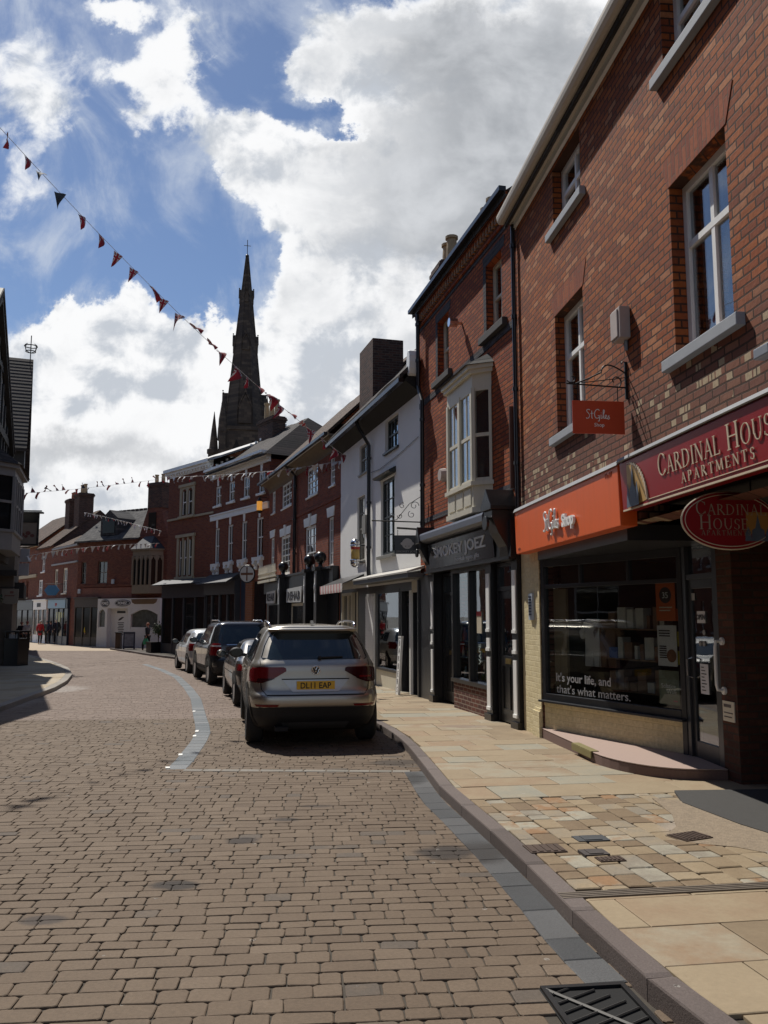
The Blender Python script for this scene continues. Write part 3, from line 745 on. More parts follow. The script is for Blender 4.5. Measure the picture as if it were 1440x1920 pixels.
def serif_text(mb, txt, x, z, h, y=-.01, depth=.01, width=None, small=.78, gap=.12, mi=0, xf=None, wt=.10):
    """roman capitals with thick and thin strokes and serifs; first letters of words large, the rest small capitals"""
    T, t_ = wt, wt * .42
    G = {'I': (.34, [('v', .17)]), 'L': (.62, [('v', .14), ('h', .05, .58, 0), ('tick', .56, 0, .2)]), 'H': (.86, [('v', .15), ('v', .71), ('h', .15, .71, .5)]),
         'T': (.74, [('v', .37), ('h', .04, .70, 1), ('tick', .05, 1, -.2), ('tick', .69, 1, -.2)]), 'E': (.64, [('v', .14), ('h', .05, .56, 1), ('h', .14, .48, .52), ('h', .05, .60, 0), ('tick', .58, 0, .2), ('tick', .55, 1, -.18)]),
         'A': (.82, [('d', .12, 0, .40, 1, t_), ('d', .40, 1, .70, 0, T), ('h', .22, .58, .36), ('s', .12, 0), ('s', .70, 0)]),
         'N': (.88, [('d', .16, 0, .16, 1, t_), ('d', .16, 1, .72, 0, T), ('d', .72, 0, .72, 1, t_), ('s', .16, 0), ('s', .72, 1), ('s', .12, 1)]),
         'M': (1.02, [('d', .12, 0, .18, 1, t_), ('d', .18, 1, .50, .05, T), ('d', .50, .05, .84, 1, t_), ('d', .84, 1, .90, 0, T), ('s', .12, 0), ('s', .90, 0), ('s', .14, 1), ('s', .88, 1)]),
         'C': (.82, [('arc', .43, .5, .36, .50, 48, 318), ('tick', .70, .92, -.22), ('tick', .71, .1, .16)]), 'O': (.92, [('arc', .46, .5, .38, .51, 0, 360)]),
         'U': (.84, [('d', .15, .3, .15, 1, T), ('arc', .42, .32, .27, .33, 180, 360), ('d', .69, .3, .69, 1, t_), ('s', .15, 1), ('s', .69, 1)]),
         'D': (.88, [('v', .15), ('arc', .30, .5, .48, .48, -90, 90), ('h', .05, .32, 1), ('h', .05, .32, 0)]), 'P': (.68, [('v', .15), ('arc', .28, .74, .30, .25, -90, 90), ('h', .05, .30, 1), ('h', .15, .30, .49)]),
         'R': (.80, [('v', .15), ('arc', .28, .74, .28, .25, -90, 90), ('h', .05, .30, 1), ('h', .15, .30, .49), ('d', .34, .50, .72, 0, T), ('s', .70, 0)]),
         'S': (.60, [('arc', .30, .745, .21, .25, 40, 270), ('arc', .29, .255, .23, .26, -140, 90), ('tick', .50, .93, -.17), ('tick', .07, .08, .17)])}
    quads = []; cx = 0.; first = True
    for ch in txt:
        if ch == ' ': cx += .42 * h; first = True; continue
        k = h if first else h * small; first = False; w, parts = G[ch]
        def line(x0, z0, x1, z1, wd):
            dx, dz = x1 - x0, z1 - z0; L = math.hypot(dx, dz) or 1; nx, nz = -dz / L * wd / 2, dx / L * wd / 2
            quads.append([(cx + k * px, k * pz) for px, pz in ((x0 + nx, z0 + nz), (x1 + nx, z1 + nz), (x1 - nx, z1 - nz), (x0 - nx, z0 - nz))])
        for p in parts:
            if p[0] == 'v': line(p[1], 0, p[1], 1, T); line(p[1] - .12, .02, p[1] + .12, .02, .04); line(p[1] - .12, .98, p[1] + .12, .98, .04)
            elif p[0] == 'h': zz = min(max(p[3], .025), .975); line(p[1], zz, p[2], zz, .05)
            elif p[0] == 'd': line(*p[1:6])
            elif p[0] == 's': zz = min(max(p[2], .02), .98); line(p[1] - .11, zz, p[1] + .11, zz, .04)
            elif p[0] == 'tick': line(p[1], p[2], p[1] + .01, p[2] + p[3], .05)
            elif p[0] == 'arc':
                _, ax, az, rx, rz, a0, a1 = p; n = max(8, int(abs(a1 - a0) / 14)); prev = None
                for i in range(n + 1):
                    a = R(a0 + (a1 - a0) * i / n); wd = t_ + (T - t_) * abs(math.cos(a)) ** 1.3
                    o = ((cx + k * (ax + rx * math.cos(a)), k * (az + rz * math.sin(a))), (cx + k * (ax + (rx - wd) * math.cos(a)), k * (az + (rz - wd * .8) * math.sin(a))))
                    if prev: quads.append([prev[0], o[0], o[1], prev[1]])
                    prev = o
        cx += w * k + gap * h * .35
    s_ = (width / cx) if width else 1.
    for i, q in enumerate(quads):
        e = y - i * 1e-5
        vs = [(x + a * s_, e - depth, z + c) for a, c in q] + [(x + a * s_, e, z + c) for a, c in q]
        if xf is not None: vs = [xf @ Vector(v) for v in vs]
        mb.add(vs, [(0, 1, 2, 3), (0, 4, 5, 1), (1, 5, 6, 2), (2, 6, 7, 3), (3, 7, 4, 0)], mi)
    return cx * s_

def hand_script(mb, x, z, h, y=-.01, r=.012, mi=0, sx=1.):
    """the handwritten words 'St Giles' as pen strokes"""
    strokes = [[(.30, .92), (.22, 1.0), (.10, .98), (.04, .86), (.10, .70), (.22, .52), (.26, .30), (.16, .08), (.02, .06), (.0, .14)],
               [(.44, .86), (.43, .5), (.44, .10), (.50, .06)], [(.34, .58), (.56, .60)],
               [(1.06, .90), (.96, 1.02), (.82, .98), (.70, .78), (.66, .50), (.70, .22), (.82, .08), (.98, .14), (1.04, .34), (.92, .36)], [(1.04, .36), (1.05, 0.), (1.0, -.22), (.92, -.18)],
               [(1.18, .46), (1.17, .12), (1.22, .06), (1.30, .16)], [(1.19, .64), (1.20, .67)], [(1.30, .16), (1.44, .80), (1.42, .96), (1.36, .9), (1.36, .3), (1.40, .08), (1.48, .12)],
               [(1.48, .12), (1.62, .30), (1.60, .42), (1.52, .40), (1.50, .2), (1.56, .06), (1.68, .1)], [(1.68, .1), (1.82, .42), (1.78, .3), (1.86, .14), (1.78, .02), (1.68, .06)]]
    for s_ in strokes:
        p = [Vector((x + a * h * sx, y, z + c * h)) for a, c in s_]; q = []
        for i in range(len(p) - 1):
            p0, p1, p2, p3 = p[max(i - 1, 0)], p[i], p[i + 1], p[min(i + 2, len(p) - 1)]
            for k in range(4):
                t = k / 4; q.append(.5 * ((2 * p1) + (p2 - p0) * t + (2 * p0 - 5 * p1 + 4 * p2 - p3) * t * t + (3 * p1 - p0 - 3 * p2 + p3) * t ** 3))
        mb.tube(q + [p[-1]], r, 6, mi)

def spiral(c, r0, turns, a0, ax, ay, n=26, k=.75):
    """points of a wrought-iron scroll round c in the plane of ax, ay"""
    c = Vector(c); ax = Vector(ax); ay = Vector(ay)
    return [c + (ax * math.cos(a0 + turns * 2 * math.pi * i / n) + ay * math.sin(a0 + turns * 2 * math.pi * i / n)) * r0 * (1 - k * i / n) for i in range(n + 1)]

# ------------------------------------------------------------------ the brick house with the orange shop
A = building('brick_house', 'tall red-brick house above the orange shop front and the maroon sign', 2.101, 12.982, -.109)
ow, xr = (.9, 4.0), 11.
upper = [(1.92, 3.02, 6.88, 7.74), (5.38, 6.46, 6.88, 7.74), (8.85, 9.9, 6.88, 7.74)]
lower = [(1.88, 2.98, 4.04, 5.68), (5.40, 6.44, 4.04, 5.68), (8.85, 9.9, 4.04, 5.68)]
wall(A, M_brickA, 0, xr, -.3, 7.9, upper + lower + [(.9, xr - 1.2, -.31, 2.63, .2), (4.47, xr - 1.2, 2.6299, 2.84, .3)], rec=.16, depth=7.)
sl = (M_sill, .11, .16, .075)
for i, (a, b_, c, d) in enumerate(lower):
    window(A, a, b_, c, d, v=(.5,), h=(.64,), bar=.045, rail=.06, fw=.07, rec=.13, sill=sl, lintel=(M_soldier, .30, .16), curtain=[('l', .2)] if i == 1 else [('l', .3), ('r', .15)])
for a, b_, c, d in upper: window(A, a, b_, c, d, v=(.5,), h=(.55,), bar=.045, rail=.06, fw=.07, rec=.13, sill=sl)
mb = MB(); mb.box(-.02, xr, -.17, .02, 7.895, 7.94); mb.build('soffit', mat('soffit_board', (.52, .47, .39), .6, var=.1), A)
mb = MB(); mb.box(.0, xr, -.05, -.005, 7.80, 7.893); mb.build('frieze_board', M_white, A)
mb = MB()
mb.prism_x([(-.30, 7.98), (-.29, 7.93), (-.26, 7.89), (-.21, 7.885), (-.175, 7.90), (-.17, 8.02), (-.30, 8.02)], -.04, xr); mb.build('gutter', mat('soffit_board'), A)
pitched_roof(A, M_slate, -.02, xr, 7.98, .18, 11.2, 3.6, 7.)
# painted pier, and a slanting shop window set back to the door
mb = MB(); mb.box(.0, .9, -.014, .02, -.3, 2.63); mb.box(.58, .90, -.05, -.014, -.3, .36); mb.box(.62, .90, -.03, -.014, .36, .40); mb.build('painted_pier', M_creambrick, A)
SX = Matrix.Translation((.92, .03, 0)) @ Matrix.Rotation(math.atan2(.92, 2.43), 4, 'Z')       # along the slanting window
Ls = math.hypot(2.43, .92)
mb = MB(); mb.x = SX; mb.box(0, Ls, 0, .2, -.1, .50); mb.box(0, Ls, -.012, 0, .455, .50); mb.build('stall_wall', M_creambrick, A)
f = MB(); f.x = SX
for x0, x1, z0, z1, y0 in ((0, .07, .53, 2.46, -.03), (Ls - .07, Ls, .1, 2.46, -.03), (.07, Ls - .07, .53, .62, -.035), (.07, Ls - .07, 2.36, 2.46, -.03), (.07, Ls - .07, 2.06, 2.11, -.02)): f.box(x0, x1, y0, .05, z0, z1)
f.box(-.02, Ls, -.10, .02, .502, .53); f.box(.8, .84, -.018, .05, 2.11, 2.36); f.box(1.7, 1.74, -.018, .05, 2.11, 2.36)
SF = f.build('shop_window', M_dkgrey, A, bevel=.004)
p = MB(); p.x = SX; p.box(.06, Ls - .06, .012, .018, .6, 2.38); p.build('pane', M_shop, SF)
mb = MB(); mb.box(.9, 4.16, -.02, 1.12, 2.46, 2.625); mb.build('shutter_box', M_dkgrey, A)
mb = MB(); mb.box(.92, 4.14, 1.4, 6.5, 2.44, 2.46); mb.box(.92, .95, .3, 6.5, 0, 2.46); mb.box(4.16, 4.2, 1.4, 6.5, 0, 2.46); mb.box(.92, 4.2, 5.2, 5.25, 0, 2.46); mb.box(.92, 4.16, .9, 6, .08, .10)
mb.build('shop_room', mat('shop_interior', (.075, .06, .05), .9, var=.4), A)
def at_window(name, x0, x1, z0, z1, m, y=.03, d=.006, parent=SF):
    b = MB(); b.x = SX; b.box(x0, x1, y, y + d, z0, z1); return b.build(name, m, parent)
M_post_o = mat('orange_poster', (.55, .12, .03), .5); M_post_w = mat('white_poster', (.62, .62, .64), .5, var=.08); M_post_y = mat('yellow_poster', (.55, .48, .05), .5); M_post_d = mat('dim_photo_poster', (.20, .22, .16), .5, var=.7, scale=9)
M_ink = mat('dark_print', (.03, .03, .035), .6)
def poster(name, x0, x1, z0, z1, m, marks, label):
    o = at_window(name, x0, x1, z0, z1, m); o['label'] = label
    for kind, args, mm in marks:
        b = MB(); b.x = SX
        if kind == 'text': put_text(b, *args[:5], depth=.003, align='c', xf=None); b.x = SX
        elif kind == 'disc': cx, cz, r = args; b.add([(cx + r * math.cos(i * .3307), .0285, cz + r * math.sin(i * .3307)) for i in range(19)], [tuple(range(19))])
        elif kind == 'bars':
            for (a, c, zz) in args: b.box(a, c, .0265, .029, zz, zz + .014)
        b.build('print', mm, o)
    return o
xq = Ls - .46
poster('poster', xq, xq + .30, 1.62, 2.10, M_post_o, [('disc', (xq + .15, 1.92, .095), M_ink), ('text', ('35', .10, xq + .15, .026, 1.885), M_letter), ('bars', [(xq + .05, xq + .25, 1.77), (xq + .05, xq + .22, 1.735)], M_cream)], 'orange poster with 35 in a dark disc')
poster('poster', xq, xq + .30, 1.10, 1.57, M_post_w, [('bars', [(xq + .03, xq + .2, 1.5 - .03 * i) for i in range(3)] + [(xq + .03, xq + .14, 1.32 - .026 * i) for i in range(6)], M_ink), ('disc', (xq + .215, 1.22, .075), mat('photo_brown', (.2, .09, .05), .6, var=.5, scale=20))], 'white notice with a round photo')
poster('poster', xq, xq + .31, .66, 1.05, M_post_d, [('text', ('Solstice', .072, xq + .15, .026, .85), M_letter), ('text', ('Walk', .072, xq + .2, .026, .785), M_letter), ('bars', [(xq + .22, xq + .28, .70)], mat('pink_mark', (.5, .08, .15), .6))], 'dim photo poster reading Solstice Walk')
at_window('flyer', xq + .26, xq + .37, 1.62, 1.76, M_post_o, .05); at_window('flyer', xq + .26, xq + .37, 1.33, 1.5, M_post_y, .05); at_window('flyer', xq + .26, xq + .37, 1.12, 1.28, M_post_y, .05)
b = MB(); b.x = SX
put_text(b, "It's your life, and", .155, .26, .006, .80, depth=.003, width=1.08, bold=.002); put_text(b, "that's what matters.", .155, .26, .006, .645, depth=.003, width=1.42)
b.build('window_lettering', mat('etched_lettering', (.42, .43, .44), .6, var=.1), SF)
# goods in the window: shelves, shirts on rails, books, cards
b = MB(); b.x = SX
for z in (.72, 1.12, 1.5): b.box(1.0, 2.0, .25, .5, z, z + .02)
b.build('shelf', mat('shelf_wood', (.16, .10, .06), .7), SF)
gr = random.Random(5); cols = [(.5, .5, .48), (.4, .06, .05), (.08, .12, .3), (.45, .35, .1), (.1, .25, .15), (.2, .12, .08)]
for z in (.74, 1.14, 1.52):
    x = 1.02
    while x < 1.95:
        w = gr.uniform(.04, .16); h_ = gr.uniform(.1, .28); b = MB(); b.x = SX; b.box(x, x + w, .28, .42, z, z + h_); b.build('goods', mat('goods_%d' % gr.randrange(6), cols[gr.randrange(6)], .7), SF); x += w + gr.uniform(.01, .06)
for x, c, m in ((.62, 0, M_post_w), (.9, 1, mat('goods_1', cols[1]))):
    b = MB(); b.x = SX; b.prism([(x - .17, 1.0), (x - .02, 1.0), (x, 1.2), (x + .02, 1.0), (x + .17, 1.0), (x + .15, 1.5), (x + .24, 1.36), (x + .28, 1.46), (x + .13, 1.64), (x - .13, 1.64), (x - .28, 1.46), (x - .24, 1.36), (x - .15, 1.5)], .35, .42); b.build('shirt', m, SF, bevel=.01)
b = MB(); b.x = SX; b.box(.09, .36, .12, .16, .62, 2.05); b.build('pale_screen', mat('tan_board', (.28, .22, .15), .8), SF)
# shop door
D0 = 3.35
f = MB(); f.box(D0, D0 + .09, .93, 1.03, .12, 2.46); f.box(4.06, 4.16, .93, 1.03, .12, 2.46); f.box(D0 + .09, 4.06, .94, 1.02, 2.08, 2.14); f.box(D0 + .09, D0 + .16, .96, 1.0, .13, 2.08); f.box(3.99, 4.06, .96, 1.0, .13, 2.08); f.box(D0 + .16, 3.99, .96, 1.0, .13, .32); f.box(D0 + .16, 3.99, .96, 1.0, 1.98, 2.08)
DR = f.build('door', M_dkgrey, A, bevel=.004)
b = MB(); b.box(D0 + .15, 4.0, .978, .984, .3, 2.0); b.box(D0 + .09, 4.06, .978, .984, 2.13, 2.46); b.build('pane', M_shop, DR)
b = MB(); b.box(3.62, 3.80, .966, .972, 1.60, 1.73); o = b.build('open_sign', M_post_w, DR); b = MB(); put_text(b, 'OPEN', .075, 3.71, .963, 1.64, depth=.003, align='c', bold=.002); b.build('lettering', M_ink, o)
b = MB(); b.box(3.64, 3.82, .966, .972, .84, 1.16); o = b.build('notice', M_post_w, DR); b = MB(); [b.box(3.67, 3.67 + .06 + .05 * ((i * 7) % 3) / 2, .963, .9655, 1.12 - i * .035, 1.13 - i * .035) for i in range(8)]; b.build('print', M_ink, o)
b = MB(); b.box(3.46, 3.58, .966, .972, 1.85, 1.93); b.build('sticker', mat('grey_sticker', (.3, .3, .3), .6), DR)
for x, z in ((3.66, 1.38), (3.75, 1.38), (3.76, 1.5)): b = MB(); b.lathe([(.03, .966), (.03, .972)], (x, 0, z), 12, 'y'); b.v = [(q[0], q[1], q[2]) for q in b.v]; b.build('sticker', mat('grey_sticker'), DR)
b = MB(); b.tube([(D0 + .125, .96, 1.0), (D0 + .125, .9, 1.02), (D0 + .125, .9, 1.2), (D0 + .125, .96, 1.22)], .012, 8); b.build('handle', M_chrome, DR)
# brick pier beside the door with the white grab rail, passage beyond
mb = MB(); mb.box(4.16, 4.47, .93, 6.9, -.3, 2.63); mb.build('brick_pier', brick('shade_tinted_pier_brick', [(.10, .042, .028), (.13, .052, .034), (.085, .036, .026)], mortar=(.06, .045, .035)), A)  # shade of the recess put into this darker brick colour
b = MB(); b.tube([(4.24, .93, 1.42), (4.24, .85, 1.42), (4.24, .84, 1.36), (4.24, .84, .98), (4.24, .85, .93), (4.24, .93, .92)], .017, 8)
for z in (1.42, .92): b.lathe([(.04, .905), (.04, .928)], (4.24, 0, z), 12, 'y')
b.build('grab_rail', M_white, A, smooth=False)
b = MB(); b.box(4.19, 4.42, .918, .928, .62, .82); o = b.build('notice_plate', M_cream, A); b = MB(); b.box(4.22, 4.36, .914, .9175, .76, .79); b.box(4.22, 4.39, .914, .9175, .70, .71); b.box(4.22, 4.37, .914, .9175, .66, .67); b.build('print', mat('grey_print', (.12, .1, .09), .7), o)
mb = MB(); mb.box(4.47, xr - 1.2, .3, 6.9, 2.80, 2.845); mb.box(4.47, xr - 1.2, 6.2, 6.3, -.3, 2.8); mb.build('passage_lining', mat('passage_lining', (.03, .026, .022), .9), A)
# raised curved terrazzo step
arc = [(.86, .02), (.9, -.015), (2.4, -.02), (3.0, -.05)] + [(3.0 + 1.2 * math.sin(R(a)), -.05 + .75 * (1 - math.cos(R(a)))) for a in range(12, 91, 8)] + [(4.24, .92), (3.3, .99), (.93, .06)]
def step(z0, z1, m, name, grow=0.):
    b = MB(); n = len(arc); b.prism_z([(x, y - grow if y < .7 else y) for x, y in arc], z0, z1); return b.build(name, m, A, bevel=.006)
step(-.3, .125, mat('terrazzo_riser', (.16, .10, .085), .7, var=.25, scale=60, bump=.1), 'step')
step(.128, .142, mat('terrazzo_top', (.37, .27, .225), .7, var=.12, scale=90), 'step_tread', .004)
b = MB(); b.box(2.35, 3.02, -.075, .02, .1425, .150); b.box(2.35, 3.02, -.078, -.06, .07, .1425); b.build('step_nosing', mat('brass_strip', (.22, .19, .08), .6, metal=.3), A)
# fittings on the brickwork
b = MB(); b.box(4.17, 4.40, -.12, -.005, 4.56, 4.90); b.box(4.17, 4.36, -.135, -.12, 4.58, 4.88); b.build('alarm_box', mat('faded_box', (.42, .36, .33), .6), A, bevel=.015)
b = MB(); b.tube([(4.3, -.02, 4.56), (4.3, -.02, 4.45)], .02, 8); b.build('alarm_conduit', M_steel, A)
b = MB(); b.box(7.12, 7.22, -.12, -.01, 3.55, 3.59); b.box(7.04, 7.24, -.21, -.12, 3.50, 3.58); b.build('floodlight', M_steel, A, bevel=.01)
b = MB(); b.box(.47, .66, -.05, -.015, 1.62, 2.0); o = b.build('parking_plate', mat('pale_plate', (.40, .46, .52), .5), A, bevel=.004)
b = MB(); [b.box(.495 + .075 * (i % 2), .555 + .075 * (i % 2), -.054, -.0505, 1.94 - .042 * (i // 2), 1.965 - .042 * (i // 2)) for i in range(14)]; b.build('print', mat('navy_print', (.02, .03, .07), .6), o)
pipe(A, [(.035, -.06, 7.86), (.035, -.06, 3.2)], .035, M_black)

# fascia signs of the house, each a thing of its own
def on(b, name, label, cat, x, y, z, group=None):
    """a thing fixed on a building's front: an Empty placed in the building's frame"""
    p = b.matrix_basis @ Vector((x, y, z)); return empty(name, p, b.rotation_euler.z, label, cat, group)
for ob in (A,): ob.matrix_basis = Matrix.Translation(ob.location) @ Matrix.Rotation(ob.rotation_euler.z, 4, 'Z')
fs = on(A, 'shop_fascia', 'long orange fascia board lettered St Giles Shop over the charity shop window', 'shop sign', 0, 0, 2.58)
b = MB(); b.prism_x([(-.02, .0), (-.20, .0), (-.215, .61), (-.19, .64), (-.02, .68)], .42, 4.44); b.build('board', M_orange, fs, bevel=.006)
b = MB(); b.prism_x([(.0, .665), (-.20, .645), (-.225, .61), (-.235, .615), (-.21, .665), (.0, .70)], .40, 4.46); b.build('flashing', M_lead, fs)
b = MB(); hand_script(b, 1.93, .17, .26, -.232, .013, sx=1.28); b.build('script_lettering', M_letter, fs, smooth=True)
b = MB(); put_text(b, 'Shop', .21, 2.68, -.23, .17, depth=.03, width=.44, bold=.007); b.build('shop_lettering', M_letter, fs)
b = MB(); put_text(b, 'No.17', .075, 4.1, -.217, .53, depth=.004); b.build('number_lettering', mat('dark_red_print', (.30, .05, .02), .6), fs)
b = MB(); put_text(b, 'stgiles', .05, .55, -.205, .05, depth=.004); b.build('small_lettering', mat('dark_red_print', (.3, .05, .02)), fs)

M_maroon = mat('maroon_sign_panel', (.27, .012, .016), .35, var=.12, coat=.05); M_goldline = mat('pale_gold_line', (.62, .52, .38), .4)
M_skyart = mat('sunset_panel', (.52, .33, .12), .4, var=.25, scale=3); M_tower = mat('blue_tower_paint', (.10, .13, .18), .5, var=.4, scale=14)
def tower_art(b, x, z, h, y, w=.06):
    """a hazy cathedral tower with a spire and side spires"""
    def pr(poly, e): b.prism([(x + px * w / .06, z + pz * h) for px, pz in poly], y - e, y)
    pr([(-.05, 0), (.05, 0), (.045, .42), (.02, .5), (0, 1.0), (-.02, .5), (-.045, .42)], .002)
    pr([(-.10, 0), (-.05, 0), (-.055, .3), (-.075, .55), (-.095, .3)], .003); pr([(.05, 0), (.10, 0), (.095, .3), (.075, .55), (.055, .3)], .0035)
fs = on(A, 'apartment_fascia', 'long maroon fascia board lettered Cardinal House Apartments above the dark passage', 'shop sign', 0, 0, 2.72)
b = MB(); b.prism_x([(-.02, .06), (-.06, .0), (-.20, .0), (-.225, .47), (-.20, .50), (-.02, .52)], 4.52, 9.6); b.build('board', M_maroon, fs, bevel=.006)
b = MB(); b.prism_x([(.0, .525), (-.235, .505), (-.24, .48), (-.25, .49), (-.235, .525), (.0, .55)], 4.50, 9.62); b.build('flashing', M_lead, fs)
b = MB(); b.box(4.98, 9.5, -.222, -.2175, .435, .442); b.box(5.13, 9.5, -.2085, -.204, .03, .037); b.box(4.54, 9.58, -.207, -.19, -.012, .004)
arc_ = [(5.13 - .42 * (1 - math.cos(R(a))), .037 + .405 * math.sin(R(a))) for a in range(0, 91, 6)]
for (xa, za), (xb, zb) in zip(arc_, arc_[1:]): b.box(min(xa, xb) - .004, max(xa, xb) + .004, -.2195 - .01 * (za / .47), -.20, min(za, zb), max(za, zb) + .004)
b.build('line', M_goldline, fs)
b = MB(); yv = lambda z: -.2015 - .025 * z / .47
pl = [(4.66, .006)] + [(x - .012, z) for x, z in arc_ if z < .43] + [(4.70, .43)]
b.add([(x, yv(z) - .002, z) for x, z in pl], [tuple(range(len(pl)))]); b.build('sunset_panel', M_skyart, fs)
b = MB(); tower_art(b, 4.83, .008, .42, -.2255, .085); b.build('tower_emblem', M_tower, fs)
tilt = Matrix.Translation((0, -.204, 0)) @ Matrix.Rotation(math.atan2(.025, .47), 4, 'X')
b = MB(); serif_text(b, 'CARDINAL HOUSE', 5.40, .20, .20, 0, .006, width=1.98, xf=tilt); b.build('name_lettering', M_goldline, fs)
b = MB(); serif_text(b, 'APARTMENTS', 5.84, .075, .088, 0, .006, width=1.20, small=1., gap=.8, xf=tilt, wt=.12); b.build('apartments_lettering', M_goldline, fs)

# oval sign under the passage head, square to the street
sg = on(A, 'oval_sign', 'oval maroon hanging sign for Cardinal House Apartments in the passage mouth', 'hanging sign', 6.02, .10, 2.46)
sg.rotation_euler.z += R(90)
def oval(rx, rz, y0, y1, m, name, n=48):
    b = MB(); b.prism([(rx * math.cos(2 * math.pi * i / n), rz * math.sin(2 * math.pi * i / n)) for i in range(n)], y0, y1); return b.build(name, m, sg)
oval(.41, .235, -.012, .012, M_maroon, 'board')
b = MB(); n = 48
for rx, rz, rr_, y in ((.41, .235, .011, 0), (.388, .215, .004, -.014)): b.tube([(rx * math.cos(2 * math.pi * i / n), y, rz * math.sin(2 * math.pi * i / n)) for i in range(n + 1)], rr_, 6)
b.build('rim', M_goldline, sg)
b = MB(); b.box(.14, .33, -.0145, -.0125, -.11, .07); b.build('sunset_panel', mat('dim_sunset', (.40, .20, .05), .5), sg)
b = MB(); tower_art(b, .24, -.17, .22, -.0146, .07); b.build('tower_emblem', M_tower, sg)
b = MB(); serif_text(b, 'CARDINAL', -.30, .045, .115, -.016, .003, width=.62); serif_text(b, 'HOUSE', -.27, -.075, .115, -.016, .003, width=.43); b.build('name_lettering', mat('shade_dimmed_gold', (.36, .29, .21), .5), sg)  # shade under the passage head put into the gold of the lettering
b = MB(); serif_text(b, 'APARTMENTS', -.255, -.125, .042, -.016, .003, width=.44, small=1., gap=.6, wt=.12); b.build('apartments_lettering', mat('shade_dimmed_gold_small', (.28, .2, .14), .5), sg)  # the small gold carries the same shade in its colour
for x in (-.2, .2): b = MB(); b.tube([(x, 0, .21), (x, 0, .35)], .006, 6); b.build('hanger', M_iron, sg)

# bracket sign of the orange shop
sg = on(A, 'bracket_sign', 'small orange-red St Giles Shop plate hung from a scrolled iron wall bracket', 'hanging sign', 4.25, 0, 4.0)
Z = (0, 0, 1); Yv = (0, 1, 0)
b = MB(); b.box(-.012, .012, -.025, 0, -.06, .34); b.tube([(0, 0, .06), (0, -.66, .09)], .009, 6)
b.tube([(0, -.02, .22)] + [(0, -.02 - .26 * math.sin(R(a)) , .22 + .09 * math.sin(R(a * 2)) * .9 - .12 * (1 - math.cos(R(a))) * 0) for a in range(10, 91, 10)] + [(0, -.42, .15), (0, -.56, .09)], .008, 6)
b.tube(spiral((0, -.13, .13), .075, .8, -1.2, Yv, Z), .007, 6); b.tube(spiral((0, -.60, .15), .06, .7, 3.6, Yv, Z), .007, 6); b.tube([(0, -.02, .17), (0, -.5, .10)], .005, 6)
b.tube(spiral((0, -.04, .32), .03, .6, 0, Yv, Z), .006, 6)
b.build('bracket', M_iron, sg)
b = MB(); b.tube([(0, -.54, .085), (0, -.54, -.09)], .005, 6); b.tube([(0, -.11, .06), (0, -.11, -.09)], .005, 6); b.build('chain', M_iron, sg)
b = MB(); b.box(-.008, .008, -.605, -.045, -.44, -.09); b.build('plate', M_orange2, sg, bevel=.004)
tx = Matrix.Rotation(R(90), 4, 'Z')
b = MB(); b.x = Matrix.Rotation(R(90), 4, 'Z'); hand_script(b, -.46, -.285, .10, -.0125, .0042, sx=1.35); put_text(b, 'Shop', .055, -.375, -.0105, -.365, depth=.003); b.build('lettering', M_letter, sg)
# ------------------------------------------------------------------ second house: bay window over the black shop front
def place(b): b.matrix_basis = Matrix.Translation(b.location) @ Matrix.Rotation(b.rotation_euler.z, 4, 'Z'); return b
B = place(building('brick_house', 'narrow bright-red brick house with the cream bay window over the black shop', .801, 18.662, -.229))
LB = 5.80
bw = [(1.44, 2.20, 6.56, 7.80), (4.42, 5.18, 6.56, 7.80)]
wall(B, M_brickB, 0, LB, -.3, 8.35, bw + [(.95, LB - .04, -.31, 2.75, .25)], rec=.14, depth=7.)
for a, b_, c, d in bw:
    window(B, a, b_, c, d, v=(.5,), h=(.5,), rec=.13, fm=M_cream, sill=(M_darksill, .13, .22, .09), curtain=[('l', .3)])
    mb = MB(); n = 9                                      # dark brick arch over each sash
    mb.prism([(a - .12, d + .01), (b_ + .12, d + .01), (b_ + .16, d + .2), (a - .16, d + .2)], -.006, .02); mb.prism([(a - .14, c), (a - .003, c), (a - .003, d), (a - .14, d)], -.006, .02); mb.build('dark_brick_surround', M_blue, B)
mb = MB(); mb.box(0, LB, -.012, .01, 6.30, 6.42); mb.box(0, LB, -.012, .01, 8.06, 8.14); mb.box(0, LB, -.012, .01, 3.70, 3.80); mb.build('blue_brick_band', M_blue, B)
mb = MB(); mb.box(-.02, LB, -.05, .02, 8.14, 8.22); mb.box(-.02, LB, -.10, .02, 8.36, 8.44); mb.box(-.02, LB, -.15, .02, 8.44, 8.52); mb.build('cornice', M_brickB, B)
mb = MB(); x = .04
while x < LB - .08: mb.box(x, x + .075, -.10, .0, 8.225, 8.36); x += .15
mb.build('dentil_course', brick('orange_dentil_brick', [(.45, .19, .07), (.38, .14, .055)], weather=.2), B)
mb = MB(); mb.box(-.04, LB, -.26, -.14, 8.50, 8.58); mb.build('gutter', M_black, B)
pitched_roof(B, M_slate, -.04, LB, 8.52, .16, 11.0, 3.4, 7.)
chimney(B, -.1, .75, 1.2, 2.0, 8.9, 10.6, [(.1, 1.6, .55), (.5, 1.6, .6)])
chimney(B, .15, .75, .3, .9, 8.5, 9.55, [(.28, .6, .55), (.58, .6, .6)])
pipe(B, [(.30, -.12, 8.4), (.30, -.12, 6.75), (.62, -.12, 6.35), (.62, -.12, 3.5)], .045)
mb = MB(); mb.box(.50, .74, -.2, -.02, 3.32, 3.56); mb.build('rainwater_head', M_iron, B)
pipe(B, [(5.62, -.05, 5.0), (5.62, -.05, 3.7)], .04, mat('rust_pipe', (.10, .04, .025), .7), 'vent_pipe', False)
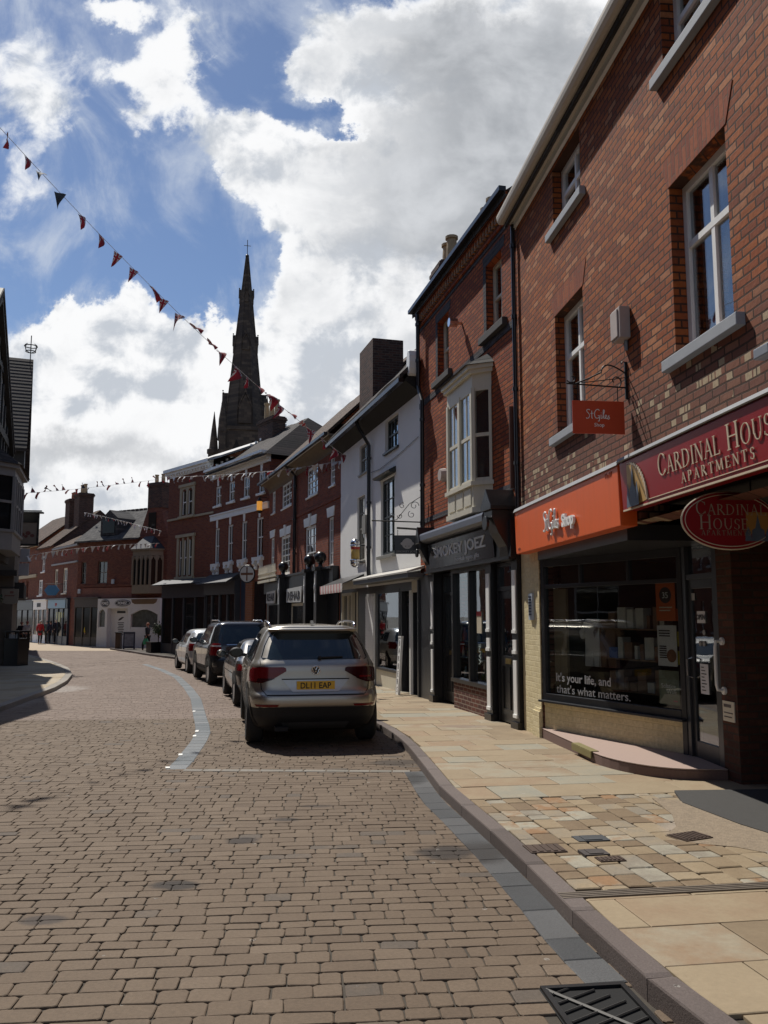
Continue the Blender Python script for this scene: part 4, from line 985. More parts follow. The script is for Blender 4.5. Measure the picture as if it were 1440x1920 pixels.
b = MB(); b.lathe([(.085, -.26), (.085, -.10)], (3.05, 0, 7.25), 12, 'y'); b.lathe([(.03, -.10), (.03, .0)], (3.05, 0, 7.25), 8, 'y'); b.build('security_lamp', M_chrome, B)
b = MB(); b.prism([(.03 + .19 * math.cos(R(a)) * .8, 7.35 + .30 * math.sin(R(a))) for a in range(0, 360, 30)], -.28, -.05); b.build('alarm_box', M_white, B, bevel=.02)
b = MB(); b.lathe([(.12, -.14), (.14, -.02)], (1.95, 0, 4.5), 12, 'y'); b.build('bell_box', mat('faded_box'), B)
# bay window
M_bay = mat('bay_cream_paint', (.62, .58, .47), .5, var=.06, streak=.2)
bx = [(2.72, -.005), (2.92, -.27), (4.38, -.27), (4.62, -.005)]
def grow(pl, e): return [(pl[0][0] - e, pl[0][1]), (pl[1][0] - e * .6, pl[1][1] - e), (pl[2][0] + e * .6, pl[2][1] - e), (pl[3][0] + e, pl[3][1])]
f = MB()
f.prism_z(bx, 3.55, 3.92); f.prism_z(grow(bx, .05), 3.92, 3.99); f.prism_z(grow(bx, .03), 3.46, 3.55); f.prism_z(bx, 5.62, 5.86); f.prism_z(grow(bx, .06), 5.86, 5.93); f.prism_z(grow(bx, .10), 5.93, 6.0)
for i in range(3): f.box(3.02 + i * .45, 3.02 + i * .45 + .36, -.285, -.268, 3.60, 3.88)
for (xa, ya), (xb, yb) in zip(bx, bx[1:]):
    L = math.hypot(xb - xa, yb - ya); f.x = Matrix.Translation((xa, ya, 0)) @ Matrix.Rotation(math.atan2(yb - ya, xb - xa), 4, 'Z')
    pw = .09 if L > 1 else .05
    f.box(0, pw, -.02, .06, 3.99, 5.62); f.box(L - pw, L, -.02, .06, 3.99, 5.62); f.box(pw, L - pw, .0, .05, 4.76, 4.82); f.box(pw, L - pw, 0, .05, 3.99, 4.05); f.box(pw, L - pw, 0, .05, 5.56, 5.62)
    if L > 1:
        f.box(L / 2 - .06, L / 2 + .06, -.02, .06, 3.99, 5.62)
        for q in (.25, .75): f.box(L * q - .012, L * q + .012, .01, .04, 4.05, 5.56)
f.x = None; BAYW = f.build('bay_window', M_bay, B)
g = MB()
for (xa, ya), (xb, yb) in zip(bx, bx[1:]):
    L = math.hypot(xb - xa, yb - ya); g.x = Matrix.Translation((xa, ya, 0)) @ Matrix.Rotation(math.atan2(yb - ya, xb - xa), 4, 'Z'); g.box(.04, L - .04, .022, .028, 4.0, 5.6)
g.build('pane', M_glass, BAYW)
g = MB(); g.prism_z([(2.8, -.002), (2.8, -.0015), (4.5, -.0015), (4.5, -.002)], 4.0, 5.6); g.build('dark_room', M_dark, BAYW)
g = MB(); e = grow(bx, .14); g.add([(x, y, 6.0) for x, y in e] + [(2.85, -.005, 6.22), (4.5, -.005, 6.22)], [(0, 1, 4), (1, 2, 5, 4), (2, 3, 5), (0, 1, 2, 3)]); g.build('bay_roof', M_slate, BAYW)
g = MB()
for x in (3.05, 4.2): g.box(x, x + .12, -.18, -.005, 3.25, 3.46)
g.build('bracket', M_bay, BAYW)
# black shop front
f = MB(); f.prism_x([(-.02, 3.42), (-.34, 3.38), (-.36, 3.34), (-.36, 3.24), (-.30, 3.20), (-.02, 3.18)], .9, 5.05); f.build('shop_cornice', mat('blue_grey_paint', (.11, .12, .15), .4), B)
f = MB(); f.box(1.0, LB - .02, -.16, .0, 2.62, 3.18); f.box(1.0, LB - .02, -.2, .0, 2.58, 2.62); FA = f.build('shop_fascia', M_black, B)
g = MB(); g.prism_x([(-.165, 2.66), (-.175, 2.66), (-.215, 3.14), (-.205, 3.14)], 1.35, 5.1); g.build('glazed_panel', mat('gloss_fascia_panel', (.02, .022, .027), .16, var=.1, coat=.15, spec=.35), FA)
M_silver = mat('silver_lettering', (.62, .64, .67), .4)
tl = Matrix.Translation((0, -.176, 2.66)) @ Matrix.Rotation(math.atan2(.04, .48), 4, 'X')
g = MB(); put_text(g, 'SMOKEY JOEZ', .27, 1.75, -.006, .20, depth=.012, width=3.0, xf=tl, bold=.004); put_text(g, 'hookah vapes gifts', .11, 3.1, -.006, .05, depth=.006, width=1.3, xf=tl); g.build('lettering', M_silver, FA)
def console(x0, x1, z0, z1, out):
    b = MB(); b.prism_x([(0, z0), (-out * .35, z0 + .02), (-out * .45, z0 + (z1 - z0) * .3), (-out * .75, z0 + (z1 - z0) * .55), (-out, z1 - .12), (-out, z1), (0, z1)], x0, x1)
    xm, w = (x0 + x1) / 2, (x1 - x0) / 2 + .05
    b.prism([(x0 - .05, z1), (x1 + .05, z1), (x1 + .05, z1 + .06), (xm, z1 + .34), (x0 - .05, z1 + .06)], -out - .04, 0)
    b.lathe([(w * .5, -out - .06), (w * .5, -out - .02)], (xm, 0, z1 - .2), 14, 'y')
    return b.build('console', M_black, B, bevel=.006)
b = MB(); b.box(.0, .96, -.05, -.005, -.2, 2.58); b.box(.02, .10, -.09, -.05, -.1, 2.5); b.build('shop_panel', M_dkgrey, B)
console(5.32, 5.68, 2.55, 3.35, .42); console(.98, 1.22, 2.55, 3.2, .34)
for x0, w in ((1.10, .12), (4.44, .15), (5.62, .13)):
    f = MB(); f.box(x0 - .06, x0 + w + .06, -.08, .25, -.05, 2.6); f.box(x0 - .08, x0 + w + .08, -.12, .0, -.1, .14)
    P_ = f.build('pilaster', M_black, B)
    f = MB()
    for za, zb in ((.2, 1.05), (1.15, 1.36), (1.46, 2.42)): f.prism([(x0, za), (x0 + w, za), (x0 + w, zb), (x0, zb)], -.098, -.079); f.box(x0 - .01, x0 + w + .01, -.11, -.079, za, za + .05)
    f.build('white_strip', M_white, P_)
f = MB(); f.box(2.36, 4.38, -.01, .2, -.3, .50); f.build('stall_riser', M_stallbrick, B)
f = MB(); f.box(2.30, 4.40, -.05, .12, .50, .57); f.box(2.30, 2.40, -.03, .1, .57, 2.6); f.box(3.30, 3.38, -.03, .1, .57, 2.6); f.box(4.30, 4.40, -.03, .1, .57, 2.6); f.box(2.4, 4.3, -.03, .1, 2.52, 2.6); SW = f.build('shop_window', M_black, B)
g = MB(); g.box(2.38, 4.32, .04, .046, .56, 2.54); g.build('pane', M_shop, SW)
g = MB(); g.box(2.30, 4.40, .42, .44, .3, 2.6); g.box(2.3, 4.4, .25, .42, .45, .5); g.build('back_board', mat('shop_backing', (.45, .42, .37), .9, var=.5, scale=4), SW)
g = MB(); [g.box(2.42, 4.28, .10, .36, z, z + .012) for z in (.95, 1.25, 1.55, 1.85)]; g.build('shelf', mat('glass_shelf', (.30, .34, .32), .2), SW)
hues = [(.25, .55, .48), (.7, .66, .58), (.6, .38, .16), (.22, .26, .4), (.45, .52, .2), (.8, .8, .74), (.5, .15, .14)]
gr = random.Random(12)
for z in (.58, .965, 1.265, 1.565):
    x = 2.45
    while x < 4.2:
        r = gr.uniform(.02, .05); h_ = gr.uniform(.10, .26); c = hues[gr.randrange(7)]
        g = MB(); g.lathe([(r, z), (r * 1.1, z + h_ * .5), (r * .5, z + h_ * .7), (r * .45, z + h_), (.01, z + h_)], (x, gr.uniform(.14, .30), 0), 10); g.build('bottle', mat('jar_%d' % hues.index(c), c, .25), SW, smooth=True)
        x += r * 2 + gr.uniform(.02, .08)
g = MB(); g.box(3.62, 3.86, .025, .036, 1.42, 1.80); o = g.build('poster', mat('notice_pale', (.55, .48, .36), .6), SW); g = MB(); g.box(3.62, 3.86, .021, .0245, 1.72, 1.80); g.build('print', mat('red_print', (.4, .03, .03), .6), o)
g = MB(); put_text(g, 'VAPE', .16, 0, .03, 0, depth=.004); g.v = [(3.80 - q[2] * 1., q[1], .88 + q[0]) for q in g.v]; g.build('lettering', mat('pale_print', (.35, .42, .40), .6), SW)
def panel_door(b, x0, x1, z0, z1, y, m, glazed=True, light=.45, knob=None, label=None):
    f = MB(); f.box(x0, x0 + .06, y - .02, y + .06, z0, z1 + light); f.box(x1 - .06, x1, y - .02, y + .06, z0, z1 + light); f.box(x0 + .06, x1 - .06, y - .02, y + .06, z1, z1 + .07); f.box(x0 + .06, x1 - .06, y - .02, y + .06, z1 + light - .06, z1 + light)
    a, c = x0 + .065, x1 - .065; H = z1 - z0
    f.box(a, a + .1, y, y + .045, z0, z1 - .005); f.box(c - .1, c, y, y + .045, z0, z1 - .005); f.box(a + .1, c - .1, y, y + .045, z0, z0 + .2); f.box(a + .1, c - .1, y, y + .045, z1 - .12, z1 - .005); f.box(a + .1, c - .1, y, y + .045, z0 + H * .42, z0 + H * .5)
    f.box((a + c) / 2 - .035, (a + c) / 2 + .035, y + .002, y + .043, z0 + .2, z0 + H * .42); f.box(a + .1, c - .1, y + .018, y + .03, z0 + .2, z0 + H * .42)
    if not glazed: f.box((a + c) / 2 - .035, (a + c) / 2 + .035, y + .002, y + .043, z0 + H * .5, z1 - .12); f.box(a + .1, c - .1, y + .018, y + .03, z0 + H * .5, z1 - .12)
    o = f.build('door', m, b, label=label)
    p = MB()
    if glazed: p.box(a + .1, c - .1, y + .018, y + .024, z0 + H * .5, z1 - .12)
    p.box(x0 + .06, x1 - .06, y + .018, y + .024, z1 + .07, z1 + light - .06); p.build('pane', M_dull, o)
    p = MB(); p.box(x0, x1, y + .5, y + .52, z0, z1 + light); p.build('dark_room', M_dark, o)
    p = MB(); p.box((a + c) / 2 - .11, (a + c) / 2 + .11, y - .012, y, z0 + H * .44, z0 + H * .48); p.build('letter_plate', mat('brass', (.55, .40, .14), .3, metal=1.), o); p = MB(); p.ball((c - .05, y - .03, z0 + H * .47), .03, 8); p.build('door_knob', MATS['brass'], o, smooth=True)
    return o
panel_door(B, 4.72, 5.56, .06, 2.12, .02, M_black); panel_door(B, 1.32, 2.28, .06, 2.12, .12, M_black)

# ------------------------------------------------------------------ white rendered house
C = place(building('rendered_house', 'white-rendered house with a deep dark eave and drainpipe', -1.339, 26.223, -.283))
LC = 7.86
cw = [(5.02, 6.18, 5.88, 6.70), (2.36, 3.40, 5.74, 6.56), (4.62, 5.86, 3.28, 5.22), (2.12, 2.98, 3.30, 5.12)]
wall(C, M_render, 0, LC, 2.55, 6.80, cw, rec=.10, depth=6.); wall(C, M_dkgrey, 0, LC, -.3, 2.55, [(.3, 2.25, .3, 2.45, .2), (4.25, 6.3, .5, 2.42, .08), (6.42, 7.16, -.31, 2.35, .3), (7.3, 7.8, -.31, 2.35, .3)], depth=6., name='shop_wall')
M_frameC = mat('dark_green_frame', (.022, .028, .026), .4)
window(C, *cw[0], v=(.25, .5, .75), h=(.5,), fm=M_frameC, gm=M_dull, rec=.08, sill=(M_frameC, .06, .06, .06), rows=1)
window(C, *cw[1], v=(.25, .5, .75), h=(.5,), fm=mat('grey_frame', (.26, .25, .22), .5), gm=M_dull, rec=.05, sill=(mat('grey_frame'), .05, .05, .05))
window(C, *cw[2], v=(.33, .66), h=(.5,), fm=M_frameC, rec=.06, sill=(mat('grey_frame'), .08, .10, .10), rows=2, fw=.09)
mb = MB(); mb.prism_x([(0, 5.25), (-.16, 5.25), (-.20, 5.30), (-.02, 5.40), (0, 5.40)], 4.5, 5.98); mb.build('window_hood', M_frameC, C)
window(C, *cw[3], v=(.33, .66), h=(.5,), fm=mat('grey_frame'), rec=.05, sill=(mat('grey_frame'), .06, .06, .06), rows=2)
mb = MB(); mb.box(3.05, 3.4, -.10, -.01, 4.0, 4.5); mb.build('meter_box', mat('grey_frame'), C)
pitched_roof(C, M_darktile, -.15, LC + .02, 7.5, .48, 10.5, 2.9, 6., wallmat=M_brickK, th=.12)
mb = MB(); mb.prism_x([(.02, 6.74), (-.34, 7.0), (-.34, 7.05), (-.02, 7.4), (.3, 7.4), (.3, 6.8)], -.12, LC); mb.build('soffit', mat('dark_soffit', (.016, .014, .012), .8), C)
mb = MB(); mb.box(-.15, LC, -.50, -.38, 6.96, 7.06); mb.build('gutter', M_black, C)
pipe(C, [(3.70, -.43, 6.97), (3.70, -.36, 6.8), (3.70, -.08, 6.35), (3.70, -.08, 2.75)], .05)
chimney(C, .15, 1.75, .55, 1.5, 7.4, 10.05, [], cap=False)
# tiled pent roof over the shop, dark below
b = MB(); b.prism_x([(-.02, 2.86), (-.42, 2.735), (-.42, 2.70), (-.02, 2.80)], 3.3, 8.2); b.build('shop_canopy', mat('pale_canopy_top', (.46, .44, .40), .8, var=.2, scale=3), C)
b = MB(); b.box(3.3, 8.2, -.40, -.02, 2.60, 2.695); b.build('canopy_fascia', mat('canopy_grey', (.10, .105, .11), .5), C)
f = MB(); f.box(4.25, 6.3, -.04, .06, .44, .50); f.box(4.25, 4.34, -.01, .06, .5, 2.42); f.box(6.2, 6.3, -.01, .06, .5, 2.42); f.box(4.34, 6.2, -.01, .06, 2.34, 2.42); SW = f.build('shop_window', M_dkgrey, C)
g = MB(); g.box(4.3, 6.25, .02, .026, .5, 2.36); g.build('pane', M_shop, SW)
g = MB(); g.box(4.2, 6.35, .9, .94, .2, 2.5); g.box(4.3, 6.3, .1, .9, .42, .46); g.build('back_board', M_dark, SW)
gr = random.Random(4)
for i in range(9): x, h_ = 4.5 + i * .19, gr.uniform(.15, .6); g = MB(); g.lathe([(.06, .48), (.09, .48 + h_ * .5), (.05, .48 + h_ * .8), (.07, .48 + h_)], (x, .35 + .2 * gr.random(), 0), 10); g.build('goods', mat('goods_pale', (.42, .38, .28), .5), SW, smooth=True)
b = MB(); b.box(4.25, 6.3, -.012, -.002, .0, .44); b.build('stall_panel', M_cream, C)
b = MB(); [b.box(3.25, 4.05, -.05, -.02, .5 + i * .075, .57 + i * .075) for i in range(24)]; b.box(3.2, 4.1, -.02, -.002, 0, 2.36); b.build('louvred_panel', M_white, C)
b = MB(); b.box(7.2, 7.29, -.06, .02, .0, 2.35); b.box(7.81, 7.88, -.06, .02, 0, 1.35); b.build('door_post', M_white, C)
panel_door(C, 6.46, 7.14, .02, 2.0, .12, M_black, light=.3); panel_door(C, 7.32, 7.78, .02, 2.0, .15, M_dkgrey, False, light=.3)
b = MB(); b.box(7.3, 7.85, -.03, .0, 2.3, 2.56); b.build('door_head', M_cream, C)
# far-end shop of the white house, with the scalloped awning
b = MB(); n = 16; b.prism_x([(-.02, 2.92), (-.62, 2.66), (-.62, 2.64), (-.02, 2.86)], .05, 3.0); b.build('awning_frame', M_black, C)
va = MB()
for i in range(n):
    x0, x1 = .05 + 2.95 * i / n, .05 + 2.95 * (i + 1) / n
    va.prism([(x0, 2.66), (x1, 2.66), (x1, 2.52), ((x0 + x1) / 2 + .05, 2.42), ((x0 + x1) / 2 - .05, 2.42), (x0, 2.52)], -.645, -.625, i % 2)
va.build('awning_valance', [mat('pink_canvas', (.58, .30, .30), .9), mat('white_canvas', (.70, .66, .62), .9)], C)
f = MB(); f.box(.3, .38, -.03, .08, .3, 2.45); f.box(1.0, 1.08, -.03, .08, .3, 2.45); f.box(1.5, 1.6, -.03, .08, .3, 2.45); f.box(2.17, 2.25, -.03, .08, .3, 2.45); f.box(.38, 1.5, -.02, .07, 1.30, 1.36); f.box(.38, 1.5, -.03, .08, 2.37, 2.45); W_ = f.build('shop_window', M_cream, C)
g = MB(); g.box(.35, 1.55, .03, .036, .3, 2.4); g.build('pane', M_dull, W_); g = MB(); g.box(.2, 2.3, .19, .195, .0, 2.46); g.build('back_board', M_dark, W_)

b = MB(); b.tube([(3.75, -.03, 5.6), (4.6, -.02, 5.55), (6.2, -.02, 5.62), (7.8, -.02, 5.75)], .008, 5); b.build('cable', M_black, C)
# barber-pole lamp, scroll bracket with the black plate, leaning board
sg = on(C, 'wall_lantern', 'amber glass barber-pole lamp with chrome caps on the white wall', 'wall lamp', 2.95, -.26, 3.45)
b = MB(); b.lathe([(.12, -.16), (.12, .22)], (0, 0, 0), 16); b.build('glass_tube', mat('amber_glass', (.50, .34, .10), .15, var=.25, scale=8), sg, smooth=True)
b = MB(); b.ball((0, 0, .31), (.135, .135, .12), 14); b.lathe([(.145, .2), (.145, .26)], (0, 0, 0), 16); b.build('cap', M_chrome, sg, smooth=True)
b = MB(); b.ball((0, 0, -.24), (.135, .135, .12), 14); b.lathe([(.145, -.2), (.145, -.14)], (0, 0, 0), 16); b.build('cap', M_chrome, sg, smooth=True)
b = MB(); b.tube([(0, 0, .25), (.05, .26, .25)], .018, 6); b.tube([(0, 0, -.2), (.05, .26, -.2)], .018, 6); b.build('arm', M_black, sg)
b = MB(); b.lathe([(.122, .13), (.124, .14), (.124, .21), (.122, .22)], (0, 0, 0), 16); b.build('red_band', mat('red_band', (.45, .05, .04), .3), sg)

sg = on(B, 'bracket_sign', 'black plate with a pale round face hung from a long scrolled bracket', 'hanging sign', .42, 0, 3.66); sg.rotation_euler.z = 0
# stands square to the view of the street: x runs from the wall out over the pavement
b = MB(); w = -1.16
b.tube([(0, 0, .06), (w, 0, .10)], .014, 6); b.tube([(0, 0, -.10), (-.62, 0, -.06)], .022, 6); b.tube([(-.1, 0, -.12), (-.1, 0, .72)], .014, 6)
b.tube([(-.1, 0, .62), (-.35, 0, .46), (-.62, 0, .12), (-.8, 0, .09)], .008, 6)
X_ = (1, 0, 0)
for cx, cz, r, a in ((-.24, .42, .10, 0), (-.30, .23, .08, 2), (-.5, .42, .07, 1), (-.55, .2, .06, 3), (-.72, .22, .05, 0)): b.tube(spiral((cx, 0, cz), r, 1.1, a, X_, Z), .007, 6)
b.ball((-.1, 0, .75), .025, 8); b.build('bracket', M_iron, sg)
b = MB(); b.box(-.67, -.12, -.015, .015, -.62, -.22); b.build('plate', M_black, sg, bevel=.004)
b = MB(); b.tube([(-.6, 0, -.1), (-.6, 0, -.22)], .006, 6); b.tube([(-.2, 0, -.1), (-.2, 0, -.22)], .006, 6); b.build('chain', M_iron, sg)
fc = MB(); fc.prism([(-.395 + .115 * math.cos(R(a)), -.40 + .115 * math.sin(R(a))) for a in range(0, 360, 15)], -.019, -.0155)
for s_ in (-1, 1): fc.prism([(-.395 + s_ * .115 + .03 * math.cos(R(a)), -.40 + .03 * math.sin(R(a))) for a in range(0, 360, 30)], -.0188, -.0155)
F_ = fc.build('round_face', mat('pale_grey_print', (.46, .46, .45), .6), sg)
fc = MB(); [fc.prism([(-.395 + s_ * .035 + .010 * math.cos(R(a)), -.455 + .012 * math.sin(R(a))) for a in range(0, 360, 45)], -.0205, -.0192) for s_ in (-1, 1)]; fc.build('eye', M_ink, F_)
b = MB(); put_text(b, 'SMOKEY JOEZ', .055, -.40, -.0165, -.585, depth=.003, align='c', width=.46); b.build('lettering', mat('grey_lettering', (.3, .3, .3), .6), sg)

bd = on(C, 'leaning_board', 'narrow white painted board with black letters leaning by the dark doorway', 'sign board', 7.05, -.32, 0); bd.rotation_euler.x = R(-4); bd.rotation_euler.y = R(-1.5)
b = MB(); b.box(0, .20, -.02, .02, .0, 1.30); b.box(-.012, .212, -.03, .03, 1.30, 1.33); b.box(-.008, .0, -.026, .026, 0, 1.3); b.box(.2, .208, -.026, .026, 0, 1.3); b.build('board', M_white, bd)
b = MB()
for i, ch in enumerate('BARBERS'): put_text(b, ch, .17, .1, -.021, 1.12 - i * .17, depth=.003, align='c')
b.build('lettering', mat('dark_print'), bd)

# ------------------------------------------------------------------ dark red Georgian house
D = place(building('brick_house', 'dark-red Georgian brick house with white keystone lintels and black fascia', -4.993, 36.816, -.345))
LD = 11.2
dup = [(.62, 1.30, 6.18, 7.12), (2.60, 4.35, 6.14, 7.14), (6.82, 8.35, 6.05, 7.10), (9.92, 10.52, 6.03, 7.02)]
dlo = [(.50, 1.22, 3.50, 5.14), (2.50, 4.20, 3.46, 5.02), (6.62, 8.15, 3.12, 5.0), (9.78, 10.40, 3.45, 5.02)]
wall(D, M_brickD, 0, LD, -.3, 7.40, dup + dlo + [(.2, LD - .2, -.31, 2.8, .2)], rec=.07, depth=6.5)
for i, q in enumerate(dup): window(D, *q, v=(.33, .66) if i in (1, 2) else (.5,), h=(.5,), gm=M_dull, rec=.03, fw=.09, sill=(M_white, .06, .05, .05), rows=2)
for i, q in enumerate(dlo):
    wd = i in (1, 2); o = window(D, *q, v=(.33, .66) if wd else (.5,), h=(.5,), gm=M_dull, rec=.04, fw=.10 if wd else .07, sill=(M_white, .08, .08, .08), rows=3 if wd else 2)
    a, b_, c, d = q; k = MB(); k.prism([(a - .06, d + .01), (b_ + .06, d + .01), (b_ + .16, d + .32), (a - .16, d + .32)], -.03, .02)
    if wd: m_ = (a + b_) / 2; k.prism([(m_ - .09, d - .02), (m_ + .09, d - .02), (m_ + .14, d + .42), (m_ - .14, d + .42)], -.06, .0)
    k.build('lintel', M_white, o)
mb = MB(); mb.box(0, LD, -.03, .01, 5.52, 5.62); mb.build('string_course', M_brickD, D)
def cove(b, m, x0, x1, z0, z1, out):
    mb = MB(); pr = [(.02, z0)] + [(-out * (1 - math.cos(R(a))), z0 + (z1 - z0) * math.sin(R(a))) for a in range(0, 91, 15)] + [(-out, z1 + .06), (.02, z1 + .06)]; mb.prism_x(pr, x0, x1); return mb.build('coved_eave', m, b)
M_cove = mat('brown_coved_eave', (.17, .13, .09), .85, var=.25, scale=4)
cove(D, M_cove, 0, 5.25, 7.1, 7.45, .42); cove(D, M_cove, 5.27, LD, 7.12, 7.45, .42)
mb = MB(); mb.box(0, LD, -.56, -.44, 7.46, 7.55); mb.build('gutter', M_black, D)
pitched_roof(D, M_clay, -.05, LD, 7.9, .42, 10.9, 3.1, 6.5, th=.12)
pipe(D, [(5.26, -.48, 7.5), (5.26, -.08, 7.1), (5.26, -.08, 3.3)], .06)
f = MB(); f.box(.15, LD - .15, -.20, .0, 2.78, 3.32); f.box(.15, LD - .15, -.28, 0., 3.32, 3.4); f.box(.1, LD - .1, -.05, .22, -.2, 2.78); FD = f.build('shop_fascia', M_black, D)
for x0, x1, z0, z1 in ((.9, 2.7, 2.38, 2.84), (4.75, 7.2, 2.36, 2.86)):
    g = MB(); g.prism([(x0, z0), (x1 - .15, z0 - .02), (x1, z1 + .04), (x0 + .05, z1)], -.245, -.21); o = g.build('sign_panel', mat('pale_sign_panel', (.55, .55, .53), .5), FD)
    g = MB(); put_text(g, 'REHAB', .42, (x0 + x1) / 2, -.25, z0 + .09, depth=.01, align='c', width=(x1 - x0) * .8, bold=.012); g.build('lettering', M_ink, o)
g = MB()
for i in range(22): x = .15 + i * .16; g.prism([(x, 3.62), (x + .1, 3.62), (x + .1, 3.80), (x + .05, 3.92), (x, 3.80)], -.45, -.43); g.box(x + .03, x + .07, -.45, -.43, 3.40, 3.62)
g.box(.1, 3.75, -.46, -.42, 3.58, 3.64); g.box(.1, 3.75, -.46, -.42, 3.40, 3.46); g.box(.1, 3.75, -.42, -.02, 3.40, 3.44); g.box(.1, 3.75, -.47, -.41, 3.22, 3.32); g.build('iron_cresting', M_cream, D)
for x in (4.2, 8.3, 9.75):
    g = MB(); g.box(x - .16, x + .16, -.42, .0, .0, 3.3); g.box(x - .2, x + .2, -.48, 0, 3.3, 3.42); g.lathe([(.09, 3.42), (.06, 3.5), (.1, 3.55)], (x, -.25, 0), 12); o = g.build('pilaster', M_black, D)
    g = MB(); g.ball((x, -.25, 3.73), .2, 16); g.build('ball_finial', M_black, o, smooth=True)
    g = MB(); g.box(x - .05, x + .05, -.44, -.42, 2.3, 3.2); g.ball((x, -.44, 2.75), (.06, .03, .16), 8); g.build('white_drop', M_white, o)
f = MB()
for x0, x1 in ((3.0, 3.9), (5.0, 8.0)):
    f.box(x0, x0 + .1, -.09, -.05, .3, 2.32); f.box(x1 - .1, x1, -.09, -.05, .3, 2.32); f.box(x0 + .1, x1 - .1, -.09, -.05, 2.22, 2.32)
W_ = f.build('shop_window', M_cream, D)
g = MB(); g.box(3.1, 3.8, -.075, -.07, .3, 2.22); g.box(5.1, 7.9, -.075, -.07, .3, 2.22); g.box(.6, 2.4, -.075, -.07, .5, 2.3); g.box(8.7, 9.4, -.075, -.07, .2, 2.3); g.build('pane', mat('dark_gloss_glass', (.014, .015, .016), .06, var=.1, spec=.22), W_)
g = MB(); g.box(2.55, 2.95, -.10, -.05, 0, 2.4); g.build('door_panel', mat('stone_cream', (.42, .38, .28), .7), D)
# ------------------------------------------------------------------ red house with white bands
M_gglass = mat('dark_gloss_glass')
def shopfront(b, x0, x1, z1, m, bays, fascia=(2.9, 3.4), out=.18, pm=None, sign=None, stall=.5):
    """a far shop front: fascia, posts and glazing"""
    f = MB(); f.box(x0, x1, -out, -.0, fascia[0], fascia[1]); f.box(x0 - .05, x1 + .05, -out - .1, -.0, fascia[1], fascia[1] + .08); fa = f.build('shop_fascia', m, b)
    f = MB(); n = bays; w = (x1 - x0) / n
    for i in range(n + 1): x = x0 + w * i; f.box(max(x0, x - .06), min(x1, x + .06), -out + .04, -.0, -.2, fascia[0] - .002)
    f.box(x0, x1, -out + .07, -.001, -.2, stall); sw = f.build('shop_window', pm or m, b)
    g = MB()
    for i in range(n): g.box(x0 + w * i + .06, x0 + w * (i + 1) - .06, -out + .10, -.01, stall, fascia[0] - .02)
    g.build('pane', M_gglass, sw); return fa
E_ = place(building('brick_house', 'red-brick house with white bands and bracketed sills on four tall windows', -8.611, 42.264, -.664))
LE = 6.54
up = [(.47, 1.20, 7.28, 8.24), (2.10, 2.80, 7.30, 8.27), (3.76, 4.46, 7.30, 8.30), (5.42, 6.08, 7.32, 8.30)]
lo = [(.52, 1.10, 4.42, 6.16), (2.08, 2.72, 4.44, 6.20), (3.68, 4.28, 4.46, 6.22), (5.28, 5.98, 4.48, 6.24)]
wall(E_, M_brickE, 0, LE, -.4, 8.75, up + lo, rec=.10, depth=6.)
for q in up:
    o = window(E_, *q, gm=M_dull, rec=.05, fw=.08, sill=(M_white, .10, .10, .10), rows=1)
    m_ = (q[0] + q[1]) / 2; k = MB(); k.prism([(m_ - .07, q[3]), (m_ + .07, q[3]), (m_ + .11, 8.62), (m_ - .11, 8.62)], -.03, .01); k.build('keystone', M_white, o)
for q in lo:
    o = window(E_, *q, gm=M_dull, rec=.05, fw=.08, sill=(M_white, .16, .14, .16), rows=1)
    m_ = (q[0] + q[1]) / 2; k = MB(); k.prism([(m_ - .07, q[3]), (m_ + .07, q[3]), (m_ + .10, 6.56), (m_ - .10, 6.56)], -.03, .01); k.build('keystone', M_white, o)
    for x in (q[0] - .02, q[1] + .02 - .2):
        k = MB(); k.prism_x([(0, q[2] - .16), (-.18, q[2] - .16), (-.2, q[2] - .3), (-.08, q[2] - .42), (-.10, q[2] - .52), (0, q[2] - .56)], x, x + .2); k.build('sill_bracket', M_white, o)
mb = MB(); mb.box(-.02, LE, -.06, .01, 6.56, 6.80); mb.box(-.02, LE, -.10, .01, 6.80, 6.86); mb.build('white_band', M_white, E_)
mb = MB()
for i, (z0, z1, e) in enumerate(((8.62, 8.74, .08), (8.742, 8.86, .2), (8.862, 8.98, .36), (8.982, 9.10, .46))): mb.box(-.05, LE + .05, -e, .02, z0, z1)
mb.build('white_cornice', M_white, E_)
pitched_roof(E_, M_darktile, -.05, LE + .3, 9.1, .42, 11.2, 2.9, 6., hip0=2.2, hip1=2.2)
b = MB(); [b.box(.1 + (2.15 - .1) * i / 16, .1 + (2.15 - .1) * i / 16 + .10, -.38 + 3.25 * i / 16, -.28 + 3.25 * i / 16, 9.0 + 2.35 * i / 16, 9.12 + 2.35 * i / 16) for i in range(17)]; b.build('hip_tiles', M_white, E_)
chimney(E_, 1.2, 2.85, 1.9, 2.6, 9.6, 11.7, [(1.45, 2.25, .9), (2.02, 2.25, .9), (2.6, 2.25, .85)])
M_shopblue = mat('slate_blue_paint', (.045, .05, .062), .4)
shopfront(E_, .0, 3.7, 3.4, M_shopblue, 4, (2.9, 3.55), .3)
f = MB(); f.prism_x([(0, 3.9), (-.75, 3.45), (-.75, 3.40), (0, 3.62)], -.05, 3.75); f.build('shop_canopy', mat('dark_lead', (.022, .022, .026), .6), E_)
f = MB(); f.box(4.45, 5.15, -.10, -.005, -.2, 3.72); f.build('brick_pier', brick('orange_brick', [(.36, .12, .05), (.31, .10, .042)], weather=.3), E_)
f = MB(); f.box(3.85, 4.4, -.05, -.005, 3.55, 3.80); f.build('door_head', M_white, E_)
f = MB(); f.box(3.85, 4.4, -.04, -.005, .0, 3.5); f.build('door', mat('navy_door', (.03, .045, .08), .35), E_)
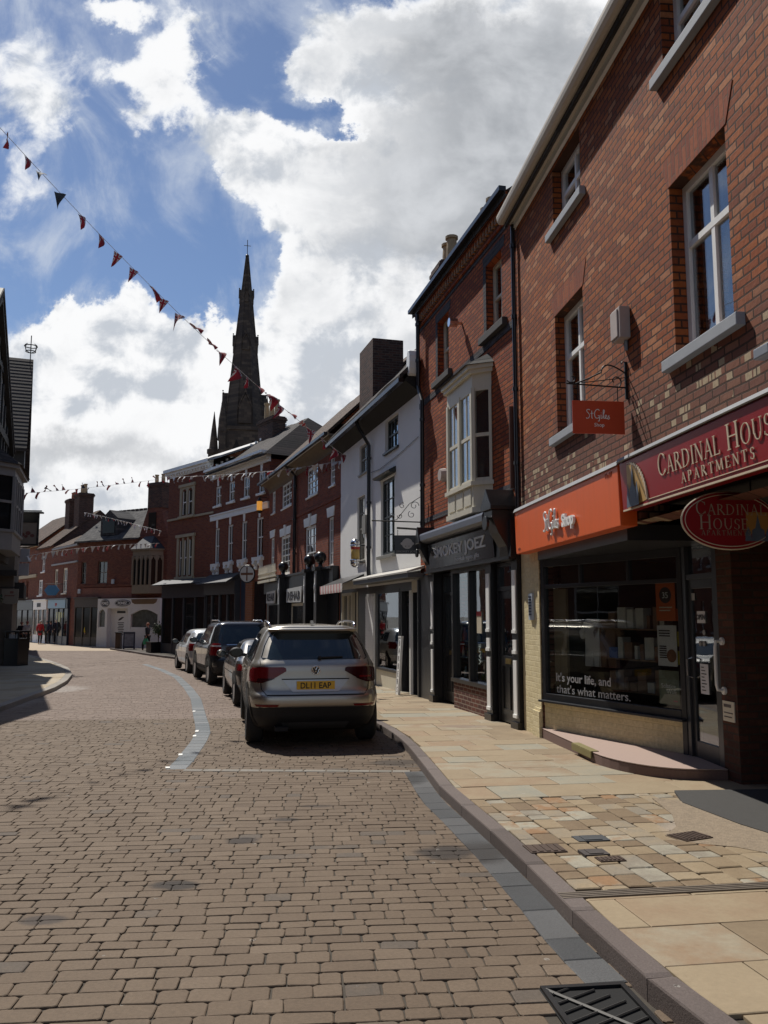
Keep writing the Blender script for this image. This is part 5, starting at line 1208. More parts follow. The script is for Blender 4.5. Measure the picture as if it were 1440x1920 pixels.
f = MB(); f.box(5.3, 6.4, -.05, -.005, .0, 3.4); f.build('side_window', M_gglass, E_)
sg = on(E_, 'round_sign', 'pale round sign with a dark cross bar on the banded house', 'hanging sign', 5.6, -.55, 3.72); sg.rotation_euler.z = R(-20)
b = MB(); b.lathe([(.36, -.02), (.36, .02)], (0, 0, 0), 24, 'y'); b.build('disc', mat('pale_sign_panel'), sg)
b = MB(); b.tube([(.37 * math.cos(R(a)), 0, .37 * math.sin(R(a))) for a in range(0, 361, 15)], .03, 6); b.build('rim', M_black, sg)
b = MB(); b.box(-.3, .3, -.03, -.021, -.05, .05); b.box(-.03, .03, -.03, -.021, -.3, .3); b.build('bar', mat('brown_print', (.15, .07, .04), .6), sg)
sg = on(E_, 'street_lantern', 'glowing amber lantern at the corner of the banded house', 'lantern', 6.3, -.35, 6.65)
b = MB(); b.prism_z([(.12 * math.cos(R(a)), .12 * math.sin(R(a))) for a in range(0, 360, 60)], -.20, .20); b.build('amber_glass', mat('lit_amber', (1., .42, .06), .4, emit=.45, var=.3, scale=4), sg)
b = MB(); b.lathe([(.14, .20), (.05, .32), (.02, .4)], (0, 0, 0), 6); b.lathe([(.05, -.32), (.13, -.20)], (0, 0, 0), 6); b.tube([(0, 0, .4), (0, .34, .4)], .02, 6); b.build('lantern_frame', M_iron, sg)

# ------------------------------------------------------------------ tall corner house with stone-dressed windows
F_ = place(building('brick_house', 'tall corner brick house with buff stone surrounds and a double arched window', -11.688, 45.932, -.839))
LF = 4.79
wall(F_, M_brickE, 0, LF, -.4, 9.5, [(1.62, 2.12, 7.2, 8.45), (2.28, 2.78, 7.2, 8.45), (1.45, 1.85, 4.02, 5.85), (1.95, 2.35, 4.02, 5.85), (2.45, 2.85, 4.02, 5.85)], rec=.15, depth=7.)
def stone_window(b, x0, x1, z0, z1, n, arch, name='window'):
    f = MB(); w = (x1 - x0) / n
    f.box(x0 - .16, x0 + .05, -.05, .02, z0 - .1, z1 + .15); f.box(x1 - .05, x1 + .16, -.05, .02, z0 - .1, z1 + .15); f.box(x0 - .22, x1 + .22, -.12, .02, z0 - .2, z0 - .08); f.box(x0 - .24, x1 + .24, -.10, .02, z1 + .15, z1 + .3)
    for i in range(1, n): f.box(x0 + w * i - .07, x0 + w * i + .07, -.05, .05, z0 - .08, z1 + .15)
    if arch:
        for i in range(n):
            c, r = x0 + w * (i + .5), w / 2 - .05
            pl = [(c - r - .06, z1 + .15)] + [(c - r * math.cos(R(a)), z1 - r * .7 + r * .9 * math.sin(R(a)) * 1.0) for a in range(0, 181, 20)] + [(c + r + .06, z1 + .15)]
            f.prism(pl, -.04, .03)
    o = f.build(name, M_stone, b)
    g = MB(); g.box(x0, x1, .06, .065, z0 - .05, z1 + .05); g.build('pane', M_gglass, o)
    g = MB(); [g.box(x0 + w * (i + .5) - w / 2 + .08, x0 + w * (i + .5) - w / 2 + .12, .02, .055, z0, z1) for i in range(n)]; [g.box(x0 + w * i + .08, x0 + w * (i + 1) - .08, .02, .055, (z0 + z1) / 2 - .03, (z0 + z1) / 2 + .03) for i in range(n)]; g.build('sash', M_white, o)
    return o
stone_window(F_, 1.55, 2.85, 7.2, 8.5, 2, True); stone_window(F_, 1.35, 2.95, 4.02, 5.85, 3, False)
mb = MB(); mb.box(-.02, LF + .3, -.06, .01, 6.98, 7.08); mb.box(-.02, LF, -.10, .01, 3.74, 3.84); mb.build('stone_band', M_stone, F_)
mb = MB()
for z0, z1, e in ((9.3, 9.45, .06), (9.452, 9.58, .22), (9.582, 9.75, .34)): mb.box(-.10, LF + .05, -e, .02, z0, z1)
x = .1
while x < LF: mb.box(x, x + .12, -.18, -.06, 9.36, 9.45); x += .3
mb.build('white_cornice', M_white, F_)
pitched_roof(F_, mat('pale_sunlit_slate', (.20, .20, .20), .55, var=.15, scale=8), -.1, LF + 1.5, 9.75, .3, 11.2, 3.4, 7., hip0=2.5)  # sun glint on the slate put into its pale grey
shopfront(F_, .1, LF + .2, 3.4, M_shopblue, 4, (2.85, 3.5), .3)
f = MB(); f.prism_x([(0, 3.85), (-.7, 3.55), (-.7, 3.5), (0, 3.6)], -.3, LF + .25); f.build('shop_canopy', mat('dark_lead'), F_)
chimney(F_, -.5, .5, 2.4, 3.2, 9.4, 10.5, [(-.2, 2.8, .5), (.2, 2.8, .5)], potm=M_pot)

# ------------------------------------------------------------------ the row closing the street
G_ = place(building('brick_house', 'brown-brick row with a slate roof, dormer and white phone-shop front', -21.175, 59.067, -1.6))
LG = 8.62
wall(G_, M_brickG, 0, LG, -.4, 7.1, [(.35, .85, 4.1, 5.6), (2.05, 3.0, 4.1, 5.6)], rec=.12, depth=7.)
for q in ((.35, .85, 4.1, 5.6), (2.05, 3.0, 4.1, 5.6)): window(G_, *q, gm=M_dull, rec=.1, fm=mat('dull_frame', (.16, .14, .11), .5), sill=(M_brickG, .1, .05, .05))
mb = MB(); mb.box(0, LG, -.06, .01, 3.86, 4.0); mb.box(0, LG, -.10, .01, 6.95, 7.1); mb.build('brick_band', M_brickG, G_)
b = MB(); b.box(.2, 5.5, -.05, .0, 3.12, 3.8); b.build('brick_frieze', brick('pink_brick', [(.32, .11, .075), (.28, .095, .065)], weather=.2), G_)
pitched_roof(G_, M_slate, -.2, 6.2, 7.1, .25, 9.3, 2.9, 7.)
b = MB(); [b.box(.2 + i * .42, .2 + i * .42 + .3, 2.85, 2.95, 9.34, 9.48) for i in range(14)]; b.build('ridge_tiles', M_clay, G_)
f = MB(); f.prism([(2.0, 7.35), (3.7, 7.35), (3.7, 8.5), (2.85, 9.1), (2.0, 8.5)], .15, 1.8); o = f.build('dormer', M_slate, G_)
f = MB(); f.box(2.25, 3.45, .10, .148, 7.5, 8.45); f.build('pane', M_gglass, o)
f = MB(); f.prism([(6.1, -.3), (8.7, -.3), (8.7, 7.0), (7.95, 9.0), (6.85, 9.0), (6.1, 7.2)], -.06, .6); f.build('gable_wall', M_brickG, G_)
chimney(G_, 6.8, 8.1, -.1, .8, 8.9, 10.6, [(7.15, .3, .55), (7.75, .3, .55)])
f = MB(); f.box(6.9, 7.6, -.09, -.061, 7.5, 8.6); f.build('attic_window', M_gglass, G_)
bx = [(5.85, -.065), (6.3, -.75), (7.9, -.75), (8.35, -.065)]
f = MB(); f.prism_z(bx, 3.35, 3.9); f.prism_z(bx, 5.75, 6.1); f.prism_z(grow(bx, .1), 6.1, 6.2)
for (xa, ya), (xb, yb) in zip(bx, bx[1:]):
    L = math.hypot(xb - xa, yb - ya); f.x = Matrix.Translation((xa, ya, 0)) @ Matrix.Rotation(math.atan2(yb - ya, xb - xa), 4, 'Z'); n = 4 if L > 1 else 2
    for i in range(n + 1): f.box(L * i / n - .06, L * i / n + .06, -.03, .05, 3.9, 5.75)
    for i in range(n): f.prism([(L * i / n + .05, 5.75), (L * (i + .5) / n, 5.7), (L * (i + 1) / n - .05, 5.75), (L * (i + 1) / n - .05, 5.4), (L * (i + .5) / n, 5.69), (L * i / n + .05, 5.4)], -.02, .04)
f.x = None; o = f.build('oriel_window', mat('dull_stone', (.22, .19, .14), .8, var=.2), G_)
f = MB(); f.prism_z([(5.95, -.06), (6.36, -.68), (7.84, -.68), (8.25, -.06)], 3.85, 5.8); f.build('pane', M_gglass, o)
f = MB(); e = grow(bx, .15); f.add([(x, y, 6.2) for x, y in e] + [(6.7, -.07, 7.1), (7.5, -.07, 7.1)], [(0, 1, 4), (1, 2, 5, 4), (2, 3, 5), (0, 1, 2, 3)]); f.build('oriel_roof', mat('dark_lead'), o)
# white phone shop
f = MB(); f.box(2.62, 8.5, -.35, -.0, 2.42, 3.06); f.box(2.62, 2.74, -.35, 0, -.2, 2.42); f.box(3.38, 3.6, -.35, 0, -.2, 2.42); f.box(5.55, 5.85, -.35, 0, -.2, 2.42); f.box(8.3, 8.5, -.35, 0, -.2, 2.42); f.box(2.74, 3.38, -.33, 0, -.2, 1.2); f.box(5.85, 8.3, -.33, 0, -.2, 1.2)
f.prism([(2.74, 2.42), (2.74, 2.1), (2.82, 2.25), (3.06, 2.38), (3.30, 2.25), (3.38, 2.1), (3.38, 2.42)], -.34, -.01)
f.prism([(5.85, 2.42), (5.85, 2.0)] + [(5.85 + 2.45 * t, 2.0 + .34 * math.sin(math.pi * t)) for t in (.1, .25, .4, .6, .75, .9)] + [(8.3, 2.0), (8.3, 2.42)], -.34, -.01)
f.box(3.6, 5.55, -.02, 0, -.2, 2.42); f.box(4.0, 5.2, -.05, -.02, -.1, 2.3)
for x0, x1 in ((2.74, 3.38), (5.85, 8.3)):
    for i in range(6): f.box(x0, x1, -.345, -.331, .12 + i * .17, .24 + i * .17)
PF = f.build('shop_window', mat('shop_white', (.66, .66, .66), .5, var=.05), G_)
f = MB(); f.box(2.74, 3.38, -.22, -.2, 1.2, 2.4); f.box(5.85, 8.3, -.22, -.2, 1.2, 2.4); f.build('pane', mat('dim_phone_display', (.10, .11, .10), .2, var=.7, scale=4), PF)
def logo(cx, cz, rx, rz, txt, w):
    f = MB(); f.prism([(cx + rx * math.cos(R(a)), cz + rz * math.sin(R(a))) for a in range(0, 360, 12)], -.375, -.352); o = f.build('oval_logo', M_ink, PF)
    f = MB(); put_text(f, txt, .24, cx, -.378, cz - .085, depth=.005, align='c', width=w, bold=.006); f.tube([(cx + (rx - .05) * math.cos(R(a)), -.378, cz + (rz - .05) * math.sin(R(a))) for a in range(0, 361, 15)], .012, 5); f.build('lettering', M_letter, o)
logo(3.35, 2.76, .42, .26, 'FONEZ', .62); logo(5.05, 2.76, .74, .22, 'FONEZ', .85)
f = MB(); f.prism([(5.85, 3.0), (8.25, 3.0), (8.15, 2.78), (7.9, 2.68), (6.2, 2.68), (5.95, 2.78)], -.37, -.351); f.build('bronze_panel', mat('bronze_panel', (.16, .10, .05), .5), PF)
f = MB(); [f.box(4.3 + .04 * (i % 3), 4.9 - .05 * (i % 2), -.056, -.0505, 1.45 - i * .11, 1.5 - i * .11) for i in range(8)]; f.box(4.2, 5.0, -.056, -.0505, 2.1, 2.25); f.prism([(4.35, 1.6), (4.6, 1.66), (4.9, 1.85), (4.7, 1.86), (4.4, 1.72)], -.056, -.0505); f.build('door_print', M_ink, PF)
shopfront(G_, .05, 2.5, 3.3, mat('brown_shop_paint', (.06, .045, .035), .5), 3, (2.5, 3.1), .2)
for x, z in ((.25, 3.45), (3.6, 4.05)): b = MB(); b.box(x, x + .25, -.14, -.06, z, z + .3); b.build('alarm_box', mat('pale_plate'), G_)

H_ = place(building('brick_house', 'small brick house with the pale-blue shop front at the far bend', -24.815, 63.92, -.75))
hw = [(.62, 1.45, 3.55, 5.35), (2.7, 3.7, 3.55, 5.35)]
wall(H_, M_brickG, 0, 6.07, -.4, 6.9, hw, rec=.1, depth=6.)
for q in hw: window(H_, *q, gm=M_dull, rec=.05, fw=.14, fm=M_cream, sill=(M_cream, .1, .1, .08))
mb = MB(); mb.box(0, 6.07, -.10, .01, 5.62, 5.74); mb.box(0, 6.07, -.12, .01, 6.78, 6.92); mb.build('stone_band', M_lead, H_)
pitched_roof(H_, M_clay, 0, 6.07, 6.9, .1, 8.5, 2.8, 6., hip0=2., hip1=2.)
shopfront(H_, .0, 4.7, 3., mat('navy_shop_paint', (.03, .045, .07), .4), 4, (2.45, 3.1), .2)
f = MB(); f.box(.05, 4.3, -.23, -.205, 2.48, 3.08); o = f.build('blue_panel', mat('pale_blue_panel', (.24, .40, .52), .5), H_)
f = MB(); [f.box(1.9 + .12 * i, 1.98 + .12 * i, -.24, -.231, 2.6 + .08 * (i % 2), 2.85) for i in range(4)]; f.build('lettering', mat('red_print'), o)
f = MB(); f.box(1.9, 2.9, -.13, -.105, 1.5, 2.2); f.box(3.1, 3.6, -.13, -.105, 1.8, 2.2); f.build('window_poster', mat('lime_poster', (.45, .50, .30), .6), H_)
sg = on(H_, 'hanging_sign', 'bright blue hexagonal hanging sign above the pale-blue shop', 'hanging sign', 2.6, -.7, 3.75); sg.rotation_euler.z = 0
b = MB(); b.prism([(.55 * math.cos(R(a)), .42 * math.sin(R(a))) for a in range(0, 360, 60)], -.03, .03); b.build('plate', mat('bright_blue_plate', (.04, .18, .36), .5), sg)
b = MB(); b.tube([(-.5, 0, .45), (.9, 0, .45)], .02, 6); b.build('bracket', M_iron, sg)
I_ = place(building('brick_house', 'narrow brick house with the white shop front beyond the pale-blue one', -27.246, 67.161, -.75))
iw = [(1.2, 2.05, 5.3, 6.5), (.5, 1.6, 3.5, 4.7)]
wall(I_, M_brickG, 0, 4.05, -.4, 7.2, iw, rec=.1, depth=7.)
for q in iw: window(I_, *q, gm=M_dull, rec=.05, fw=.12, fm=M_white, sill=(M_white, .1, .1, .08))
pitched_roof(I_, M_clay, -.1, 4.05, 7.2, .2, 10.0, 3.4, 7., wallmat=M_brickK)
chimney(I_, .4, 1.5, 1.8, 2.8, 8.6, 11.2, [(.65, 2.3, .55), (.95, 2.3, .55), (1.25, 2.3, .55)], potm=M_pot2)
chimney(I_, 2.7, 3.95, 1.8, 2.9, 7.5, 11.4, [(2.95, 2.3, .7), (3.35, 2.3, .7), (3.75, 2.3, .7)], potm=M_pot)
shopfront(I_, .0, 3.6, 3., M_white, 3, (2.4, 3.1), .2)
f = MB(); f.box(1.1, 2.1, -.215, -.205, 2.6, 2.9); f.build('lettering', M_ink, I_)
J_ = place(building('brick_house', 'brick house with a row of arched windows over a buff band at the street end', -32.5, 74.2, -.75))
jw = [(.6 + i * 1.25, 1.3 + i * 1.25, 5.4, 6.9) for i in range(5)] + [(.6 + i * 1.25, 1.3 + i * 1.25, 3.4, 4.8) for i in range(5)]
wall(J_, M_brickG, -.5, 8.75, -.4, 7.6, jw, rec=.1, depth=7.)
for q in jw: window(J_, *q, gm=M_dull, rec=.05, fw=.1, fm=M_brickG, sill=(M_stone, .1, .1, .08), room=False)
mb = MB(); mb.box(-.5, 8.75, -.12, .01, 4.95, 5.2); mb.box(-.5, 8.75, -.2, .01, 7.4, 7.6); mb.build('stone_band', M_stone, J_)
pitched_roof(J_, M_clay, -.5, 8.75, 7.6, .3, 10.4, 3.5, 7.)
shopfront(J_, 0, 8.5, 3., M_dkgrey, 5, (2.4, 3.1), .2)

# ------------------------------------------------------------------ church tower and spire
M_sooty = brick('sooty_sandstone', [(.075, .06, .05), (.10, .08, .065), (.06, .05, .045), (.12, .095, .075)], mortar=(.05, .045, .04), w=.8, h=.4, joint=.02, weather=.7, bump=.4)
CH_ = empty('church', (-20.1, 120, -1.5), R(12), 'sooty stone church tower with a tall octagonal spire and a cross', 'church')
mb = MB(); s2 = 3.05
mb.box(-s2, s2, -s2, s2, 0, 29.5)
for sx in (-1, 1):
    for sy in (-1, 1):
        mb.box(sx * s2 - .5, sx * s2 + .5, sy * s2 - .5, sy * s2 + .5, 0, 26.5); mb.prism_z([(sx * s2 + .42 * a, sy * s2 + .42 * c) for a, c in ((-1, -1), (1, -1), (1, 1), (-1, 1))], 26.5, 28.6)
mb.box(-s2 - .2, s2 + .2, -s2 - .2, s2 + .2, 29.0, 29.5); mb.box(-s2 - .2, s2 + .2, -s2 - .2, s2 + .2, 24.6, 24.9)
mb.build('tower', M_sooty, CH_)
for k in range(4):
    for x in (-1.1, 1.1):
        mb = MB(); mb.x = Matrix.Rotation(R(90 * k), 4, 'Z'); mb.prism([(x - .6, 20), (x + .6, 20), (x + .6, 26.2), (x, 27.6), (x - .6, 26.2)], -s2 - .03, -s2 + .02); mb.build('belfry_opening', mat('belfry_dark', (.012, .011, .01), .9), CH_)
for sx in (-1, 1):
    for sy in (-1, 1):
        mb = MB(); mb.lathe([(.62, 28.6), (.55, 30.4), (.3, 32.0), (.03, 34.0)], (sx * s2, sy * s2, 0), 8); mb.ball((sx * s2, sy * s2, 34.1), .16, 8); mb.build('pinnacle', M_sooty, CH_)
def oct_(r): return [(r * math.cos(R(22.5 + 45 * i)), r * math.sin(R(22.5 + 45 * i))) for i in range(8)]
mb = MB(); lv = [(29.5, 3.0), (36, 2.28), (43, 1.52), (50, .80), (55.6, .16)]
for (z0, r0), (z1, r1) in zip(lv, lv[1:]):
    a, b_ = oct_(r0), oct_(r1); mb.add([(x, y, z0) for x, y in a] + [(x, y, z1) for x, y in b_], [(i, (i + 1) % 8, 8 + (i + 1) % 8, 8 + i) for i in range(8)])
for i in range(8):
    a = R(22.5 + 45 * i); mb.tube([(3.0 * math.cos(a), 3.0 * math.sin(a), 29.5), (.17 * math.cos(a), .17 * math.sin(a), 55.5)], .10, 6)
mb.build('spire', M_sooty, CH_)
for z, r, h_ in ((30.0, 2.95, 4.2), (41., 1.66, 2.2), (48.4, .92, 1.8)):
    for k in range(4):
        mb = MB(); mb.x = Matrix.Rotation(R(90 * k), 4, 'Z'); w = r * .30
        mb.prism([(-w, z), (w, z), (w, z + h_ * .55), (0, z + h_), (-w, z + h_ * .55)], -r - .12, -r * .5); mb.prism([(-w - .1, z + h_ * .5), (0, z + h_ * 1.05), (w + .1, z + h_ * .5), (w + .1, z + h_ * .6), (0, z + h_ * 1.18), (-w - .1, z + h_ * .6)], -r - .2, -r * .5); mb.ball((0, -r - .1, z + h_ * 1.25), .13, 6)
        mb.build('lucarne', M_sooty, CH_)
mb = MB(); mb.ball((0, 0, 55.7), .28, 10); mb.tube([(0, 0, 55.6), (0, 0, 58.2)], .05, 6); mb.tube([(-.5, 0, 57.3), (.5, 0, 57.3)], .045, 6); mb.build('cross', M_iron, CH_)
# stair turret with its own small spire on the street side
mb = MB(); mb.lathe([(.75, 0), (.75, 25.5), (.9, 25.6), (.9, 26.2), (.62, 26.3), (.35, 29), (.03, 31.6)], (-4.2, -2.2, 0), 8); mb.build('stair_turret', M_sooty, CH_)
mb = MB(); mb.prism([(-5.6, 0), (-3.0, 0), (-3.0, 25.4), (-5.6, 23.6)], -2.6, 2.6); mb.build('side_wing', M_sooty, CH_)

# ------------------------------------------------------------------ left side of the street
M_timber = mat('tarred_timber', (.02, .018, .016), .7, var=.3, bump=.2); M_panel = mat('limewash_panel', (.42, .40, .36), .85, var=.12, streak=.25)
L1 = place(building('timber_framed_house', 'black and white timber-framed gabled pub at the left edge', -9.88, 18.8, -.33, left=True))
n1 = 11.6; gx, gw = 5.05, 5.0                          # gable centre and half width along the front
wall(L1, mat('pub_ground_wall', (.10, .095, .085), .8, var=.2), 0, n1, -.3, 3.6, [(1.2, 2.6, .8, 2.6), (3.6, 5.0, .8, 2.6), (7.4, 8.8, .8, 2.6), (10, 10.9, -.31, 2.2)], depth=6., name='ground_wall')
for q in ((1.2, 2.6, .8, 2.6), (3.6, 5.0, .8, 2.6), (7.4, 8.8, .8, 2.6)): window(L1, *q, v=(.33, .66), gm=M_dull, sill=(M_timber, .08, .08, .08), rows=2)
wall(L1, M_panel, 0, n1, 3.6, 7.5, [], depth=6., y=-.25, name='upper_wall')
f = MB(); f.prism([(gx - gw, 7.45), (gx + gw, 7.45), (gx, 10.7)], -.30, .2); f.build('gable_panel', M_panel, L1)
f = MB(); y0 = -.33
f.box(0, n1, y0 - .04, -.2, 3.5, 3.72); f.box(0, n1, y0, -.251, 5.4, 5.6); f.box(0, n1, y0 - .03, -.251, 7.35, 7.6)
x = 0.
while x < n1: f.box(x, x + .16, y0, -.252, 3.72, 5.4); f.box(x, x + .16, y0, -.252, 5.6, 7.35); x += .72
for i in range(-5, 6):
    x = gx + i * .82; h_ = 7.6 + (gw - abs(x - gx)) / gw * 3.1 - .25
    if h_ > 7.8: f.box(x - .08, x + .08, y0 - .03, -.301, 7.6, h_)
f.box(gx - 2.6, gx + 2.6, y0 - .035, -.302, 9.2, 9.36); f.build('timber_frame', M_timber, L1)
f = MB()
for s_ in (-1, 1): f.prism([(gx + s_ * (gw + .35), 7.15), (gx + s_ * (gw + .35), 7.5), (gx, 11.15), (gx, 10.75)], -.47, -.33)
f.build('bargeboard', M_timber, L1)
f = MB()
for s_ in (-1, 1): f.add([(gx + s_ * (gw + .4), -.5, 7.25), (gx, -.5, 10.95), (gx, 6, 10.95), (gx + s_ * (gw + .4), 6, 7.25), (gx + s_ * (gw + .4), -.5, 7.4), (gx, -.5, 11.15), (gx, 6, 11.15), (gx + s_ * (gw + .4), 6, 7.4)], [(0, 1, 2, 3), (4, 5, 6, 7), (0, 1, 5, 4), (0, 4, 7, 3)])
f.build('roof', M_darktile, L1)
# bay on the far end of the pub
bx = [(7.2, -.255), (7.7, -.80), (10.6, -.80), (11.1, -.255)]; M_greyw = mat('dull_white_paint', (.22, .21, .20), .5)
f = MB(); f.prism_z(bx, 3.75, 4.3); f.prism_z(grow(bx, .06), 4.3, 4.38); f.prism_z(bx, 6.05, 6.3); f.prism_z(grow(bx, .12), 6.3, 6.42)
for (xa, ya), (xb, yb) in zip(bx, bx[1:]):
    L = math.hypot(xb - xa, yb - ya); f.x = Matrix.Translation((xa, ya, 0)) @ Matrix.Rotation(math.atan2(yb - ya, xb - xa), 4, 'Z'); n = 4 if L > 1 else 1
    for i in range(n + 1): f.box(L * i / n - .05, L * i / n + .05, -.02, .06, 4.38, 6.05)
    f.box(0, L, 0, .05, 5.2, 5.28)
f.x = None; o = f.build('bay_window', M_greyw, L1)
f = MB(); f.prism_z([(7.3, -.26), (7.74, -.75), (10.56, -.75), (11.0, -.26)], 4.3, 6.1); f.build('pane', M_gglass, o)
f = MB(); e = grow(bx, .2); f.add([(x, y, 6.42) for x, y in e] + [(7.6, -.26, 6.95), (10.7, -.26, 6.95)], [(0, 1, 4), (1, 2, 5, 4), (2, 3, 5), (0, 1, 2, 3)]); f.build('bay_roof', M_darktile, o)
f = MB(); f.box(9.95, 10.95, -.02, .1, -.1, 2.2); f.build('door', M_timber, L1)

L2 = place(building('gabled_house', 'dark tile-roofed house behind the pub with a crown weathervane', -13.85, 32.0, -.40, left=True))
wall(L2, mat('grimy_wall', (.12, .10, .08), .85, var=.25, bump=.3), 0, 7.2, -.3, 8.2, [(1.5, 2.6, 4.4, 5.8), (4, 5.2, 4.4, 5.8)], depth=8.)
for q in ((1.5, 2.6, 4.4, 5.8), (4, 5.2, 4.4, 5.8)): window(L2, *q, gm=M_dull, sill=(M_timber, .08, .08, .06))
f = MB(); f.prism([(0, 8.15), (7.2, 8.15), (3.6, 12.4)], -.02, .4); f.build('gable', M_panel, L2)
f = MB()
for s_ in (-1, 1):
    xa = 3.6 + s_ * 3.95; n = 26
    for i in range(n):
        t0, t1 = i / n, (i + 1) / n; x0, z0, x1, z1 = xa + (3.6 - xa) * t0, 8.0 + 4.6 * t0, xa + (3.6 - xa) * t1, 8.0 + 4.6 * t1
        f.add([(x0, -.22, z0), (x1, -.22, z1), (x1, 8, z1), (x0, 8, z0), (x0, -.22, z0 + .125), (x1, -.22, z1 + .10), (x1, 8, z1 + .10), (x0, 8, z0 + .125)], [(0, 1, 2, 3), (4, 7, 6, 5), (0, 4, 5, 1), (0, 3, 7, 4)])
f.build('roof', M_darktile, L2)
f = MB(); f.box(-.12, .0, -.15, 2.5, 7.4, 8.1); f.box(-.08, 0, -.08, 2.5, 6.4, 6.6); f.build('eave_corbel', M_timber, L2)
f = MB(); f.box(-.5, .0, -.1, 3, 3.3, 3.5); f.box(1, 6.5, -.35, -.01, 2.5, 3.1); f.build('shop_fascia', M_timber, L2)
wv = on(L2, 'weathervane', 'iron crown-shaped weathervane on the dark tiled gable', 'weathervane', 3.3, -.1, 12.5)
b = MB(); b.tube([(0, 0, -.1), (0, 0, 1.15)], .02, 6); b.build('rod', M_iron, wv)
b = MB()
for r, z in ((.2, .45), (.26, .68)): b.tube([(r * math.cos(R(a)), r * math.sin(R(a)), z) for a in range(0, 361, 30)], .022, 5)
for k in range(6): a = R(60 * k); b.tube([(.05 * math.cos(a), .05 * math.sin(a), .4), (.2 * math.cos(a), .2 * math.sin(a), .45), (.27 * math.cos(a), .27 * math.sin(a), .7), (.16 * math.cos(a), .16 * math.sin(a), .78)], .016, 5)
b.build('crown', M_iron, wv)
b = MB(); b.tube([(-.3, 0, .95), (.25, 0, 1.0)], .014, 5); b.build('arrow', M_iron, wv)
L3 = place(building('brick_house', 'plain brick house behind the gabled house, around the left bend', -17.6, 40.5, -.42, left=True))
wall(L3, M_brickG, 0, 17, -.4, 8.2, [(1.5 + 3 * i, 2.6 + 3 * i, z, z + 1.7) for i in range(5) for z in (1., 4.6)], rec=.1, depth=7.)
for i in range(5):
    for z in (1., 4.6): window(L3, 1.5 + 3 * i, 2.6 + 3 * i, z, z + 1.7, gm=M_dull, sill=(M_sill, .1, .1, .1), room=False)
pitched_roof(L3, M_clay, 0, 17, 8.2, .3, 11., 3.5, 7.)
LB_ = place(building('brick_house', 'low dark-brick house between the brick house and the timber-framed pub', -10.35, 14.55, 0., left=True))
wall(LB_, M_brickG, 0, 4.1, -.3, 7.6, [(1.2, 2.6, z, z + 1.6) for z in (1., 4.4)], rec=.1, depth=6.)
for z in (1., 4.4): window(LB_, 1.2, 2.6, z, z + 1.6, gm=M_dull, sill=(M_sill, .1, .1, .1))
pitched_roof(LB_, M_slate, 0, 4.1, 7.6, .3, 9.6, 3., 6.)
L0 = place(building('rendered_house', 'plain brick house just left of the view', -10.2, -14.0, 0., left=True))
wall(L0, M_brickG, 0, 28.5, -.3, 14.3, [(1.5 + 3 * i, 2.6 + 3 * i, z, z + 1.7) for i in range(9) for z in (1., 4.6, 8.)], rec=.1, depth=6.)
for i in range(9):
    for z in (1., 4.6, 8.): window(L0, 1.5 + 3 * i, 2.6 + 3 * i, z, z + 1.7, gm=M_dull, sill=(M_sill, .1, .1, .1))
L0['label'] = 'brown-brick house with white sashes facing the orange shop across the road'; L0.name = 'brick_house'
# ------------------------------------------------------------------ parked cars
def paint(name, col, metal=.75, rough=.32):
    if name in MATS: return MATS[name]
    m, t, p = principled(name); co = t.node('ShaderNodeTexCoord').outputs['Object']
    n = t.noise(co, 3, 4); d = t.noise(co, 40, 5, .7)
    t.put(p.inputs['Base Color'], t.mix(t.math('MULTIPLY', t.smooth(t.sep(co)[2], .9, .1), t.math('MULTIPLY', d, .5)), t.mix(n, tuple(c * .94 for c in col), tuple(c * 1.05 for c in col)), (.10, .085, .07)))
    p.inputs['Metallic'].default_value = metal; t.put(p.inputs['Roughness'], t.math('ADD', rough, t.math('MULTIPLY', d, .10))); p.inputs['Coat Weight'].default_value = .8; p.inputs['Coat Roughness'].default_value = .05
    MATS[name] = m; return m
M_tyre = mat('tyre_rubber', (.018, .018, .018), .85, var=.25, bump=.3, bscale=80); M_rim = mat('alloy_rim', (.38, .38, .39), .35, metal=.9)
M_plastic = mat('black_plastic', (.010, .010, .011), .65, var=.2, bump=.15, bscale=200); M_cglass = mat('car_glass', (.012, .02, .022), .03, var=.15, coat=.6)
M_lamp = mat('red_lamp', (.15, .004, .006), .22, var=.12, scale=14, coat=.25, spec=.3); M_lamp2 = mat('dark_red_lamp', (.035, .003, .004), .22, coat=.2, spec=.3); M_plate = mat('yellow_plate', (.72, .42, .02), .4, var=.04)
M_gap = mat('shut_line', (.008, .008, .008), .8)

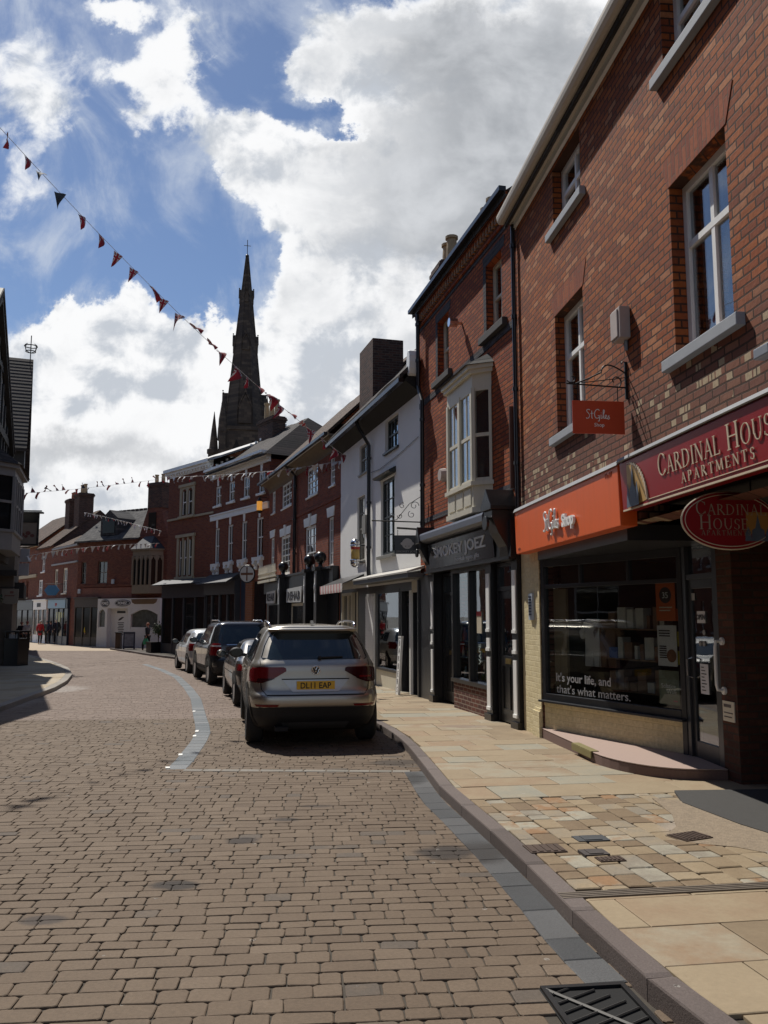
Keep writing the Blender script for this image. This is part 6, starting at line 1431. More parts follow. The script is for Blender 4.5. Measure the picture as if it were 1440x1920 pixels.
class Car:
    def __init__(s, name, label, X, Y, m, slices, n=7., pnt=None, group='cars parked in the bay'):
        s.root = empty(name, (X, Y, gz(Y) + .004), math.atan2(-m, 1), label, 'car', group)
        z, w, r, f = (np.array(c, float) for c in zip(*slices)); s.z0, s.z1 = z[0], z[-1]
        zz = np.linspace(z[0], z[-1], 241); k = np.exp(-np.linspace(-2, 2, 11) ** 2); k /= k.sum()
        sm = lambda a: np.convolve(np.pad(np.interp(zz, z, a), 5, mode='reflect', reflect_type='odd'), k, 'valid')
        s.zz = zz; s.w = sm(w); s.r = sm(r); s.f = sm(f); s.n = n; s.paint = pnt
    def at(s, z): return np.interp(z, s.zz, s.w), np.interp(z, s.zz, s.r), np.interp(z, s.zz, s.f)
    def rear(s, x, z, off=0.):
        w, r, f = s.at(z); hl = (f - r) / 2; q = min(.9999, abs(x) / w); return (r + f) / 2 - hl * (1 - q ** s.n) ** (1 / s.n) - off
    def front(s, x, z, off=0.):
        w, r, f = s.at(z); hl = (f - r) / 2; q = min(.9999, abs(x) / w); return (r + f) / 2 + hl * (1 - q ** s.n) ** (1 / s.n) + off
    def side(s, y, z, off=0.):
        w, r, f = s.at(z); hl = (f - r) / 2; q = min(.9999, abs(y - (r + f) / 2) / hl); return w * (1 - q ** s.n) ** (1 / s.n) + off
    def body(s, low=None):
        N = 112; nz = 64; vs = []; fs = []; zs = np.linspace(s.z0, s.z1, nz)
        for z in zs:
            w, r, f = s.at(z); yc, hl = (r + f) / 2, (f - r) / 2
            for k in range(N):
                a = 2 * math.pi * k / N; c, d = math.cos(a), math.sin(a)
                # even spacing along the flanks as well as round the corners
                x = w * math.copysign(abs(c) ** (2 / s.n), c); y = yc + hl * math.copysign(abs(d) ** (2 / s.n), d)
                if abs(d) < .9: t = (abs(d) / .9); y = yc + hl * math.copysign(min(abs(d) ** (2 / s.n), t * (.9 ** (2 / s.n)) if abs(d) < .9 else 1), d); x = math.copysign(s.side(y, z), c)
                vs.append((x, y, z))
        for i in range(nz - 1):
            for k in range(N): fs.append((i * N + k, i * N + (k + 1) % N, (i + 1) * N + (k + 1) % N, (i + 1) * N + k))
        base = (nz - 1) * N; w, r, f = s.at(s.z1); yc = (r + f) / 2; prev = base
        for j, q in enumerate((.8, .5, .2)):
            b = len(vs)
            for k in range(N): v = vs[base + k]; vs.append((v[0] * q, yc + (v[1] - yc) * q, s.z1 + .028 * (1 - q * q)))
            for k in range(N): fs.append((prev + k, prev + (k + 1) % N, b + (k + 1) % N, b + k))
            prev = b
        fs += [tuple(range(prev, prev + N)), tuple(range(N - 1, -1, -1))]
        mb = MB(); mb.add(vs, fs)
        if low: mb.m = [1 if max(vs[i][2] for i in f) < low + .012 else 0 for f in fs]
        return mb.build('body', [s.paint, M_plastic] if low else s.paint, s.root, smooth=True)
    def patch_rear(s, name, rows, m, off=.004, parent=None, cols=14, fn=None, thick=0.):
        """rows of (z, x0, x1) laid on the rear of the body"""
        mb = MB(); vs = []; fs = []; g = fn or s.rear; d = 1 if fn is None else 1
        R_ = []
        for (z0, a0, b0), (z1, a1, b1) in zip(rows, rows[1:]):
            k = max(1, int(abs(z1 - z0) / .03)); R_ += [(z0 + (z1 - z0) * i / k, a0 + (a1 - a0) * i / k, b0 + (b1 - b0) * i / k) for i in range(k)]
        R_.append(rows[-1])
        for z, a, b in R_:
            for i in range(cols + 1): x = a + (b - a) * i / cols; vs.append((x, g(x, z, off), z))
        for j in range(len(R_) - 1):
            for i in range(cols): fs.append((j * (cols + 1) + i, j * (cols + 1) + i + 1, (j + 1) * (cols + 1) + i + 1, (j + 1) * (cols + 1) + i))
        mb.add(vs, fs); o = mb.build(name, m, parent or s.root, smooth=True, recalc=False)
        if thick: q = o.modifiers.new('s', 'SOLIDIFY'); q.thickness = thick; q.offset = 0
        return o
    def patch_side(s, name, rows, m, sd, off=.004, parent=None, cols=14):
        """rows of (z, y0, y1) on one flank, sd -1 left or 1 right"""
        vs = []; fs = []; R_ = []
        for (z0, a0, b0), (z1, a1, b1) in zip(rows, rows[1:]):
            k = max(1, int(abs(z1 - z0) / .03)); R_ += [(z0 + (z1 - z0) * i / k, a0 + (a1 - a0) * i / k, b0 + (b1 - b0) * i / k) for i in range(k)]
        R_.append(rows[-1])
        for z, a, b in R_:
            for i in range(cols + 1): y = a + (b - a) * i / cols; vs.append((sd * s.side(y, z, off), y, z))
        for j in range(len(R_) - 1):
            for i in range(cols): fs.append((j * (cols + 1) + i, j * (cols + 1) + i + 1, (j + 1) * (cols + 1) + i + 1, (j + 1) * (cols + 1) + i))
        mb = MB(); mb.add(vs, fs); return mb.build(name, m, parent or s.root, smooth=True, recalc=False)
    def wheels(s, axles, half, rad, width=.23, cladding=True, ra=None):
        ra = ra or rad + .065; ic = None
        for y in axles:
            for sd in (-1, 1):
                rows = []
                for i in range(15):
                    a = R(-38 + i * (128 / 14)); z = rad + ra * math.sin(a); c = ra * math.cos(a); rows.append((max(s.z0 + .001, z), y - c, y + c))
                rows = [q for i, q in enumerate(rows) if i == 0 or q[0] > rows[i - 1][0] + 1e-4]
                s.patch_side('wheel_arch', rows, M_gap, sd, .003)
                if cladding:
                    vs = []; fs = []
                    for i in range(25):
                        a = R(-35 + i * 250 / 24)
                        for q, o_ in ((ra - .005, .010), (ra + .075, .012)):
                            yy, z = y + q * math.cos(a), max(s.z0, rad + q * math.sin(a)); vs.append((sd * s.side(yy, z, o_), yy, z))
                    fs = [(2 * i, 2 * i + 2, 2 * i + 3, 2 * i + 1) for i in range(24)]
                    mb = MB(); mb.add(vs, fs); mb.build('arch_trim', M_plastic, s.root, recalc=False, smooth=True)
                w = MB(); x1 = half; x0 = half - width; pr = [(rad * .62, x0), (rad * .9, x0 + .0), (rad * .985, x0 + .03), (rad, x0 + .06), (rad, x1 - .06), (rad * .985, x1 - .03), (rad * .9, x1), (rad * .66, x1 - .005), (rad * .62, x1 - .03)]
                w.lathe([(r_, sd * h) for r_, h in pr], (0, y, rad), 32, 'x'); o = w.build('wheel', M_tyre, s.root, smooth=True)
                w = MB(); w.lathe([(rad * .65, sd * (x1 - .012)), (rad * .62, sd * (x1 - .03)), (rad * .58, sd * (x1 - .07)), (rad * .57, sd * (x1 - .09)), (.03, sd * (x1 - .09))], (0, y, rad), 28, 'x')
                for k in range(5):
                    a = 2 * math.pi * k / 5 + .3; ca, sa = math.cos(a), math.sin(a)
                    P = lambda r_, t, h: (sd * (x1 - h), y + r_ * ca - t * sa, rad + r_ * sa + t * ca)
                    w.add([P(.03, -.035, .03), P(.03, .035, .03), P(rad * .62, .055, .025), P(rad * .62, -.055, .025), P(.03, -.035, .07), P(.03, .035, .07), P(rad * .62, .055, .06), P(rad * .62, -.055, .06)], [(0, 1, 2, 3), (0, 4, 5, 1), (1, 5, 6, 2), (2, 6, 7, 3), (3, 7, 4, 0)])
                w.lathe([(.055, sd * (x1 - .02)), (.055, sd * (x1 - .05))], (0, y, rad), 16, 'x'); w.build('rim', M_rim, o)
    def mirrors(s, y, z, half, m=None, sides=(-1, 1)):
        for sd in sides:
            b = MB(); b.ball((sd * (half + .13), y, z), (.115, .07, .085), 14); b.tube([(sd * (half - .06), y + .02, z - .05), (sd * (half + .08), y, z - .03)], .028, 8); o = b.build('door_mirror', m or s.paint, s.root, smooth=True)
            b = MB(); b.prism([(sd * (half + .13) + .09 * math.cos(R(a)), z + .066 * math.sin(R(a))) for a in range(0, 360, 30)], y - .074, y - .062); b.build('mirror_glass', M_cglass, o)

def number_plate(c, txt, z, w=.52, h=.112, y=None, col=None):
    y = c.rear(0, z) - .012 if y is None else y
    b = MB(); b.box(-w / 2, w / 2, y - .012, y, z - h / 2, z + h / 2); o = b.build('number_plate', col or M_plate, c.root, bevel=.003)
    if txt: b = MB(); put_text(b, txt, .112, 0, y - .0135, z - .040, depth=.002, align='c', width=w * .80, bold=.002); b.build('lettering', mat('plate_black', (.01, .01, .01), .5), o)
    return o

# --- the silver sport-utility nearest the camera
P_s = paint('silver_beige_paint', (.40, .37, .315), .8, .30)
c1 = Car('parked_car', 'silver-beige sport utility car with roof rails and yellow plate, nearest in the bay', -.91, 11.72, -.19,
         [(.20, .74, .34, 4.0), (.28, .85, .16, 4.3), (.40, .895, .07, 4.42), (.50, .905, .035, 4.46), (.58, .912, .0, 4.48), (.66, .918, .0, 4.48), (.715, .918, .015, 4.46), (.735, .915, .075, 4.45), (.80, .912, .10, 4.42), (.95, .905, .115, 4.36), (1.04, .895, .12, 4.1), (1.09, .885, .13, 3.6), (1.12, .868, .15, 3.42), (1.17, .838, .20, 3.28),
          (1.30, .785, .31, 3.0), (1.42, .735, .42, 2.74), (1.52, .685, .51, 2.48), (1.575, .645, .53, 2.34), (1.605, .60, .50, 2.24), (1.622, .52, .56, 2.14)], 7.5, P_s)
c1.body(.535)
c1.patch_rear('rear_window', [(1.175, -.715, .715), (1.20, -.735, .735), (1.35, -.69, .69), (1.48, -.625, .625), (1.535, -.58, .58), (1.55, -.5, .5)], M_cglass, .006)
b = MB(); b.add([(x, c1.rear(x, z, o), z2) for z, o, z2 in ((1.56, -.02, 1.60), (1.56, .10, 1.585), (1.555, .115, 1.565), (1.545, .0, 1.55)) for x in np.linspace(-.63, .63, 13)], [(j * 13 + i, j * 13 + i + 1, (j + 1) * 13 + i + 1, (j + 1) * 13 + i) for j in range(3) for i in range(12)]); b.build('spoiler', P_s, c1.root, smooth=True)
for sd in (-1, 1):
    o = c1.patch_rear('tail_light', [(.865, sd * .72, sd * .90), (.90, sd * .62, sd * .902), (.95, sd * .52, sd * .90), (1.02, sd * .40, sd * .898), (1.06, sd * .405, sd * .88), (1.075, sd * .44, sd * .80)], M_lamp if sd < 0 else M_lamp2, .012)  # left lamp's sunlit red put into its colour, right one darker
    c1.patch_rear('lamp_strip', [(.93, sd * .60, sd * .88), (.955, sd * .60, sd * .88)], M_lamp, .015, o); c1.patch_rear('lamp_smoke', [(.87, sd * .70, sd * .895), (.905, sd * .6, sd * .9), (.925, sd * .55, sd * .9)], M_lamp2, .0135, o)
    rows = [(.88, .22, .42), (.95, .20, .52), (1.02, .20, .50), (1.05, .21, .40)]; c1.patch_side('tail_light_side', rows, M_lamp if sd < 0 else M_lamp2, sd, .012)
    c1.patch_rear('reflector', [(.555, sd * .52, sd * .80), (.585, sd * .50, sd * .82)], M_lamp, .010)
    c1.patch_side('side_window', [(1.135, .62, 1.05), (1.2, .60, 1.05), (1.35, .72, 1.05), (1.44, .84, 1.05)], M_cglass, sd)
    c1.patch_side('side_window', [(1.13, 1.12, 1.98), (1.3, 1.12, 1.98), (1.46, 1.13, 1.98), (1.50, 1.2, 1.96)], M_cglass, sd)
    c1.patch_side('side_window', [(1.13, 2.06, 3.12), (1.2, 2.06, 3.0), (1.35, 2.06, 2.72), (1.48, 2.06, 2.42), (1.50, 2.07, 2.36)], M_cglass, sd)
    c1.patch_side('chrome_trim', [(1.112, .6, 3.2), (1.126, .6, 3.18)], M_chrome, sd, .006)
    for y in (1.09, 2.02): c1.patch_side('shut_line', [(.36, y + .1 if y < 1.5 else y, y + .11 if y < 1.5 else y + .012), (.7, y, y + .012), (1.12, y, y + .012)], M_gap, sd, .003, None, 2)
    for y in (1.25, 2.15): b = MB(); b.tube([(sd * c1.side(y, .98, .01), y, .98), (sd * c1.side(y + .08, .985, .035), y + .08, .985), (sd * c1.side(y + .2, .985, .01), y + .2, .985)], .014, 6); b.build('door_handle', P_s, c1.root)
    c1.patch_side('side_skirt', [(.21, .4, 4.1), (.30, .3, 4.3), (.38, .3, 4.3)], M_plastic, sd, .008)
    pts = [(sd * .60, .60, 1.615), (sd * .62, .72, 1.665), (sd * .625, 1.0, 1.68), (sd * .62, 1.7, 1.685), (sd * .60, 2.2, 1.665), (sd * .58, 2.32, 1.61)]
    b = MB(); b.tube(pts, [.02, .019, .017, .017, .018, .02], 8); b.build('roof_rail', M_chrome, c1.root, smooth=True)
c1.patch_rear('bumper_lower', [(.205, -.70, .70), (.26, -.80, .80), (.36, -.86, .86), (.48, -.885, .885), (.545, -.89, .89)], M_plastic, .012)
c1.patch_rear('diffuser', [(.24, -.42, .42), (.34, -.46, .46)], mat('dull_grey_plastic', (.05, .05, .05), .5), .018)
for z0, z1, xa, xb, n_ in ((.70, .715, -.66, .66, 'shut_line'), (.50, .512, -.86, .86, 'shut_line')): c1.patch_rear(n_, [(z0, xa, xb), (z1, xa, xb)], M_gap, .004)
for sd in (-1, 1): c1.patch_rear('shut_line', [(.712, sd * .66, sd * .672), (.78, sd * .725, sd * .737), (.87, sd * .735, sd * .747)], M_gap, .004, None, 2); c1.patch_rear('shut_line', [(1.08, sd * .74, sd * .75), (1.16, sd * .745, sd * .755)], M_gap, .004, None, 2)
c1.patch_rear('plate_recess', [(.745, -.32, .32), (.80, -.36, .36), (.905, -.45, .45)], mat('recess_paint', (.42, .41, .40), .3, metal=.7), .005); c1.patch_rear('recess_lip', [(.905, -.46, .46), (.92, -.465, .465)], M_gap, .007)
number_plate(c1, 'DL11 EAP', .83, y=c1.rear(0, .83) - .010)
bz = MB(); yb = c1.rear(0, 1.03) - .004
bz.lathe([(.058, yb - .012), (.058, yb)], (0, 0, 1.03), 28, 'y'); o = bz.build('badge', mat('badge_dark', (.02, .025, .03), .3), c1.root)
bz = MB(); ring = [(.055 * math.cos(R(a)), yb - .014, 1.03 + .055 * math.sin(R(a))) for a in range(0, 361, 15)]; bz.tube(ring, .006, 6)
for s_ in (-1, 1):
    bz.tube([(s_ * .022, yb - .014, 1.078), (s_ * .0, yb - .014, 1.032)], .005, 6); bz.tube([(s_ * .048, yb - .014, 1.05), (s_ * .022, yb - .014, .985), (0, yb - .014, 1.024)], .005, 6)
bz.build('emblem', M_chrome, o)
b = MB(); b.tube([(.06, c1.rear(.06, 1.2, .03), 1.195), (.38, c1.rear(.38, 1.21, .025), 1.205)], .011, 6); b.ball((.06, c1.rear(.06, 1.19, .02), 1.19), .03, 8); b.build('rear_wiper', M_plastic, c1.root)
b = MB(); b.prism_x([(.62, 1.645), (.70, 1.70), (.78, 1.655)], -.02, .02); b.build('aerial_fin', M_plastic, c1.root)
b = MB(); b.box(-.55, -.38, -.02, .3, .24, .29); b.build('exhaust', M_gap, c1.root)
c1.wheels((.80, 3.48), .915, .355, .24); c1.mirrors(3.02, 1.16, .89, M_plastic)
c1.patch_rear('windscreen', [(1.15, -.74, .74), (1.3, -.7, .7), (1.5, -.6, .6)], M_cglass, .004, fn=c1.front)

# --- low dark coupe squeezed in behind it
P_d = paint('dark_bronze_paint', (.030, .026, .022), .4, .3)
def low_car(c, glass=(.96, 1.26)):
    for sd in (-1, 1):
        c.patch_side('side_window', [(.95, .95, 2.0), (1.1, 1.05, 2.0), (1.22, 1.2, 1.95)], M_cglass, sd); c.patch_side('side_window', [(.95, 2.07, 3.0), (1.1, 2.07, 2.72), (1.22, 2.07, 2.45)], M_cglass, sd)
        c.patch_rear('tail_light', [(.72, sd * .5, sd * .83), (.84, sd * .55, sd * .83)], M_lamp, .008)
        c.patch_side('side_crease', [(.62, .4, 3.8), (.635, .4, 3.8)], M_gap, sd, .003)
        for y in (2.03, 3.05): c.patch_side('shut_line', [(.3, y, y + .012), (.93, y, y + .012)], M_gap, sd, .003, None, 2)
        b = MB(); b.tube([(sd * c.side(1.3, .83, .01), 2.1, .83), (sd * c.side(1.4, .835, .03), 2.18, .835), (sd * c.side(1.45, .835, .01), 2.28, .835)], .012, 6); b.build('door_handle', c.paint, c.root)
        c.patch_rear('headlight', [(.62, sd * .5, sd * .80), (.72, sd * .45, sd * .80)], mat('clear_lamp', (.6, .6, .6), .1, coat=1.), .008, fn=c.front)
    c.patch_rear('rear_window', [(.97, -.64, .64), (1.2, -.56, .56)], M_cglass, .005); c.patch_rear('windscreen', [(.97, -.68, .68), (1.2, -.56, .56)], M_cglass, .005, fn=c.front)
    c.patch_rear('bumper_lower', [(.2, -.66, .66), (.34, -.78, .78)], M_plastic, .008); number_plate(c, '', .55)
low = [(.18, .72, .3, 3.9), (.28, .82, .08, 4.08), (.45, .865, .0, 4.14), (.62, .87, .0, 4.12), (.75, .86, .05, 4.0), (.84, .845, .12, 3.55), (.90, .825, .25, 3.25), (.95, .79, .42, 3.02), (1.1, .72, .75, 2.62), (1.22, .65, 1.02, 2.3), (1.29, .57, 1.2, 2.1), (1.31, .48, 1.3, 2.0)]
c2 = Car('parked_car', 'low dark-bronze coupe mostly hidden behind the silver-beige car', -2.05, 17.25, -.27, low, 6.5, P_d)
c2.body(); low_car(c2); c2.wheels((.75, 3.25), .865, .315, .2, False); c2.mirrors(2.92, .96, .82)

# --- tall black sport-utility
P_k = paint('black_paint_car', (.014, .014, .017), .2, .22)
tall = [(.24, .74, .3, 3.9), (.34, .86, .08, 4.2), (.50, .89, .0, 4.32), (.66, .895, .0, 4.34), (.72, .893, .05, 4.33), (.95, .885, .06, 4.25), (1.03, .875, .07, 3.9), (1.08, .862, .09, 3.3), (1.14, .835, .13, 3.12), (1.35, .775, .26, 2.76), (1.55, .71, .40, 2.42), (1.63, .665, .44, 2.2), (1.67, .60, .5, 2.05), (1.69, .5, .62, 1.95)]
c3 = Car('parked_car', 'tall black sport utility car with red upright tail lights, third in the bay', -3.72, 23.25, -.37, tall, 7.5, P_k)
c3.body(.5)
for sd in (-1, 1):
    c3.patch_side('side_window', [(1.12, .42, 1.02), (1.3, .48, 1.02), (1.55, .66, 1.02)], M_cglass, sd); c3.patch_side('side_window', [(1.12, 1.08, 1.95), (1.56, 1.08, 1.95)], M_cglass, sd); c3.patch_side('side_window', [(1.12, 2.02, 2.98), (1.3, 2.02, 2.72), (1.54, 2.02, 2.32)], M_cglass, sd)
    o = c3.patch_rear('tail_light', [(.80, sd * .66, sd * .875), (.95, sd * .64, sd * .875), (1.12, sd * .66, sd * .85)], M_lamp, .012); c3.patch_rear('clear_strip', [(1.03, sd * .65, sd * .86), (1.07, sd * .65, sd * .855)], mat('clear_lamp'), .0135, o)
    c3.patch_side('side_skirt', [(.25, .4, 4.), (.42, .3, 4.1)], M_plastic, sd, .008)
    for y in (1.05, 1.98): c3.patch_side('shut_line', [(.4, y, y + .012), (1.1, y, y + .012)], M_gap, sd, .003, None, 2); b = MB(); b.tube([(sd * c3.side(y + .15, .97, .01), y + .15, .97), (sd * c3.side(y + .2, .97, .03), y + .22, .97), (sd * c3.side(y + .3, .97, .01), y + .32, .97)], .013, 6); b.build('door_handle', P_k, c3.root)
    b = MB(); b.tube([(sd * .6, .7, 1.68), (sd * .6, .85, 1.73), (sd * .6, 2.0, 1.73), (sd * .58, 2.1, 1.67)], .016, 6); b.build('roof_rail', M_chrome, c3.root)
c3.patch_rear('rear_window', [(1.13, -.70, .70), (1.3, -.68, .68), (1.55, -.6, .6)], M_cglass, .006); c3.patch_rear('chrome_trim', [(1.075, -.5, .5), (1.095, -.5, .5)], M_chrome, .016); c3.patch_rear('bumper_lower', [(.26, -.7, .7), (.5, -.87, .87), (.68, -.88, .88)], M_plastic, .014)
c3.patch_rear('windscreen', [(1.12, -.74, .74), (1.5, -.62, .62)], M_cglass, .004, fn=c3.front); number_plate(c3, '', .86)
c3.wheels((.78, 3.32), .895, .35, .23); c3.mirrors(2.9, 1.15, .865, P_k)

# --- small pale hatchback at the head of the row
P_w = paint('pale_silver_paint', (.62, .63, .63), .5, .3)
hat = [(.2, .68, .25, 3.5), (.3, .79, .06, 3.75), (.5, .83, .0, 3.84), (.68, .835, .02, 3.82), (.84, .825, .04, 3.6), (.93, .81, .06, 3.1), (.99, .785, .10, 2.9), (1.2, .71, .28, 2.5), (1.35, .64, .44, 2.15), (1.41, .57, .56, 1.95), (1.435, .47, .7, 1.85)]
c4 = Car('parked_car', 'small pale-silver hatchback with rounded red tail lamps, farthest in the bay', -5.62, 28.75, -.40, hat, 6.5, P_w)
c4.body()
for sd in (-1, 1):
    c4.patch_side('side_window', [(.98, .7, 1.75), (1.2, .8, 1.75), (1.3, .9, 1.75)], M_cglass, sd); c4.patch_side('side_window', [(.98, 1.82, 2.8), (1.2, 1.82, 2.4), (1.3, 1.82, 2.2)], M_cglass, sd)
    c4.patch_rear('tail_light', [(.74, sd * .60, sd * .80), (.86, sd * .54, sd * .815), (.98, sd * .62, sd * .78)], M_lamp, .014); c4.patch_side('tail_light_side', [(.78, .22, .34), (.9, .22, .42), (.96, .24, .34)], M_lamp, sd, .012)
    for y in (1.78,): c4.patch_side('shut_line', [(.35, y, y + .012), (.96, y, y + .012)], M_gap, sd, .003, None, 2); b = MB(); b.tube([(sd * c4.side(1.9, .88, .01), 1.88, .88), (sd * c4.side(1.95, .88, .03), 1.95, .88), (sd * c4.side(2.0, .88, .01), 2.03, .88)], .012, 6); b.build('door_handle', P_w, c4.root)
c4.patch_rear('rear_window', [(1.0, -.62, .62), (1.2, -.58, .58), (1.32, -.5, .5)], M_cglass, .006); c4.patch_rear('windscreen', [(1.0, -.66, .66), (1.3, -.52, .52)], M_cglass, .005, fn=c4.front); c4.patch_rear('bumper_lower', [(.2, -.62, .62), (.32, -.74, .74)], M_plastic, .01); number_plate(c4, '', .6)
c4.wheels((.68, 3.1), .83, .30, .2, False); c4.mirrors(2.7, 1.0, .80, M_plastic)

# ------------------------------------------------------------------ people
def skin(name, joints, bones, m, parent, sub=1):
    """one continuous surface grown round a skeleton; joints: name -> (x, y, z, radius)"""
    me = bpy.data.meshes.new(name); keys = list(joints); me.from_pydata([joints[k][:3] for k in keys], [(keys.index(a), keys.index(b)) for a, b in bones], [])
    o = bpy.data.objects.new(name, me); COL.objects.link(o)
    md = o.modifiers.new('k', 'SKIN'); md.use_smooth_shade = True
    if sub: o.modifiers.new('s', 'SUBSURF').levels = sub; o.modifiers['s'].render_levels = sub
    if not me.skin_vertices: me.skin_vertices.new()
    for i, k in enumerate(keys): r = joints[k][3]; me.skin_vertices[0].data[i].radius = r if isinstance(r, tuple) else (r, r); me.skin_vertices[0].data[i].use_root = (i == 0)
    dg = bpy.context.evaluated_depsgraph_get(); new = bpy.data.meshes.new_from_object(o.evaluated_get(dg)); o.modifiers.clear(); o.data = new; bpy.data.meshes.remove(me)
    new.materials.clear(); new.materials.append(m); o.parent = parent; new.name = name; return o
M_skin = mat('skin', (.50, .27, .19), .6, var=.08)
def person(label, X, Y, face, h=1.68, top=(.1, .1, .1), legs=(.03, .03, .04), hair=(.1, .06, .03), stride=.2, coat=.0, bag=None, arm=0., group='people walking in the street', hat=False, sit=False, wide=1.):
    k = h / 1.72; o = empty('person', (X, Y, gz(Y) + (.02 if Y > 50 else .0)), face, label, 'person', group); o.scale = (k, k, k)
    s_ = stride
    J = {'pel': (0, 0, .95, (.13 * wide, .10)), 'bel': (0, 0, 1.10, (.135 * wide, .105)), 'che': (0, -.01, 1.32, (.15, .105)), 'col': (0, -.01, 1.45, (.09, .07)), 'nec': (0, .01, 1.51, .052), 'chi': (0, .03, 1.565, (.062, .07)), 'hea': (0, .025, 1.63, (.075, .092)), 'top': (0, .015, 1.70, (.05, .06)),
         'shL': (-.175, -.01, 1.42, .062), 'elL': (-.225, -.05 - .4 * s_, 1.15, .045), 'wrL': (-.22, .06 - .5 * s_ + arm, .93 + arm * .5, .032), 'paL': (-.215, .085 - .5 * s_ + arm, .87 + arm * .5, (.036, .024)),
         'shR': (.175, -.01, 1.42, .062), 'elR': (.225, -.05 + .4 * s_, 1.15, .045), 'wrR': (.22, .07 + .6 * s_, .94, .032), 'paR': (.215, .10 + .6 * s_, .88, (.036, .024)),
         'hiL': (-.09, 0, .89, .088), 'knL': (-.10, .04 + s_ * .9, .50, .062), 'anL': (-.10, -.02 + s_ * 1.2, .09, .042), 'toL': (-.105, .13 + s_ * 1.2, .035, (.042, .03)),
         'hiR': (.09, 0, .89, .088), 'knR': (.10, .05 - s_ * .5, .50, .062), 'anR': (.10, -.03 - s_ * 1.3, .10, .042), 'toR': (.105, .10 - s_ * 1.2, .035, (.042, .03))}
    fb = []
    for sd, L in ((-1, 'L'), (1, 'R')):
        px, py, pz, _ = J['pa' + L]
        for i, (dx, ln) in enumerate(((-.024, .055), (-.008, .068), (.008, .064), (.024, .05))):
            J['f%d%s' % (i, L)] = (px + .01 * sd, py + dx + .006, pz - .035, .0085); J['g%d%s' % (i, L)] = (px - .008 * sd, py + dx + .015, pz - .035 - ln, .007); fb += [('pa' + L, 'f%d%s' % (i, L)), ('f%d%s' % (i, L), 'g%d%s' % (i, L))]
        J['t' + L] = (px - .03 * sd, py + .045, pz - .015, .009); fb.append(('pa' + L, 't' + L))
    bones = [('pel', 'bel'), ('bel', 'che'), ('che', 'col'), ('col', 'nec'), ('nec', 'chi'), ('chi', 'hea'), ('hea', 'top')] + [(a + L, b + L) for L in 'LR' for a, b in (('sh', 'el'), ('el', 'wr'), ('wr', 'pa'), ('hi', 'kn'), ('kn', 'an'), ('an', 'to'))] + [('che', 'shL'), ('che', 'shR'), ('pel', 'hiL'), ('pel', 'hiR')]
    skin('body', J, bones + fb, M_skin, o)
    T = {q: J[q] for q in ('pel', 'bel', 'che', 'col', 'shL', 'elL', 'wrL', 'shR', 'elR', 'wrR')}
    g = lambda r, e: tuple(a + e for a in r) if isinstance(r, tuple) else r + e
    T = {q: (*v[:3], g(v[3], .022)) for q, v in T.items()}; T['col'] = (*T['col'][:3], (.095, .075)); tb = [('pel', 'bel'), ('bel', 'che'), ('che', 'col'), ('che', 'shL'), ('shL', 'elL'), ('elL', 'wrL'), ('che', 'shR'), ('shR', 'elR'), ('elR', 'wrR')]
    if coat: T['hem'] = (0, 0, .95 - coat, (.19 * wide, .15)); tb.append(('pel', 'hem'))
    cn = 'cloth_%d_%d_%d' % tuple(int(c * 200) for c in top); skin('coat' if coat else 'jacket', T, tb, mat(cn, top, .85, var=.15, scale=8), o)
    Q = {q: (*J[q][:3], g(J[q][3], .018)) for q in ('pel', 'hiL', 'knL', 'anL', 'hiR', 'knR', 'anR')}; ln_ = 'cloth_%d_%d_%d' % tuple(int(c * 200) for c in legs)
    skin('trousers', Q, [('pel', 'hiL'), ('hiL', 'knL'), ('knL', 'anL'), ('pel', 'hiR'), ('hiR', 'knR'), ('knR', 'anR')], mat(ln_, legs, .85, var=.15, scale=8), o)
    for L in 'LR':
        a, t = J['an' + L], J['to' + L]; b = MB(); b.ball((a[0], (a[1] + t[1]) / 2 + .0, max(.045, a[2] - .045)), (.052, .135, .045), 12); b.build('shoe', mat('shoe_dark', (.02, .018, .016), .5), o, smooth=True)
    hn = 'hair_%d_%d_%d' % tuple(int(c * 200) for c in hair); b = MB(); b.ball((0, .0, 1.655), (.088, .105, .085), 14); b.v = [(x, y - (.02 if z < 1.66 else 0) if y < .05 else min(y, .085), max(z, 1.575 if y < .03 else 1.655)) for x, y, z in b.v]; b.build('hair', mat(hn, hair, .8, var=.2, scale=30), o, smooth=True)
    f = MB()
    for sd in (-1, 1): f.ball((sd * .03, .108, 1.635), .009, 6); 
    f.build('eyes', M_ink, o)
    f = MB(); f.ball((0, .122, 1.605), (.013, .018, .02), 6); f.build('nose', M_skin, o)
    f = MB(); f.ball((0, .105, 1.572), (.024, .008, .006), 6); f.build('mouth', mat('lip', (.35, .12, .10), .5), o)
    for sd in (-1, 1): f = MB(); f.ball((sd * .082, .02, 1.615), (.012, .022, .032), 6); f.build('ear', M_skin, o)
